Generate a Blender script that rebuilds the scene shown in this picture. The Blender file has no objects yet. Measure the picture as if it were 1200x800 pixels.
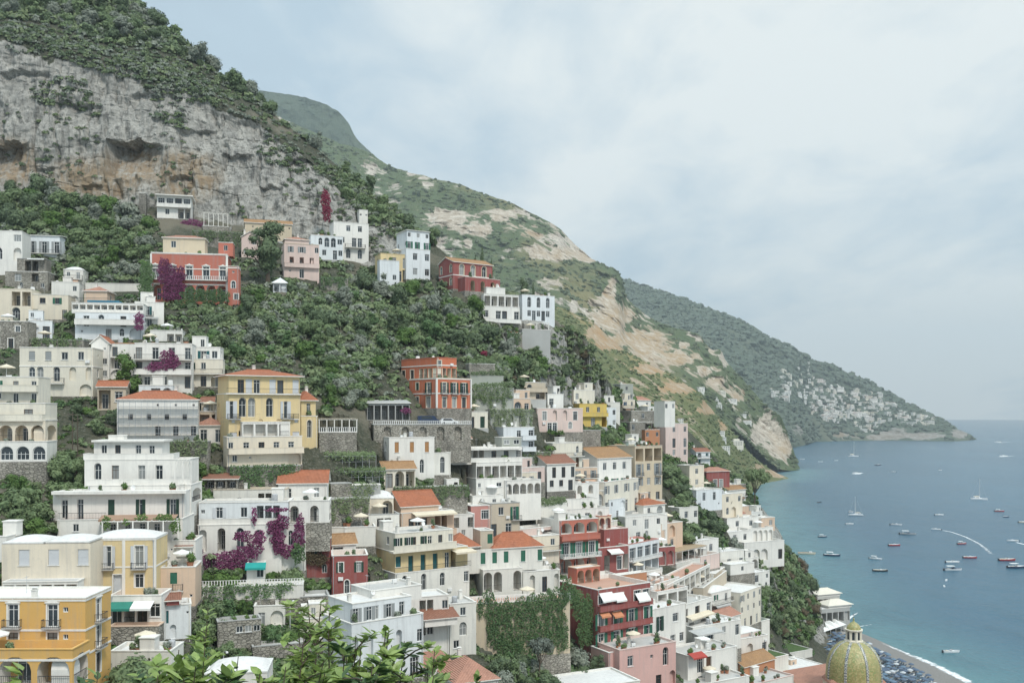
import bpy, bmesh, math, random
import numpy as np
from mathutils import Vector, Matrix, geometry
from mathutils.bvhtree import BVHTree
FL, EYE, V0 = 1100.0, 90.0, 484.0      # focal length in photo pixels, eye height above the sea, eye-level row
R = math.radians
rng = random.Random(7)
C = bpy.context.scene.collection
def P(u, v, Y):
    return Vector(((u-600)/FL*Y, Y, EYE+(V0-v)/FL*Y))
def seaY(v): return FL*EYE/(v-V0)
def proj(p): return (600+FL*p[0]/p[1], V0-(p[2]-EYE)*FL/p[1])

# ---------------------------------------------------------------- objects
def tag(o, label=None, cat=None, group=None, kind=None):
    if label: o['label'] = label
    if cat: o['category'] = cat
    if group: o['group'] = group
    if kind: o['kind'] = kind
    return o
def empty(name, loc, rz=0.0, label=None, cat=None, group=None):
    o = bpy.data.objects.new(name, None); C.objects.link(o)
    o.empty_display_size = .2
    o.location = loc; o.rotation_euler = (0, 0, rz)
    return tag(o, label, cat, group)
def link(name, me, parent=None, loc=None, rz=0.0):
    o = bpy.data.objects.new(name, me); C.objects.link(o)
    if parent: o.parent = parent
    if loc is not None: o.location = loc
    if rz: o.rotation_euler = (0, 0, rz)
    return o
def np_mesh(name, verts, quads=None, tris=None, mats=(), smooth=False, midx=None):
    me = bpy.data.meshes.new(name)
    verts = np.asarray(verts, np.float32); me.vertices.add(len(verts)); me.vertices.foreach_set('co', verts.ravel())
    loops = []; starts = []; n = 0
    if quads is not None and len(quads):
        q = np.asarray(quads, np.int32); loops.append(q.ravel()); starts.append(np.arange(len(q))*4); n = len(q)*4
    if tris is not None and len(tris):
        t = np.asarray(tris, np.int32); loops.append(t.ravel()); starts.append(n+np.arange(len(t))*3)
    loops = np.concatenate(loops).astype(np.int32); starts = np.concatenate(starts).astype(np.int32)
    me.loops.add(len(loops)); me.loops.foreach_set('vertex_index', loops)
    me.polygons.add(len(starts)); me.polygons.foreach_set('loop_start', starts)
    if midx is not None: me.polygons.foreach_set('material_index', np.asarray(midx, np.int32))
    me.polygons.foreach_set('use_smooth', np.full(len(starts), smooth))
    for m in mats: me.materials.append(m)
    me.update(calc_edges=True)
    return me
class MB:
    """collects quads / polygons / boxes / tubes into one mesh"""
    def __init__(s): s.v = []; s.f = []; s.mi = []
    def poly(s, pts, m=0):
        i = len(s.v); s.v += [tuple(p) for p in pts]; s.f.append(tuple(range(i, i+len(pts)))); s.mi.append(m)
    def tri_ix(s, pts, tris, m=0):
        i = len(s.v); s.v += [tuple(p) for p in pts]
        for t in tris: s.f.append(tuple(i+k for k in t)); s.mi.append(m)
    def box(s, x0, x1, y0, y1, z0, z1, m=0):
        i = len(s.v)
        s.v += [(x0,y0,z0),(x1,y0,z0),(x1,y1,z0),(x0,y1,z0),(x0,y0,z1),(x1,y0,z1),(x1,y1,z1),(x0,y1,z1)]
        for q in ((0,3,2,1),(4,5,6,7),(0,1,5,4),(1,2,6,5),(2,3,7,6),(3,0,4,7)):
            s.f.append(tuple(i+k for k in q)); s.mi.append(m)
    def tube(s, pts, rad, n=6, m=0, cap=True):
        pts = [Vector(p) for p in pts]
        if not isinstance(rad, (list, tuple)): rad = [rad]*len(pts)
        base = len(s.v)
        for k, p in enumerate(pts):
            a = pts[min(k+1, len(pts)-1)]-pts[max(k-1, 0)]
            a.normalize()
            t = Vector((1,0,0)) if abs(a.x) < .8 else Vector((0,1,0))
            e1 = a.cross(t).normalized(); e2 = a.cross(e1)
            for j in range(n):
                w = 2*math.pi*j/n
                s.v.append(tuple(p+(e1*math.cos(w)+e2*math.sin(w))*rad[k]))
        for k in range(len(pts)-1):
            for j in range(n):
                a0 = base+k*n+j; a1 = base+k*n+(j+1) % n
                s.f.append((a0, a1, a1+n, a0+n)); s.mi.append(m)
        if cap:
            s.f.append(tuple(base+j for j in reversed(range(n)))); s.mi.append(m)
            s.f.append(tuple(base+(len(pts)-1)*n+j for j in range(n))); s.mi.append(m)
    def lathe(s, prof, n=12, c=(0,0), m=0):
        base = len(s.v)
        for r, z in prof:
            for j in range(n):
                w = 2*math.pi*j/n; s.v.append((c[0]+r*math.cos(w), c[1]+r*math.sin(w), z))
        for k in range(len(prof)-1):
            for j in range(n):
                a0 = base+k*n+j; a1 = base+k*n+(j+1) % n
                s.f.append((a0, a1, a1+n, a0+n)); s.mi.append(m)
    def mesh(s, name, mats, smooth=False):
        me = bpy.data.meshes.new(name); me.from_pydata(s.v, [], s.f)
        if not isinstance(mats, (list, tuple)): mats = [mats]
        for m in mats: me.materials.append(m)
        if len(mats) > 1: me.polygons.foreach_set('material_index', s.mi)
        if smooth: me.polygons.foreach_set('use_smooth', [True]*len(s.f))
        me.update()
        return me
    def build(s, name, mats, parent=None, loc=None, rz=0.0, smooth=False):
        return link(name, s.mesh(name, mats, smooth), parent, loc, rz)

# ---------------------------------------------------------------- noise
def vnoise(p, seed=0):
    p = np.asarray(p, np.float64); i = np.floor(p).astype(np.int64); f = p-i; f = f*f*(3-2*f)
    def h(ix, iy, iz):
        n = (ix*374761393+iy*668265263+iz*2147483647+seed*974711) & 0xffffffff
        n = ((n ^ (n >> 13))*1274126177) & 0xffffffff
        n = (n ^ (n >> 16)) & 0xffff
        return n/65535.0
    r = 0
    for dx in (0, 1):
        wx = f[:, 0] if dx else 1-f[:, 0]
        for dy in (0, 1):
            wy = f[:, 1] if dy else 1-f[:, 1]
            for dz in (0, 1):
                wz = f[:, 2] if dz else 1-f[:, 2]
                r = r+wx*wy*wz*h(i[:, 0]+dx, i[:, 1]+dy, i[:, 2]+dz)
    return r*2-1
def fbm(p, octv=4, seed=0, gain=.5):
    p = np.asarray(p, np.float64); a = 1.0; s = 0; t = 0
    for k in range(octv):
        s = s+a*vnoise(p*(2.03**k)+17.3*k, seed+k); t += a; a *= gain
    return s/t

# ---------------------------------------------------------------- materials
class NT:
    def __init__(s, name, world=False):
        if world:
            s.m = bpy.data.worlds.new(name); s.m.use_nodes = True
        else:
            s.m = bpy.data.materials.new(name); s.m.use_nodes = True
        s.t = s.m.node_tree; s.t.nodes.clear()
    def n(s, kind, **kw):
        nd = s.t.nodes.new('ShaderNode'+kind)
        for k, v in kw.items():
            if k.startswith('_'): setattr(nd, k[1:], v)
            else:
                key = int(k[1:]) if k[0] == 'i' and k[1:].isdigit() else k.replace('__', ' ')
                s.set(nd.inputs[key], v)
        return nd
    def set(s, inp, v):
        if isinstance(v, bpy.types.NodeSocket): s.t.links.new(v, inp)
        elif isinstance(v, bpy.types.Node): s.t.links.new(v.outputs[0], inp)
        else:
            if isinstance(v, (tuple, list)) and inp.type == 'RGBA' and len(v) == 3: v = (*v, 1)
            inp.default_value = v
    def math(s, op, a, b=0.0, clamp=False): return s.n('Math', _operation=op, _use_clamp=clamp, i0=a, i1=b).outputs[0]
    def noise(s, vec, scale, detail=4, rough=.55, dist=0.0): return s.n('TexNoise', Vector=vec, Scale=scale, Detail=detail, Roughness=rough, Distortion=dist).outputs[0]
    def mapping(s, vec, sc=(1,1,1), rot=(0,0,0)): return s.n('Mapping', Vector=vec, Scale=sc, Rotation=rot).outputs[0]
    def ramp(s, fac, lo, hi, a=0.0, b=1.0): return s.n('MapRange', Value=fac, i1=lo, i2=hi, i3=a, i4=b).outputs[0]
    def mix(s, f, a, b, mode='MIX'):
        nd = s.t.nodes.new('ShaderNodeMix'); nd.data_type = 'RGBA'; nd.blend_type = mode
        s.set(nd.inputs[0], f); s.set(nd.inputs[6], a); s.set(nd.inputs[7], b)
        return nd.outputs[2]
    def pos(s): return s.n('NewGeometry').outputs['Position']
    def attr(s, name): return s.n('Attribute', _attribute_name=name)
    def out(s, col, rough=.8, bump=None, bd=.1, bs=1.0, spec=.3, metal=0.0, **kw):
        b = s.n('BsdfPrincipled'); s.set(b.inputs['Base Color'], col); s.set(b.inputs['Roughness'], rough)
        b.inputs['Specular IOR Level'].default_value = spec; b.inputs['Metallic'].default_value = metal
        for k, v in kw.items(): s.set(b.inputs[k.replace('__', ' ')], v)
        if bump is not None:
            bp = s.n('Bump', Strength=bs, Distance=bd, Height=bump); s.t.links.new(bp.outputs[0], b.inputs['Normal'])
        o = s.n('OutputMaterial'); s.t.links.new(b.outputs[0], o.inputs['Surface'])
        return s.m
_M = {}
def stucco(name, col, dirt=.35, rough=.85):
    """painted render: faint blotches, rain streaks, peeled patches"""
    if name in _M: return _M[name]
    t = NT(name); p = t.pos()
    big = t.noise(p, .22, 5, .6); fine = t.noise(p, 2.2, 4, .6)
    st = t.noise(t.mapping(p, (1.6, 1.6, .12)), 1.0, 4, .6)
    c = t.mix(t.ramp(big, .38, .66, 0, .45), col, tuple(x*.80 for x in col))
    grey = tuple(.55*x+.45*.30 for x in col)
    c = t.mix(t.ramp(st, .49, .68, 0, dirt*1.15), c, grey)
    c = t.mix(t.ramp(fine, .55, .68, 0, dirt*.6), c, tuple(.6*x+.1 for x in col))
    _M[name] = t.out(c, rough, bump=fine, bd=.03, bs=.5, spec=.25); return _M[name]
def plain(name, col, rough=.6, var=.2, scale=3.0, metal=0.0, spec=.4):
    if name in _M: return _M[name]
    t = NT(name); p = t.pos(); n = t.noise(p, scale, 4)
    c = t.mix(t.ramp(n, .3, .75, 0, 1), tuple(min(1, x*(1+var*.5)) for x in col), tuple(x*(1-var) for x in col))
    _M[name] = t.out(c, rough, metal=metal, spec=spec); return _M[name]
def glass(name, col=(.018, .024, .028)):
    if name in _M: return _M[name]
    t = NT(name); oi = t.n('ObjectInfo').outputs['Random']
    c = t.mix(t.ramp(oi, .2, .75, 0, 1), col, tuple(x*2.6+.015 for x in col)); c = t.mix(t.ramp(oi, .80, .82, 0, .8), c, (.30, .31, .30))
    _M[name] = t.out(c, .12, spec=.5); return _M[name]
def tiles(name, col=(.42, .15, .075)):
    """terracotta pantiles: rows down the slope, patchy lichen"""
    if name in _M: return _M[name]
    t = NT(name); p = t.n('TexCoord').outputs['Object']; w = t.pos()
    w1 = t.n('TexWave', _bands_direction='X', Vector=p, Scale=1.25, Distortion=.6, Detail=1.0).outputs[0]
    w2 = t.n('TexWave', _bands_direction='Y', Vector=p, Scale=.8, Distortion=1.0, Detail=1.0).outputs[0]
    big = t.noise(w, .5, 5); cell = t.n('TexVoronoi', Vector=p, Scale=2.6).outputs['Color']
    c = t.mix(t.ramp(big, .35, .7, 0, .7), col, tuple(x*.62+.03 for x in col))
    c = t.mix(.25, c, t.mix(cell, tuple(x*.7 for x in col), tuple(min(1, x*1.5+.05) for x in col)))
    c = t.mix(t.ramp(w1, .1, .45, .45, 0), c, tuple(x*.4 for x in col))
    h = t.math('ADD', w1, t.math('MULTIPLY', w2, .4))
    _M[name] = t.out(c, .85, bump=h, bd=.08, bs=.8); return _M[name]
def stonewall(name, a=(.34, .32, .28), b=(.16, .15, .13), scale=1.6):
    if name in _M: return _M[name]
    t = NT(name); p = t.pos(); d = t.noise(p, 1.5, 3)
    vo = t.n('TexVoronoi', Vector=t.mapping(p, (1, 1, 1.5)), Scale=scale, Randomness=.9)
    ed = t.n('TexVoronoi', _feature='DISTANCE_TO_EDGE', Vector=t.mapping(p, (1, 1, 1.5)), Scale=scale, Randomness=.9).outputs[0]
    n = t.noise(p, .3, 5, .65); f = t.noise(p, 6, 4)
    c = t.mix(vo.outputs['Color'], a, tuple(x*.62 for x in a))
    c = t.mix(t.ramp(n, .42, .68, 0, .75), c, b)
    c = t.mix(t.ramp(ed, 0, .07, .75, 0), c, tuple(x*.5 for x in b))
    c = t.mix(t.ramp(d, .6, .75, 0, .5), c, (.09, .12, .06))
    _M[name] = t.out(c, .95, bump=t.math('ADD', t.ramp(ed, 0, .12), t.math('MULTIPLY', f, .5)), bd=.12, bs=.9, spec=.15); return _M[name]
def shutter_mat(name, col):
    if name in _M: return _M[name]
    t = NT(name); p = t.n('TexCoord').outputs['Object']
    w = t.n('TexWave', _bands_direction='Z', Vector=p, Scale=3.2).outputs[0]
    c = t.mix(t.ramp(w, .2, .8), tuple(x*.65 for x in col), col)
    c = t.mix(t.ramp(t.noise(t.pos(), 2.0), .5, .75, 0, .4), c, tuple(x*.7+.05 for x in col))
    _M[name] = t.out(c, .6, bump=w, bd=.02); return _M[name]
# ================================================================ world, sun, air
def build_world():
    t = NT('World', world=True); bpy.context.scene.world = t.m
    d = t.n('TexCoord').outputs['Generated']
    sky = t.n('TexSky', _sky_type='NISHITA', _sun_disc=False, _sun_elevation=SUN_EL, _sun_rotation=SUN_ROT, _air_density=1.0, _dust_density=2.0)
    sep = t.n('SeparateXYZ', Vector=d); z = sep.outputs[2]
    # flat layers of cloud: coordinates on a plane overhead, so that they thin out towards the horizon
    zc = t.math('MAXIMUM', t.math('ADD', z, .16), .03)
    cl = t.n('CombineXYZ', X=t.math('DIVIDE', sep.outputs[0], zc), Y=t.math('DIVIDE', sep.outputs[1], zc), Z=0.0)
    n1 = t.noise(t.mapping(cl, (1.0, .62, 1)), .8, 9, .54, .3)
    n2 = t.noise(t.mapping(cl, (2.2, 1.3, 1)), 1.9, 9, .6, .5)
    n3 = t.noise(t.mapping(d, (1, 1, 2.2)), 2.1, 6, .5, .3)
    f = t.math('ADD', t.math('MULTIPLY', n1, .50), t.math('ADD', t.math('MULTIPLY', n2, .24), t.math('MULTIPLY', n3, .26)))
    # the thick bright bank lies to the upper right, thinner greyer layers to the left and low down
    bank = t.n('VectorMath', _operation='DISTANCE', i0=d, i1=(.36, .80, .44)).outputs['Value']
    f = t.math('ADD', f, t.ramp(bank, .05, .62, .10, -.065))
    low = t.n('VectorMath', _operation='DISTANCE', i0=t.mapping(d, (1, 1, 2.4)), i1=(.40, .91, .14)).outputs['Value']
    f = t.math('ADD', f, t.ramp(low, .03, .32, .13, 0))
    m = t.ramp(f, .43, .56)
    col = t.mix(m, (.335, .425, .485), (.585, .615, .60))
    col = t.mix(t.ramp(f, .36, .43, .5, 0), col, (.295, .37, .43))
    up = t.ramp(z, .42, .95, 1.0, CLOUD_TOP)          # overcast sky is brightest overhead
    bgc = t.n('Background', Color=col, Strength=up)
    bgs = t.n('Background', Color=sky, Strength=.10)
    mx = t.n('MixShader', Fac=.90, i1=bgs, i2=bgc)
    o = t.n('OutputWorld'); t.t.links.new(mx.outputs[0], o.inputs[0])
SUN_EL, SUN_AZ = R(52), R(150)      # azimuth clockwise from the view direction: behind the camera, to the right
SUN_ROT = SUN_AZ
CLOUD_TOP = 2.25
build_world()
L = bpy.data.lights.new('sun', 'SUN'); L.energy = 1.5; L.angle = R(10); L.color = (1, .95, .87)
so = bpy.data.objects.new('sun', L); C.objects.link(so)
sd = Vector((math.sin(SUN_AZ)*math.cos(SUN_EL), math.cos(SUN_AZ)*math.cos(SUN_EL), math.sin(SUN_EL)))
so.rotation_euler = (-sd).to_track_quat('-Z', 'Y').to_euler(); so.location = (60, -60, 260)

# ================================================================ near hill with cliff
ROWF = [(3.0, 1.65), (14, 7.5), (62, 40)]         # depth, metres below the eye: the slope under the viewer
HC = {  # u: rows 3..12 as (depth, photo row) or ('z', depth, height)
 -420: [(105,860),(122,730),(140,630),(162,530),(190,440),(232,360),(280,240),(288,130),(296,50),(345,-60),(460,-190)],
 -150: [(105,855),(122,735),(142,625),(165,520),(192,430),(238,350),(288,228),(295,130),(303,45),(345,-45),(455,-170)],
 0:   [(108,850),(126,735),(146,600),(172,500),(198,425),(240,345),(292,222),(299,130),(307,38),(345,-30),(455,-150)],
 100: [(112,850),(132,745),(153,605),(176,505),(202,425),(245,345),(296,240),(302,150),(311,66),(347,0),(450,-110)],
 165: [(114,850),(135,745),(156,605),(179,505),(203,425),(243,345),(298,243),(304,160),(314,80),(345,20),(430,10)],
 200: [(116,850),(138,750),(158,610),(181,510),(204,425),(240,350),(299,246),(305,165),(316,88),(341,36),(420,65)],
 250: [(120,850),(142,750),(162,620),(183,525),(206,435),(242,350),(301,258),(308,185),(319,115),(341,82),(420,115)],
 300: [(125,850),(148,745),(168,625),(183,538),(207,440),(243,350),(303,266),(310,195),(321,142),(341,118),(420,155)],
 350: [(130,850),(152,735),(172,625),(187,535),(210,440),(243,360),(301,276),(309,220),(321,180),(336,155),(420,195)],
 400: [(132,850),(155,735),(176,632),(195,522),(215,440),(246,370),(299,294),(309,248),(321,215),(333,196),(420,235)],
 450: [(135,850),(160,735),(182,632),(206,518),(222,450),(250,385),(287,320),(301,280),(313,250),(323,238),(420,285)],
 500: [(140,850),(170,735),(190,632),(212,520),(226,470),(252,395),(279,338),(293,310),(304,290),(313,278),(420,335)],
 550: [(145,850),(172,742),(195,642),(220,525),(234,475),(257,410),(276,348),(286,336),(293,328),(301,320),(420,385)],
 600: [(150,850),(180,742),(205,642),(232,528),(246,480),(262,425),(281,380),(288,362),(295,352),(301,347),(420,445)],
 650: [(155,850),(190,742),(215,642),(246,535),(258,495),(275,470),(280,425),(286,392),(292,380),(298,374),(420,465)],
 690: [(160,850),(200,742),(230,642),(268,540),(288,502),(302,482),(305,440),(308,412),(311,402),(315,398),(420,485)],
 712: [(162,850),(205,742),(235,642),(274,546),(296,508),(312,492),(321,472),(324,458),(327,448),(333,446),(420,495)],
 740: [(170,850),(212,738),(245,642),(283,552),(305,522),(328,502),(347,488),(362,478),(382,470),(402,467),(480,512)],
 800: [(180,850),(225,738),(262,645),(308,572),(330,548),(360,527),(386,512),(402,504),(417,501),(432,500),(520,542)],
 850: [(195,850),(238,742),(275,665),(318,607),(338,588),(360,572),(385,557),(400,550),(415,547),(430,547),(520,602)],
 890: [(210,850),(245,768),(290,700),(318,652),(332,632),(346,612),(360,600),(370,592),(378,590),(385,592),(425,705)],
 915: [(218,850),(252,788),(305,732),(326,690),(336,670),(346,652),(356,635),(362,625),(367,622),(372,626),(400,722)],
 930: [(225,850),(260,798),(312,750),(328,722),(338,702),(347,685),(354,670),(361,660),(367,656),(373,660),(398,728)],
 960: [(230,850),(270,808),(315,772),(345,752),(356,738),(362,724),(367,712),(372,702),(378,697),(384,700),(402,736)],
 973: [('z',233,19),('z',276,8),('z',318,3.6),('z',345,3.2),('z',358,3.4),('z',368,4.5),('z',376,5.5),('z',384,4.5),('z',391,2.0),('z',398,-.6),('z',412,-4)],
 1000:[('z',235,19),('z',285,5),('z',312,3.4),('z',335,2.7),('z',348,2.3),('z',360,1.9),('z',370,1.5),('z',379,1.0),('z',388,.3),('z',398,-.8),('z',430,-4)],
 1060:[('z',235,19),('z',275,4),('z',295,3.2),('z',310,2.5),('z',320,2.0),('z',330,1.6),('z',338,1.1),('z',346,.6),('z',352,.2),('z',362,-.8),('z',390,-4)],
 1130:[('z',225,17),('z',255,4),('z',272,2.8),('z',284,2.2),('z',292,1.8),('z',299,1.4),('z',305,1.0),('z',311,.5),('z',316,.15),('z',324,-.8),('z',350,-4)],
 1200:[('z',205,16),('z',232,4),('z',246,2.8),('z',257,2.2),('z',264,1.8),('z',270,1.4),('z',275,1.0),('z',280,.5),('z',284,.1),('z',292,-.8),('z',320,-4)],
 1500:[('z',120,10),('z',140,4),('z',150,2.8),('z',158,2.2),('z',164,1.8),('z',169,1.4),('z',174,1.0),('z',178,.5),('z',182,.1),('z',190,-.8),('z',215,-4)],
}
def smooth1(a, k):
    for _ in range(k): a[1:-1] = .25*a[:-2]+.5*a[1:-1]+.25*a[2:]
    return a
def build_hill():
    us = sorted(HC)
    rows = []
    for u in us:
        r = [(Y, EYE-dz) for Y, dz in ROWF]
        for e in HC[u]:
            if e[0] == 'z': r.append((e[1], e[2]))
            else: r.append((e[0], EYE+(V0-e[1])/FL*e[0]))
        last = r[-1]; r.append((last[0]+260, min(-25.0, last[1]-150)))
        rows.append(r)
    A = np.array(rows)                                    # col, row, (Y, z)
    ucol = np.concatenate([np.arange(-420, -20, 8), np.arange(-20, 1000, 2.0), np.arange(1000, 1500, 5)])
    B = np.empty((len(ucol), A.shape[1], 2))
    for r in range(A.shape[1]):
        for k in range(2): B[:, r, k] = smooth1(np.interp(ucol, us, A[:, r, k]), 4)
    sub = [4, 8, 10, 26, 34, 34, 34, 44, 56, 66, 60, 24, 10, 6]
    t = np.concatenate([k+np.arange(n)/n for k, n in enumerate(sub)]+[[len(sub)]])
    D = np.empty((len(ucol), len(t), 2))
    ti = np.minimum(t.astype(int), len(sub)-1); tf = (t-ti)[None, :, None]
    D = B[:, ti]*(1-tf)+B[:, ti+1]*tf
    Y = D[..., 0]; Z = D[..., 1]; U = np.broadcast_to(ucol[:, None], Y.shape); T = np.broadcast_to(t[None], Y.shape)
    X = (U-600)/FL*Y
    p = np.stack([X, Y, Z], -1).reshape(-1, 3)
    Uf = U.ravel(); Tf = T.ravel()
    v_px = V0-(p[:, 2]-EYE)*FL/p[:, 1]
    # how much of a cliff each spot is: rows 8..10 on the left, all steep rock at the spur and the sea cliff
    nb_ = fbm(p/11.0, 3, 61)
    cl = np.clip((Tf-8.9)/.25, 0, 1)*np.clip((11.05+.35*nb_-Tf)/.35, 0, 1)*np.clip((520+60*nb_-Uf)/60, 0, 1)
    sp = np.clip((Uf-560)/60, 0, 1)*np.clip((722-Uf)/12, 0, 1)*np.clip((Tf-7.9)/.3, 0, 1)*np.clip((11-Tf)/.7, 0, 1)
    se = np.clip((Uf-880)/25, 0, 1)*np.clip((972-Uf)/12, 0, 1)*np.clip((Tf-5.6)/.6, 0, 1)
    rock = np.maximum(np.maximum(cl, sp), se*.8)
    n_big = fbm(p/28.0, 4, 3); n_mid = fbm(p*np.array([1, 1, .35])/5.5, 4, 9); n_fin = fbm(p/1.7, 3, 21)
    led = fbm(p*np.array([.12, .12, 1.0])/5.0, 3, 33)
    colm = fbm(p*np.array([1, .4, .13])/3.4, 4, 41)
    dY = rock*(3.4*n_big+2.4*np.abs(n_mid)+.7*n_fin+.9*led+2.3*np.abs(colm))
    # overhangs: a ragged lip with the rock cut back beneath it, running out downwards and to the right
    for u0, u1, vt, vb, dep in ((122, 192, 164, 208, 8), (-20, 33, 166, 206, 7), (196, 226, 204, 232, 4), (40, 66, 198, 214, 2.5), (205, 262, 150, 186, 2.5), (255, 300, 178, 214, 3), (330, 372, 184, 224, 3), (300, 330, 214, 244, 2.5), (60, 118, 120, 150, 2.5), (0, 60, 84, 112, 2.5), (150, 200, 108, 130, 2), (92, 125, 216, 234, 2)):
        top = vt+5.0*fbm(np.stack([Uf/9.0, Uf*0+vt, Uf*0], -1), 3, 71)+2.5*n_fin
        hor = np.clip((Uf-u0)/3.5, 0, 1)*np.clip((u1-Uf)/(.38*(u1-u0)), 0, 1)
        ver = np.clip((v_px-top)/2.2, 0, 1)*np.clip(1-(v_px-top)/(vb-vt), 0, 1)**.65
        dY = dY+np.where(cl > .3, dep*hor*ver*(1+.35*n_mid), 0)
    crk = np.clip(.10-np.abs(fbm(p*np.array([1, .5, .22])/6.5, 3, 81)), 0, .1)/.1; crk2 = np.clip(.07-np.abs(fbm(p*np.array([.25, .3, 1.0])/5.5, 3, 83)), 0, .07)/.07
    dY = dY+rock*(1.3*crk+0.5*crk2)
    soft = (1-rock)*np.clip((Y.ravel()-70)/60, 0, 1)*np.clip((965-Uf)/20, 0, 1)
    p[:, 2] += soft*(1.0*fbm(p/14.0, 3, 5)+.35*fbm(p/3.0, 2, 6))-.2*soft
    k = (p[:, 1]+dY)/p[:, 1]
    p[:, 0] *= 1; p[:, 1] += dY
    nx, ny = Y.shape
    idx = np.arange(nx*ny).reshape(nx, ny)
    q = np.stack([idx[:-1, :-1], idx[1:, :-1], idx[1:, 1:], idx[:-1, 1:]], -1).reshape(-1, 4)
    cave = np.zeros(len(p))
    for cu, cv, ru, rv in ((152, 192, 34, 26), (10, 190, 30, 28), (110, 210, 60, 26), (215, 205, 40, 30)):
        cave = np.maximum(cave, np.clip(1.3-np.sqrt(((Uf-cu)/ru)**2+((v_px-cv)/rv)**2), 0, 1))
    beach = np.clip((Uf-962)/20, 0, 1)*np.clip((5.0-p[:, 2])/2.0, 0, 1)
    town = np.clip((7.2-Tf)/1.0, 0, 1)*(1-beach)
    return p, q, rock, cave*cl, beach, town
hill_p, hill_q, hill_rock, hill_warm, hill_beach, hill_town = build_hill()

def rock_green(name, a_rock, a_rock2, a_warm, greens, dry, scale=1.0, streak=True, fine=1.0):
    """limestone and scrub: rock where the 'rock' attribute or the steepness says so, stains in vertical streaks"""
    t = NT(name); p = t.pos(); at = t.n('Attribute', _attribute_name='mask'); sep = t.n('SeparateColor', Color=at.outputs['Color'])
    ro, wa, be = sep.outputs[0], sep.outputs[1], sep.outputs[2]
    n1 = t.noise(p, .035*scale, 6, .6); n2 = t.noise(p, .25*scale, 6, .65); n3 = t.noise(p, 1.1*scale*fine, 5, .65)
    stv = t.noise(t.mapping(p, (.55*scale, .55*scale, .05*scale)), 1.0, 6, .65, .4)
    stf = t.noise(t.mapping(p, (1.9*scale, 1.9*scale, .13*scale)), 1.0, 5, .6, .3)
    bed = t.noise(t.mapping(p, (.03*scale, .03*scale, .42*scale)), 1.0, 5, .6, .6)
    c = t.mix(t.ramp(n2, .35, .68), a_rock, a_rock2)
    c = t.mix(t.ramp(n3, .5, .72, 0, .65), c, tuple(x*.42 for x in a_rock2))
    if streak:
        c = t.mix(t.ramp(stv, .50, .64, 0, .85), c, tuple(x*.46 for x in a_rock2))
        c = t.mix(t.ramp(stf, .56, .70, 0, .65), c, tuple(x*.42 for x in a_rock2))
        c = t.mix(t.ramp(stf, .30, .42, .45, 0), c, tuple(min(1, x*1.35) for x in a_rock))
    c = t.mix(t.ramp(bed, .60, .70, 0, .35), c, tuple(x*.45 for x in a_rock2))
    wm = t.math('MULTIPLY', t.ramp(wa, .05, .6), t.ramp(t.math('ADD', t.math('MULTIPLY', n2, .5), t.math('MULTIPLY', stv, .5)), .40, .56, .15, 1))
    c = t.mix(wm, c, t.mix(n3, a_warm, tuple(x*.55 for x in a_warm)))
    g = t.mix(t.ramp(n2, .3, .7), greens[0], greens[1])
    g = t.mix(t.ramp(n3, .42, .62, 0, .9), g, greens[2]); g = t.mix(t.ramp(t.noise(p, 2.6*scale*fine, 4, .7), .55, .7, 0, .7), g, a_rock2)
    g = t.mix(t.ramp(n1, .52, .66, 0, .75), g, dry)
    f = t.math('ADD', ro, t.math('ADD', t.math('MULTIPLY', t.math('SUBTRACT', n2, .5), 1.3), t.math('MULTIPLY', t.math('SUBTRACT', n1, .5), .8)))
    f = t.ramp(f, .46, .56)
    col = t.mix(f, g, c)
    h = t.math('ADD', t.math('MULTIPLY', n2, 1.0), t.math('ADD', t.math('MULTIPLY', n3, .5), t.math('MULTIPLY', stf, .3)))
    return t, col, h, be, p
t, col, h, be, p = rock_green('hill_ground', (.40, .385, .345), (.235, .23, .212), (.36, .275, .185), [(.062, .066, .044), (.10, .095, .070), (.040, .048, .032)], (.19, .17, .13))
sand = t.mix(t.noise(p, 2.0, 5), (.17, .16, .15), (.30, .29, .27))
col = t.mix(be, col, sand)
M_HILL = t.out(col, .95, bump=h, bd=.7, bs=.8, spec=.1)

def finish_hill():
    me = np_mesh('hillside', hill_p, quads=hill_q, mats=[M_HILL], smooth=False)
    ca = me.color_attributes.new('mask', 'FLOAT_COLOR', 'POINT')
    c = np.stack([np.clip(hill_rock*1.0+.12*(1-hill_town), 0, 1), hill_warm, hill_beach, np.ones(len(hill_p))], -1).astype(np.float32)
    ca.data.foreach_set('color', c.ravel())
    o = link('hillside', me); o['kind'] = 'structure'
    return o

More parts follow.
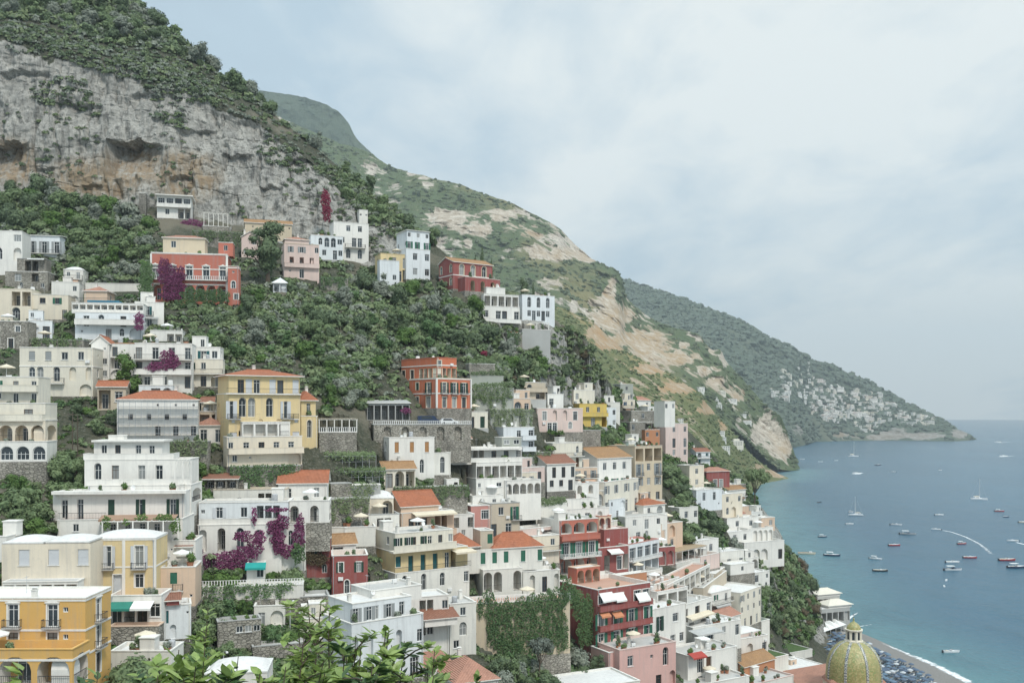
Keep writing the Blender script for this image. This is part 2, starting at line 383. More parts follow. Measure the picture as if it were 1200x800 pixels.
# ================================================================ mountains beyond
def mountain(name, tab, rows, mat, nd, seed, blobs=(), du=3.0, amp=(24, 4), base_rock=.1, backdrop=500):
    """tab: u -> (depth, row) of foot and ridge; rows: profile between them (fraction of depth, fraction of height)"""
    us = [e[0] for e in tab]; A = np.array([[e[1], EYE+(V0-e[2])/FL*e[1], e[3], EYE+(V0-e[4])/FL*e[3]] for e in tab])
    uc = np.arange(us[0], us[-1]+.1, du)
    B = np.stack([smooth1(np.interp(uc, us, A[:, k]), 1) for k in range(4)], -1)
    fr = np.linspace(0, 1, nd); prof = np.interp(fr, [r[0] for r in rows], [r[1] for r in rows])
    Y = B[:, 0:1]+(B[:, 2:3]-B[:, 0:1])*fr; Z = B[:, 1:2]+(B[:, 3:4]-B[:, 1:2])*prof
    bk = np.linspace(0, 1, 14)[1:]
    Y = np.concatenate([Y, Y[:, -1:]+backdrop*bk], 1); Z = np.concatenate([Z, Z[:, -1:]-bk*(Z[:, -1:]+25)-bk*(1-bk)*60], 1)
    X = (uc[:, None]-600)/FL*Y
    U = np.broadcast_to(uc[:, None], Y.shape); fr_full = np.concatenate([fr, 1+bk]); T = np.broadcast_to(fr_full[None], Y.shape).ravel()
    p = np.stack([X, Y, Z], -1).reshape(-1, 3); Uf = U.ravel(); v = V0-(p[:, 2]-EYE)*FL/p[:, 1]
    w = np.clip(T/.12, 0, 1)
    rg = 1-np.abs(fbm(p*np.array([1, .7, .55])/230.0, 5, seed))*2
    g2 = fbm(p/60.0, 4, seed+7); g3 = fbm(p/14.0, 3, seed+9)
    p[:, 1] += w*amp[0]*(2.2*rg+1.0*g2)+.35*amp[0]*g3*w
    k = np.clip((1-T)*6, .35, 1)
    p[:, 2] += w*amp[1]*(1.6*g2*k+.9*g3)
    rock = np.full(len(p), base_rock)+((.55*np.clip(g2, -1, 1)+.35*np.clip(rg-.55, -1, 1)+.25*g3) if base_rock > .15 else .25*g2); warm = np.zeros(len(p))
    for (cu, cv, ru, rv, s, wm) in blobs:
        d = np.clip(1.25-np.sqrt(((Uf-cu)/ru)**2+((v-cv)/rv)**2)+.35*g2+.2*g3, 0, 1)
        rock = np.maximum(rock, s*d) if s > 0 else rock+s*d
        warm = np.maximum(warm, wm*d)
    nx, ny = Y.shape; idx = np.arange(nx*ny).reshape(nx, ny)
    q = np.stack([idx[:-1, :-1], idx[1:, :-1], idx[1:, 1:], idx[:-1, 1:]], -1).reshape(-1, 4)
    me = np_mesh(name, p, quads=q, mats=[mat])
    ca = me.color_attributes.new('mask', 'FLOAT_COLOR', 'POINT')
    ca.data.foreach_set('color', np.stack([np.clip(rock, 0, 1), warm, np.zeros(len(p)), np.ones(len(p))], -1).astype(np.float32).ravel())
    o = link(name, me); o['kind'] = 'structure'
    return p, q, rock
t, col, h, be, p = rock_green('mountain_ground', (.62, .565, .48), (.42, .37, .31), (.50, .36, .21), [(.085, .125, .060), (.135, .160, .078), (.060, .090, .046)], (.24, .21, .11), scale=.16, fine=2.2)
M_MTN = t.out(col, .95, bump=h, bd=4.0, bs=.9, spec=.05)
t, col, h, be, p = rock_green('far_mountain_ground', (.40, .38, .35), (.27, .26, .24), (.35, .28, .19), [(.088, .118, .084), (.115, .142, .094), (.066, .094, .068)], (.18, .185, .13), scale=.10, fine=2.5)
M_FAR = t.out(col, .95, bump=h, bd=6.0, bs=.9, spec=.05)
m1 = [(200,1350,440,2150,100),(300,1350,400,2100,118),(366,1350,360,2050,150),(393,1350,350,2020,160),(429,1340,345,2000,170),(450,1330,340,1980,185),(480,1320,340,1950,196),(516,1310,345,1930,206),
      (540,1300,350,1910,212),(570,1300,355,1890,224),(600,1290,360,1870,233),(630,1290,365,1850,245),(657,1280,375,1830,260),(680,1280,390,1815,284),(700,1280,400,1800,298),(712,1280,408,1792,307),(722,1280,415,1785,314),
      (730,1280,420,1775,324),(736,1285,424,1765,347),(760,1300,440,1745,365),(785,1310,455,1725,377),(812,1330,472,1705,385),(826,1340,480,1695,389),(830,1342,483,1690,398),(842,1350,490,1680,410),(850,1352,497,1676,407),
      (857,1355,500,1670,421),(872,1365,512,1655,437),(885,1375,525,1640,452),(900,1400,540,1610,474),(915,1430,550,1570,482),(925,1455,551,1540,490),(931,1475,551,1520,508),(938,1490,550,1510,540),(942,1500,551,1508,551),(955,1505,556,1515,557)]
m1blobs = [(520,250,38,17,.95,.25),(560,262,45,14,.9,.3),(585,248,30,12,.85,.3),(548,280,10,10,.8,.2),(655,292,45,9,.95,.4),(690,296,18,14,1,.4),(620,268,22,9,.6,.5),(480,196,14,6,.8,.1),(495,205,9,5,.8,.1),(500,214,12,8,.7,.1),
           (715,345,12,30,1,.5),(722,370,30,20,.95,.6),(700,375,14,10,.9,.3),(760,395,35,17,.9,.75),(735,395,26,12,.9,.7),(800,415,40,18,.85,.7),(830,432,30,12,.8,.5),(806,402,16,10,.7,.3),(854,420,6,14,1,.2),(675,353,6,12,1,.05),
           (912,500,18,25,.8,.15),(925,530,12,22,.95,.45),(910,478,12,10,.6,.2),(895,515,12,18,.6,.1),(640,330,30,30,.45,.1),(600,305,40,20,.35,.1),(430,178,30,10,.35,.1),(540,320,40,25,.5,.1),
           (765,410,50,30,.75,.6),(700,345,30,14,.7,.3),(870,460,26,18,.55,.4),(845,445,26,14,.6,.4),(905,500,16,34,.9,.2),(920,520,20,30,.95,.3),(600,262,60,14,.55,.3),(665,318,30,14,.6,.3),(630,285,24,10,.6,.3),
           (640,310,60,9,-.7,0),(690,330,26,22,-.7,0),(560,232,50,9,-.7,0)]
mtn_p, mtn_q, mtn_rock = mountain('middle_mountain', m1, [(0,0),(.25,.16),(.5,.40),(.75,.70),(.9,.88),(1,1)], M_MTN, 190, 51, m1blobs, du=2.5, amp=(28, 4.0), base_rock=.27)
m0 = [(560,560,540,1120,330),(620,560,535,1120,345),(660,570,530,1125,358),(692,580,528,1130,372),(707,585,528,1135,387),(730,590,530,1140,407),(760,600,535,1150,425),(797,620,545,1165,445),(822,660,553,1180,460),
      (835,700,556,1190,478),(850,760,560,1205,495),(868,900,566,1225,515),(880,1050,572,1240,530),(893,1150,572,1262,542),(905,1225,566,1280,551),(918,1270,562,1300,557),(928,1290,562,1300,561),(936,1300,562,1310,563)]
m0blobs = [(720,400,40,14,.85,.85),(700,390,20,14,.9,.7),(765,432,30,9,.8,.9),(800,455,28,10,.75,.9),(830,478,22,14,.7,.8),(850,500,12,14,.6,.7),(915,556,22,7,.95,.55),(890,548,16,9,.6,.5),
           (770,470,60,25,.36,.35),(730,430,30,12,.4,.4),(790,500,50,25,.2,.2),(745,450,25,15,.2,.2)]
t, col, h, be, p = rock_green('spur_ground', (.52, .45, .35), (.36, .30, .23), (.50, .33, .18), [(.14, .165, .07), (.19, .19, .09), (.09, .115, .05)], (.30, .24, .12), scale=.22, fine=2.0)
M_SPUR = t.out(col, .95, bump=h, bd=3.0, bs=.9, spec=.05)
spur_p, spur_q, spur_rock = mountain('green_spur', m0, [(0,0),(.2,.12),(.5,.42),(.8,.78),(1,1)], M_SPUR, 150, 77, m0blobs, du=2.5, amp=(15, 3.0), base_rock=.24, backdrop=420)
fm = [(640,2300,420,3700,300),(700,2300,430,3650,316),(729,2300,440,3600,324),(760,2300,455,3560,334),(777,2300,460,3540,339),(800,2300,470,3500,346),(835,2300,490,3460,360),(860,2300,505,3440,370),(885,2300,515,3420,382),(900,2300,522,3400,394),
      (925,2360,527,3400,402),(947,2700,522,3420,414),(955,2960,518,3430,421),(980,3030,517,3440,426),(992,3060,517,3440,434),(1020,3090,516.5,3440,445),(1042,3090,516.5,3440,457),(1060,3080,516.5,3430,469),(1080,3050,516.8,3400,479),(1097,3020,517,3350,489),
      (1117,3000,517.2,3250,500),(1135,3080,516.2,3200,506.5),(1142,3160,515.5,3200,512),(1147,3200,515.6,3215,515.5),(1160,3210,518,3220,518)]
fblobs = [(1080,510,50,6,.95,.3),(1030,512,30,5,.7,.3),(990,510,26,6,.6,.5),(1125,508,16,7,.95,.2),(1060,505,16,8,.6,.2),(935,505,16,18,.5,.1),(955,490,14,8,.4,.1),(900,480,20,12,.3,.3)]
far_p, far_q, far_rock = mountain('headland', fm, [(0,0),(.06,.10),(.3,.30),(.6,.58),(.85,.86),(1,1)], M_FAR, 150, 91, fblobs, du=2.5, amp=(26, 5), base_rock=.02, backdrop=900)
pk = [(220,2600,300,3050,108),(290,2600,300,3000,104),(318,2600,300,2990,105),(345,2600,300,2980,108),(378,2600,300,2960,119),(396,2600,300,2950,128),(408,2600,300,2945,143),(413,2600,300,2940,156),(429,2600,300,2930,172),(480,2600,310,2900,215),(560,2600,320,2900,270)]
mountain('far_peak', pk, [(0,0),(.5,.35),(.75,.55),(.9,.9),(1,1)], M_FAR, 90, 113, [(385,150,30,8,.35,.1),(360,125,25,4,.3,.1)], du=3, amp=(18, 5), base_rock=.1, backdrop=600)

# ================================================================ sea
def build_sea():
    t = NT('sea_water'); p = t.pos()
    sp = t.n('SeparateXYZ', Vector=p)
    big = t.noise(t.mapping(p, (.0035, .0016, 0)), 1.0, 5, .55, .6)
    w1 = t.noise(t.mapping(p, (.35, .22, 0), (0, 0, .5)), 1.0, 4, .6, .3)
    w2 = t.noise(t.mapping(p, (.045, .026, 0), (0, 0, .35)), 1.0, 5, .6, .3)
    w3 = t.noise(t.mapping(p, (1.3, .9, 0), (0, 0, .2)), 1.0, 3, .6)
    c = t.mix(t.ramp(big, .35, .65), (.026, .095, .150), (.035, .118, .178))
    near = t.ramp(sp.outputs[1], 320, 760, 1, 0)
    c = t.mix(t.math('MULTIPLY', near, .10), c, (.055, .160, .205))
    c = t.mix(t.ramp(t.attr('shore').outputs['Fac'], 0, 1, 0, .8), c, (.10, .23, .24))
    c = t.mix(t.ramp(w2, .5, .68, 0, .35), c, (.022, .085, .12))
    hgt = t.math('ADD', t.math('MULTIPLY', w1, .5), t.math('ADD', t.math('MULTIPLY', w2, 1.6), t.math('MULTIPLY', w3, .25)))
    m = t.out(c, .25, bump=hgt, bd=1.6, bs=.8, spec=.30, IOR=1.33)
    # polar sheet, finer towards the viewer
    th = np.radians(np.concatenate([np.arange(-32, -2, 3), np.arange(-2, 40, .25), np.arange(40, 62, 3)])); rr = np.concatenate([np.linspace(150, 700, 70), np.geomspace(720, 14500, 60)])
    X = np.sin(th)[:, None]*rr; Yy = np.cos(th)[:, None]*rr
    v = np.stack([X, Yy, np.zeros_like(X)], -1).reshape(-1, 3)
    nx, ny = X.shape; idx = np.arange(nx*ny).reshape(nx, ny)
    q = np.stack([idx[:-1, :-1], idx[:-1, 1:], idx[1:, 1:], idx[1:, :-1]], -1).reshape(-1, 4)[:, ::-1]
    me = np_mesh('sea', v, quads=q, mats=[m])
    # shallows: distance from the shore line
    shore = np.array([P(1130, 797, seaY(797)), P(1060, 765, seaY(765)), P(1000, 738, seaY(738)), P(975, 728, seaY(728)), P(960, 715, seaY(715)), P(925, 640, seaY(640)), P(890, 566, seaY(566)), P(928, 561, seaY(561)), P(940, 551, seaY(551)), P(1200, 830, seaY(830))])[:, :2]
    pts = np.concatenate([shore[i]+(shore[j]-shore[i])*np.linspace(0, 1, 30)[:, None] for i, j in ((9, 0), (0, 1), (1, 2), (2, 3), (3, 4), (4, 5), (5, 6), (6, 7), (7, 8))])
    d = np.sqrt(((v[:, None, :2]-pts[None])**2).sum(-1)).min(1)
    a = me.attributes.new('shore', 'FLOAT', 'POINT'); a.data.foreach_set('value', np.clip(1-d/60, 0, 1).astype(np.float32)**1.3)
    o = link('sea', me); o['kind'] = 'structure'
build_sea()

# ================================================================ air
HAZE = 9.5e-5
def build_haze():
    mb = MB(); mb.box(-9000, 13000, -400, 14900, -60, 1420)
    m = bpy.data.materials.new('haze_air'); m.use_nodes = True; nt = m.node_tree; nt.nodes.clear()
    pv = nt.nodes.new('ShaderNodeVolumePrincipled'); pv.inputs['Color'].default_value = (.84, .94, 1.0, 1); pv.inputs['Density'].default_value = HAZE; pv.inputs['Anisotropy'].default_value = .1
    o = nt.nodes.new('ShaderNodeOutputMaterial'); nt.links.new(pv.outputs[0], o.inputs['Volume'])
    h = mb.build('haze', m); h['kind'] = 'stuff'
build_haze()
# ================================================================ houses
hill_bvh = BVHTree.FromPolygons([tuple(v) for v in hill_p.tolist()], hill_q.tolist())
EYEP = Vector((0, 0, EYE))
def ground(u, v, bvh=None):
    d = Vector(((u-600)/FL, 1, (V0-v)/FL)).normalized()
    h = (bvh or hill_bvh).ray_cast(EYEP+d*2, d)
    return h[0]
def drop(x, y):
    h = hill_bvh.ray_cast(Vector((x, y, 900)), Vector((0, 0, -1)))
    return h[0]
COL = dict(white=(.78,.755,.70), offwhite=(.74,.715,.65), bluewhite=(.73,.755,.76), cream=(.74,.66,.53), ivory=(.74,.69,.58), peach=(.68,.51,.38), pink=(.68,.43,.385), palepink=(.70,.55,.49),
           yellow=(.70,.555,.31), lemon=(.68,.50,.14), ochre=(.67,.41,.135), red=(.49,.165,.115), orange=(.54,.165,.085), crimson=(.30,.092,.082), beige=(.56,.48,.37), rose=(.56,.27,.23), grey=(.42,.42,.40),
           greygreen=(.40,.41,.36), terra=(.50,.23,.12), sand=(.62,.52,.38))
def wm(name):
    if name in ('stone', 'darkstone'): return stonewall(name, (.46,.43,.37) if name == 'stone' else (.33,.31,.27))
    if name == 'tile': return tiles('terracotta_tile')
    if name == 'tiledark': return tiles('weathered_tile', (.30,.135,.085))
    if name == 'tilepink': return tiles('pink_tile', (.46,.235,.165))
    if name == 'tileochre': return tiles('ochre_tile', (.40,.23,.11))
    return stucco(name+'_render', COL[name], dirt=.42 if name in ('white', 'bluewhite') else .5)
M_ROOFW = stucco('roof_lime', (.70,.69,.66), dirt=.55); M_ROOFG = stucco('roof_grey', (.50,.49,.46), dirt=.6); M_DECK = stucco('terrace_tile', (.50,.30,.22), dirt=.4); M_GREENF = plain('green_floor', (.10,.22,.16), .8)
M_FRAME = plain('window_white', (.72,.72,.70), .5); M_FRAMED = plain('window_brown', (.10,.065,.045), .5)
M_GLASS = glass('window_glass'); M_IRON = plain('iron', (.04,.042,.045), .5); M_WHITEP = plain('white_paint', (.76,.76,.74), .5)
M_GREY = plain('dull_metal', (.42,.43,.44), .45); M_CLAY = plain('clay', (.36,.16,.09), .85); M_CONC = plain('concrete', (.42,.41,.39), .9)
SHC = dict(green=(.03,.16,.10), dkgreen=(.022,.065,.045), teal=(.02,.13,.14), brown=(.12,.06,.03), orange=(.48,.25,.10), white=(.72,.74,.76), blue=(.07,.14,.24), grey=(.36,.38,.38))
def shm(c): return shutter_mat('shutter_'+c, SHC[c])
def clothm(c):
    cc = dict(green=(.03,.20,.15), white=(.78,.78,.75), brown=(.34,.22,.15), teal=(.02,.30,.27), red=(.38,.06,.045), orange=(.58,.25,.13), cream=(.68,.60,.46), grey=(.45,.45,.43), reed=(.36,.27,.17), peach=(.62,.40,.28))[c]
    return plain('awning_'+c, cc, .8, var=.12, scale=1.2)
_win = {}
def arch_pts(w, h, arch, n=7):
    if not arch: return [(-w/2, 0), (w/2, 0), (w/2, h), (-w/2, h)]
    r = min(w/2, h*.45); k = r/(w/2); pts = [(-w/2, 0), (w/2, 0)]
    for i in range(n+1):
        a = math.pi*i/n; pts.append((w/2*math.cos(a), h-r+r*math.sin(a)))
    return pts
def win_meshes(w, h, arch, frame, mull):
    key = ('w', w, h, arch, frame.name, mull)
    if key in _win: return _win[key]
    mb = MB(); t = .07*min(1.6, max(1, w)); pts = arch_pts(w, h, arch)
    ctr = (0, h*.45)
    inn = [(x*(1-2*t/w), ctr[1]+(z-ctr[1])*(1-2*t/h)) for x, z in pts]
    n = len(pts)
    for i in range(n):
        a, b, c, d = pts[i], pts[(i+1) % n], inn[(i+1) % n], inn[i]
        mb.poly([(a[0], -.05, a[1]), (b[0], -.05, b[1]), (c[0], -.05, c[1]), (d[0], -.05, d[1])])
        mb.poly([(d[0], -.05, d[1]), (c[0], -.05, c[1]), (c[0], .0, c[1]), (d[0], .0, d[1])])
    hh = h-(min(w/2, h*.45) if arch else 0)
    for k in range(1, mull): x = -w/2+w*k/mull; mb.box(x-.035, x+.035, -.045, -.005, t, h*.97 if not arch else hh)
    if h > 1.7 and w > .6: mb.box(-w/2+t, w/2-t, -.044, -.006, hh*.76-.03, hh*.76+.03)
    me = mb.mesh('window_frame', frame)
    g = MB(); g.poly([(x, -.012, z) for x, z in pts]); gm = g.mesh('pane', M_GLASS)
    _win[key] = (me, gm); return _win[key]
def shutter_mesh(w, h, c):
    key = ('s', w, h, c)
    if key not in _win:
        mb = MB(); mb.box(-w/2, w/2, -.05, 0, 0, h)
        mb.box(-w/2, w/2, -.062, -.05, 0, .07); mb.box(-w/2, w/2, -.062, -.05, h-.07, h); mb.box(-w/2, w/2, -.062, -.05, h*.5-.04, h*.5+.04)
        mb.box(-w/2, -w/2+.06, -.062, -.05, .07, h*.5-.04); mb.box(w/2-.06, w/2, -.062, -.05, .07, h*.5-.04)
        _win[key] = mb.mesh('shutter', shm(c))
    return _win[key]
def surround_mesh(w, h, arch, mat, cap):
    key = ('r', w, h, arch, mat.name, cap)
    if key not in _win:
        mb = MB(); b = .16; pts = arch_pts(w, h, arch, 9)[1:]; pts = pts+[(-w/2, 0)]
        n = len(pts)
        def o(p):
            x, z = p
            if not arch: return (x+(b if x > 0 else -b), z+(b if z > 0 else 0))
            if z <= h-min(w/2, h*.45)+1e-4: return (x+(b if x > 0 else -b), z)
            cz = h-min(w/2, h*.45); l = math.hypot(x, z-cz) or 1
            return (x+x/l*b, z+(z-cz)/l*b)
        for i in range(n-1):
            a, d = pts[i], pts[i+1]; A, D = o(a), o(d)
            mb.poly([(A[0], -.05, A[1]), (D[0], -.05, D[1]), (d[0], -.05, d[1]), (a[0], -.05, a[1])])
            mb.poly([(A[0], -.05, A[1]), (A[0], .0, A[1]), (D[0], .0, D[1]), (D[0], -.05, D[1])])
            mb.poly([(a[0], -.05, a[1]), (d[0], -.05, d[1]), (d[0], .0, d[1]), (a[0], .0, a[1])])
        if cap and not arch:
            mb.box(-w/2-b-.12, w/2+b+.12, -.16, 0, h+b, h+b+.12)
            mb.tri_ix([(-w/2-b, -.07, h+b+.12), (-w*.22, -.07, h+b+.30), (0, -.07, h+b+.52), (w*.22, -.07, h+b+.30), (w/2+b, -.07, h+b+.12)], [(0,1,3,4),(1,2,3)])
        _win[key] = mb.mesh('surround', mat)
    return _win[key]
def rail_mb(mb, pts, h, style, m=0):
    """railing along a local polyline on the floor"""
    for (a, b) in zip(pts[:-1], pts[1:]):
        a = Vector(a); b = Vector(b); l = (b-a).length
        if l < .05: continue
        d = (b-a)/l
        def seg(s0, s1, z0, z1, th):
            n = Vector((-d.y, d.x, 0))*th
            p0 = a+d*s0; p1 = a+d*s1; i = len(mb.v)
            for z in (z0, z1):
                for q in (p0-n, p1-n, p1+n, p0+n): mb.v.append((q.x, q.y, a.z+z))
            for q in ((0,3,2,1),(4,5,6,7),(0,1,5,4),(1,2,6,5),(2,3,7,6),(3,0,4,7)): mb.f.append(tuple(i+k for k in q)); mb.mi.append(m)
        if style == 'solid': seg(0, l, 0, h-.08, .07); seg(-.04, l+.04, h-.08, h, .11)
        else:
            seg(0, l, h-.06, h, .03); seg(0, l, .08, .12, .02)
            step = .22 if style == 'rail' else .45; th = .013 if style == 'rail' else .07
            n = max(1, int(l/step))
            for k in range(n+1): seg(l*k/n-th, l*k/n+th, .0, h-.06, th)
WIN = {  # kind: width, height, sill, arched, reveal
 'w': (1.0,1.35,.95,0,.16), 'W': (1.9,1.3,.95,0,.16), 'd': (1.15,2.2,.02,0,.18), 'D': (2.3,2.25,.02,0,.25), 'g': (1.15,2.2,.02,0,.18), 's': (1.0,1.45,.85,0,.16), 'S': (1.0,1.5,.85,0,.10),
 'T': (1.1,2.3,.02,0,.10), 'b': (1.1,2.25,.02,0,.18), 'a': (.95,1.7,.75,1,.16), 'H': (2.2,2.5,.25,1,.3), 'A': (9,2.7,.02,1,1.9), 'P': (9,1.95,.85,1,1.9), 'L': (9,2.45,.02,0,2.0), 'Q': (9,1.55,.95,0,2.0), 'n': (1.3,2.0,.45,1,.35),
 'N': (9,2.5,.02,1,.5), 'o': (.5,.5,1.5,0,.2), 'p': (1.15,2.25,.02,0,.3), 'h': (2.0,1.1,.9,1,.5)}
def q5(x): return round(x*20)/20
class House:
    def __init__(s, name, label, u, vb, yaw=0, cat='house', group=None, Y=None, sink=0.0):
        g = P(u, vb, Y) if Y else ground(u, vb)
        if g is None: print('NO GROUND', label); g = P(u, vb, 300)
        s.o = (g.x, g.y, g.z-sink); s.c, s.s = math.cos(R(yaw)), math.sin(R(yaw)); s.yaw = yaw; s.name = name
        s.root = empty(name, s.o, R(yaw), label, cat, group); s.scale = g.y/FL; s.Y = g.y
        s.far = g.y > 235; s.label = label; s.boxes = []; s.decks = {}
        if name.endswith('wall'): s.root['kind'] = 'thing'
        HOUSES.append(s)
    def X(s, u, y=0.0):
        k = (u-600)/FL; Xo = s.o[0]-y*s.s; Yo = s.o[1]+y*s.c
        return (k*Yo-Xo)/(s.c-k*s.s)
    def D(s, x, y=0.0): return s.o[1]+y*s.c+x*s.s
    def Z(s, v, x=0.0, y=0.0): return EYE+(V0-v)/FL*s.D(x, y)-s.o[2]
    def world(s, x, y, z=0.0): return (s.o[0]+x*s.c-y*s.s, s.o[1]+x*s.s+y*s.c, s.o[2]+z)
    # ------------------------------------------------ a storeyed volume
    def blk(s, u0, u1, v0, v1, F='', Rt='', Lf='', d=8.0, y=0.0, m='white', roof='flat', sh='green', fr=None, par=.45, fd=5.0, rh=1.7, eave=.35, rm=None, fh=None, bal=(), tr=None, cap=0, band=(), quoin=None, clutter=1, rd=None, cm=None, y1=None, xw=None, zt=.25):
        x0, x1 = s.X(u0, y), s.X(u1, y)
        if xw: x0, x1 = xw
        xm = (x0+x1)/2; z1 = s.Z(v0, xm, y); z0 = s.Z(v1, xm, y)
        W = x1-x0; mats = [wm(m), wm(tr or m)]; mb = MB()
        fr = fr or M_FRAME; flo = z0; top = z1-(zt if roof != 'flat' else par*.6+.15)
        s.boxes.append((x0, x1, y, y+d, z0, z1))
        us = sorted((u0, u1)); BOX.append((us[0], us[1], v0, v1, s.D(xm, y)))
        wins = []
        for fc, pat, length in (('F', F, W), ('R', Rt, d), ('L', Lf, d)):
            fl = pat.split('/') if pat else []
            nf = len(fl); hs_ = []
            if nf:
                wgt = fh if (fh and len(fh) == nf) else [1]*nf; tot = sum(wgt); zt_ = top
                for wg in wgt: hh = (top-flo)*wg/tot; hs_.append((zt_-hh, hh)); zt_ -= hh
            def p3(a, z, dep, fc=fc):
                if fc == 'F': return (x0+a, y+dep, z)
                if fc == 'R': return (x1-dep, y+a, z)
                return (x0+dep, y+d-a, z)
            holes = []
            for fi, row in enumerate(fl):
                if not row.strip('. ') and fc == 'F' and fi > 0 and s.root['category'] in ('house', 'villa', 'hotel') and hs_[fi][1] > 2.2: row = ''.join(rng.choice('w.d.oN.a') for _ in range(max(2, int(length/2.6))))
                if not row.strip('. '): continue
                zb, hh = hs_[fi]; k = min(1.5, max(.6, hh/2.75)); n = len(row); pit = length/n
                for ci, ch in enumerate(row):
                    if ch not in WIN: continue
                    w, h, sill, arch, rev = WIN[ch]
                    w = min(w*k, pit*(.84 if w > 5 else .8)); h = min(h*k, hh*.93-sill*k); w, h = q5(w), q5(h)
                    if w < .25 or h < .25: continue
                    holes.append((pit*(ci+.5), zb+sill*k+.02, w, h, arch, min(rev*max(k, .6), length*.4 if fc == 'F' else W*.4), ch, hh))
            outer = [Vector((0, z0-fd, 0)), Vector((length, z0-fd, 0)), Vector((length, z1, 0)), Vector((0, z1, 0))]
            loops = [outer]
            for (a, zb, w, h, arch, rev, ch, hh) in holes:
                pts = arch_pts(w, h, arch); loops.append([Vector((a+px_, zb+pz_, 0)) for px_, pz_ in reversed(pts)])
                pp = [(a+px_, zb+pz_) for px_, pz_ in pts]; n = len(pp)
                for i in range(n):
                    A, B_ = pp[i], pp[(i+1) % n]
                    mb.poly([p3(A[0], A[1], 0), p3(B_[0], B_[1], 0), p3(B_[0], B_[1], rev), p3(A[0], A[1], rev)], 1 if tr else 0)
                mb.poly([p3(A[0], A[1], rev) for A in pp], 0)
                wins.append((fc, a, zb, w, h, arch, rev, ch, p3, hh))
            flat = [v for lp in loops for v in lp]
            mb.tri_ix([p3(v.x, v.y, 0) for v in flat], geometry.tessellate_polygon(loops))
        mb.poly([(x1, y+d, z0-fd), (x0, y+d, z0-fd), (x0, y+d, z1), (x1, y+d, z1)])
        if roof in ('gable', 'gabley'):
            ym = y+d/2
            if roof == 'gable': mb.poly([(x0, y, z1), (x0, y+d, z1), (x0, ym, z1+rh)]); mb.poly([(x1, y, z1), (x1, y+d, z1), (x1, ym, z1+rh)])
            else: mb.poly([(x0, y, z1), (x1, y, z1), (xm, y, z1+rh)]); mb.poly([(x0, y+d, z1), (x1, y+d, z1), (xm, y+d, z1+rh)])
        wall = mb.build('wall', mats, s.root)
        if fd >= 3 and m not in ('stone', 'darkstone') and rng.random() < .6:
            fb = MB(); e_ = .12; fb.box(x0-e_, x1+e_, y-e_, y+d, z0-fd-1, z0-.05); fb.build('footing', wm(rng.choice(('stone', 'stone', 'darkstone', 'grey'))), s.root)
        for wn in wins: s._win(wn, fr, sh, tr, cap)
        if s.Y < 260 and m not in ('stone', 'darkstone') and z1-z0 > 4 and roof != 'none':
            if rng.random() < .7:
                pb = MB(); xp = rng.choice((x0+.25, x1-.25)); pb.tube([(xp, y-.09, z1-.25), (xp, y-.09, z0-.5)], .055, 6); pb.box(xp-.1, xp+.1, y-.17, y-.01, z1-.4, z1-.2); pb.build('drainpipe', M_GREY if rng.random() < .5 else wm('offwhite'), s.root)
            if rng.random() < .45 and W > 4:
                xa, za = rng.uniform(x0+.8, x1-.8), z0+rng.uniform(.25, .8)*(z1-z0)
                if not any(w_[0] == 'F' and abs(x0+w_[1]-xa) < w_[3]/2+.55 and w_[2]-.6 < za < w_[2]+w_[4]+.1 for w_ in wins):
                    ab = MB(); ab.box(xa-.42, xa+.42, y-.36, y-.05, za, za+.58); ab.tube([(xa+.06, y-.38, za+.29), (xa+.06, y-.36, za+.29)], .22, 10); ab.box(xa-.3, xa-.26, y-.3, y, za-.1, za); ab.box(xa+.26, xa+.3, y-.3, y, za-.1, za); ab.build('air_conditioner', M_WHITEP, s.root)
        # trims
        tb = MB(); e = .07
        for v in band:
            z = s.Z(v, xm, y); tb.box(x0-e, x1+e, y-e, y+d+e, z-.12, z+.12)
        if quoin:
            for qx in quoin if isinstance(quoin, (list, tuple)) else (x0, x1):
                if isinstance(quoin, (list, tuple)): qx = s.X(qx, y)
                tb.box(qx-.22, qx+.22, y-.06, y+.22, z0, z1-.1)
        if tb.v: tb.build('string_course', wm('white'), s.root)
        for bd in bal:  # (floor index from the top, style[, depth[, u0, u1]])
            fl = F.split('/'); wgt = fh if (fh and len(fh) == len(fl)) else [1]*len(fl); hh = (top-flo)/sum(wgt)
            zf = top-hh*sum(wgt[:bd[0]+1]); dep = bd[2] if len(bd) > 2 else 1.2
            bx0, bx1 = (s.X(bd[3], y), s.X(bd[4], y)) if len(bd) > 4 else (x0, x1)
            s._balcony(bx0, bx1, y, zf, dep, bd[1], m)
        s._roof(roof, x0, x1, y, y+d, z1, par, rh, eave, rm, clutter, rd, cm)
        if roof == 'flat' and par >= .35: s.decks[(x0, y, z1)] = par
        return s
    def _balcony(s, x0, x1, y, z, dep, style, m='white', h=1.0):
        b = MB(); b.box(x0, x1, y-dep, y-.003, z-.18, z); bo = b.build('balcony', wm(m) if style == 'solid' else wm('offwhite'), s.root)
        r = MB(); i = .08
        rail_mb(r, [(x0+i, y-.01, z), (x0+i, y-dep+i, z), (x1-i, y-dep+i, z), (x1-i, y-.01, z)], h, style)
        r.build('railing', wm(m) if style == 'solid' else (M_WHITEP if style == 'bal' else M_IRON), bo)
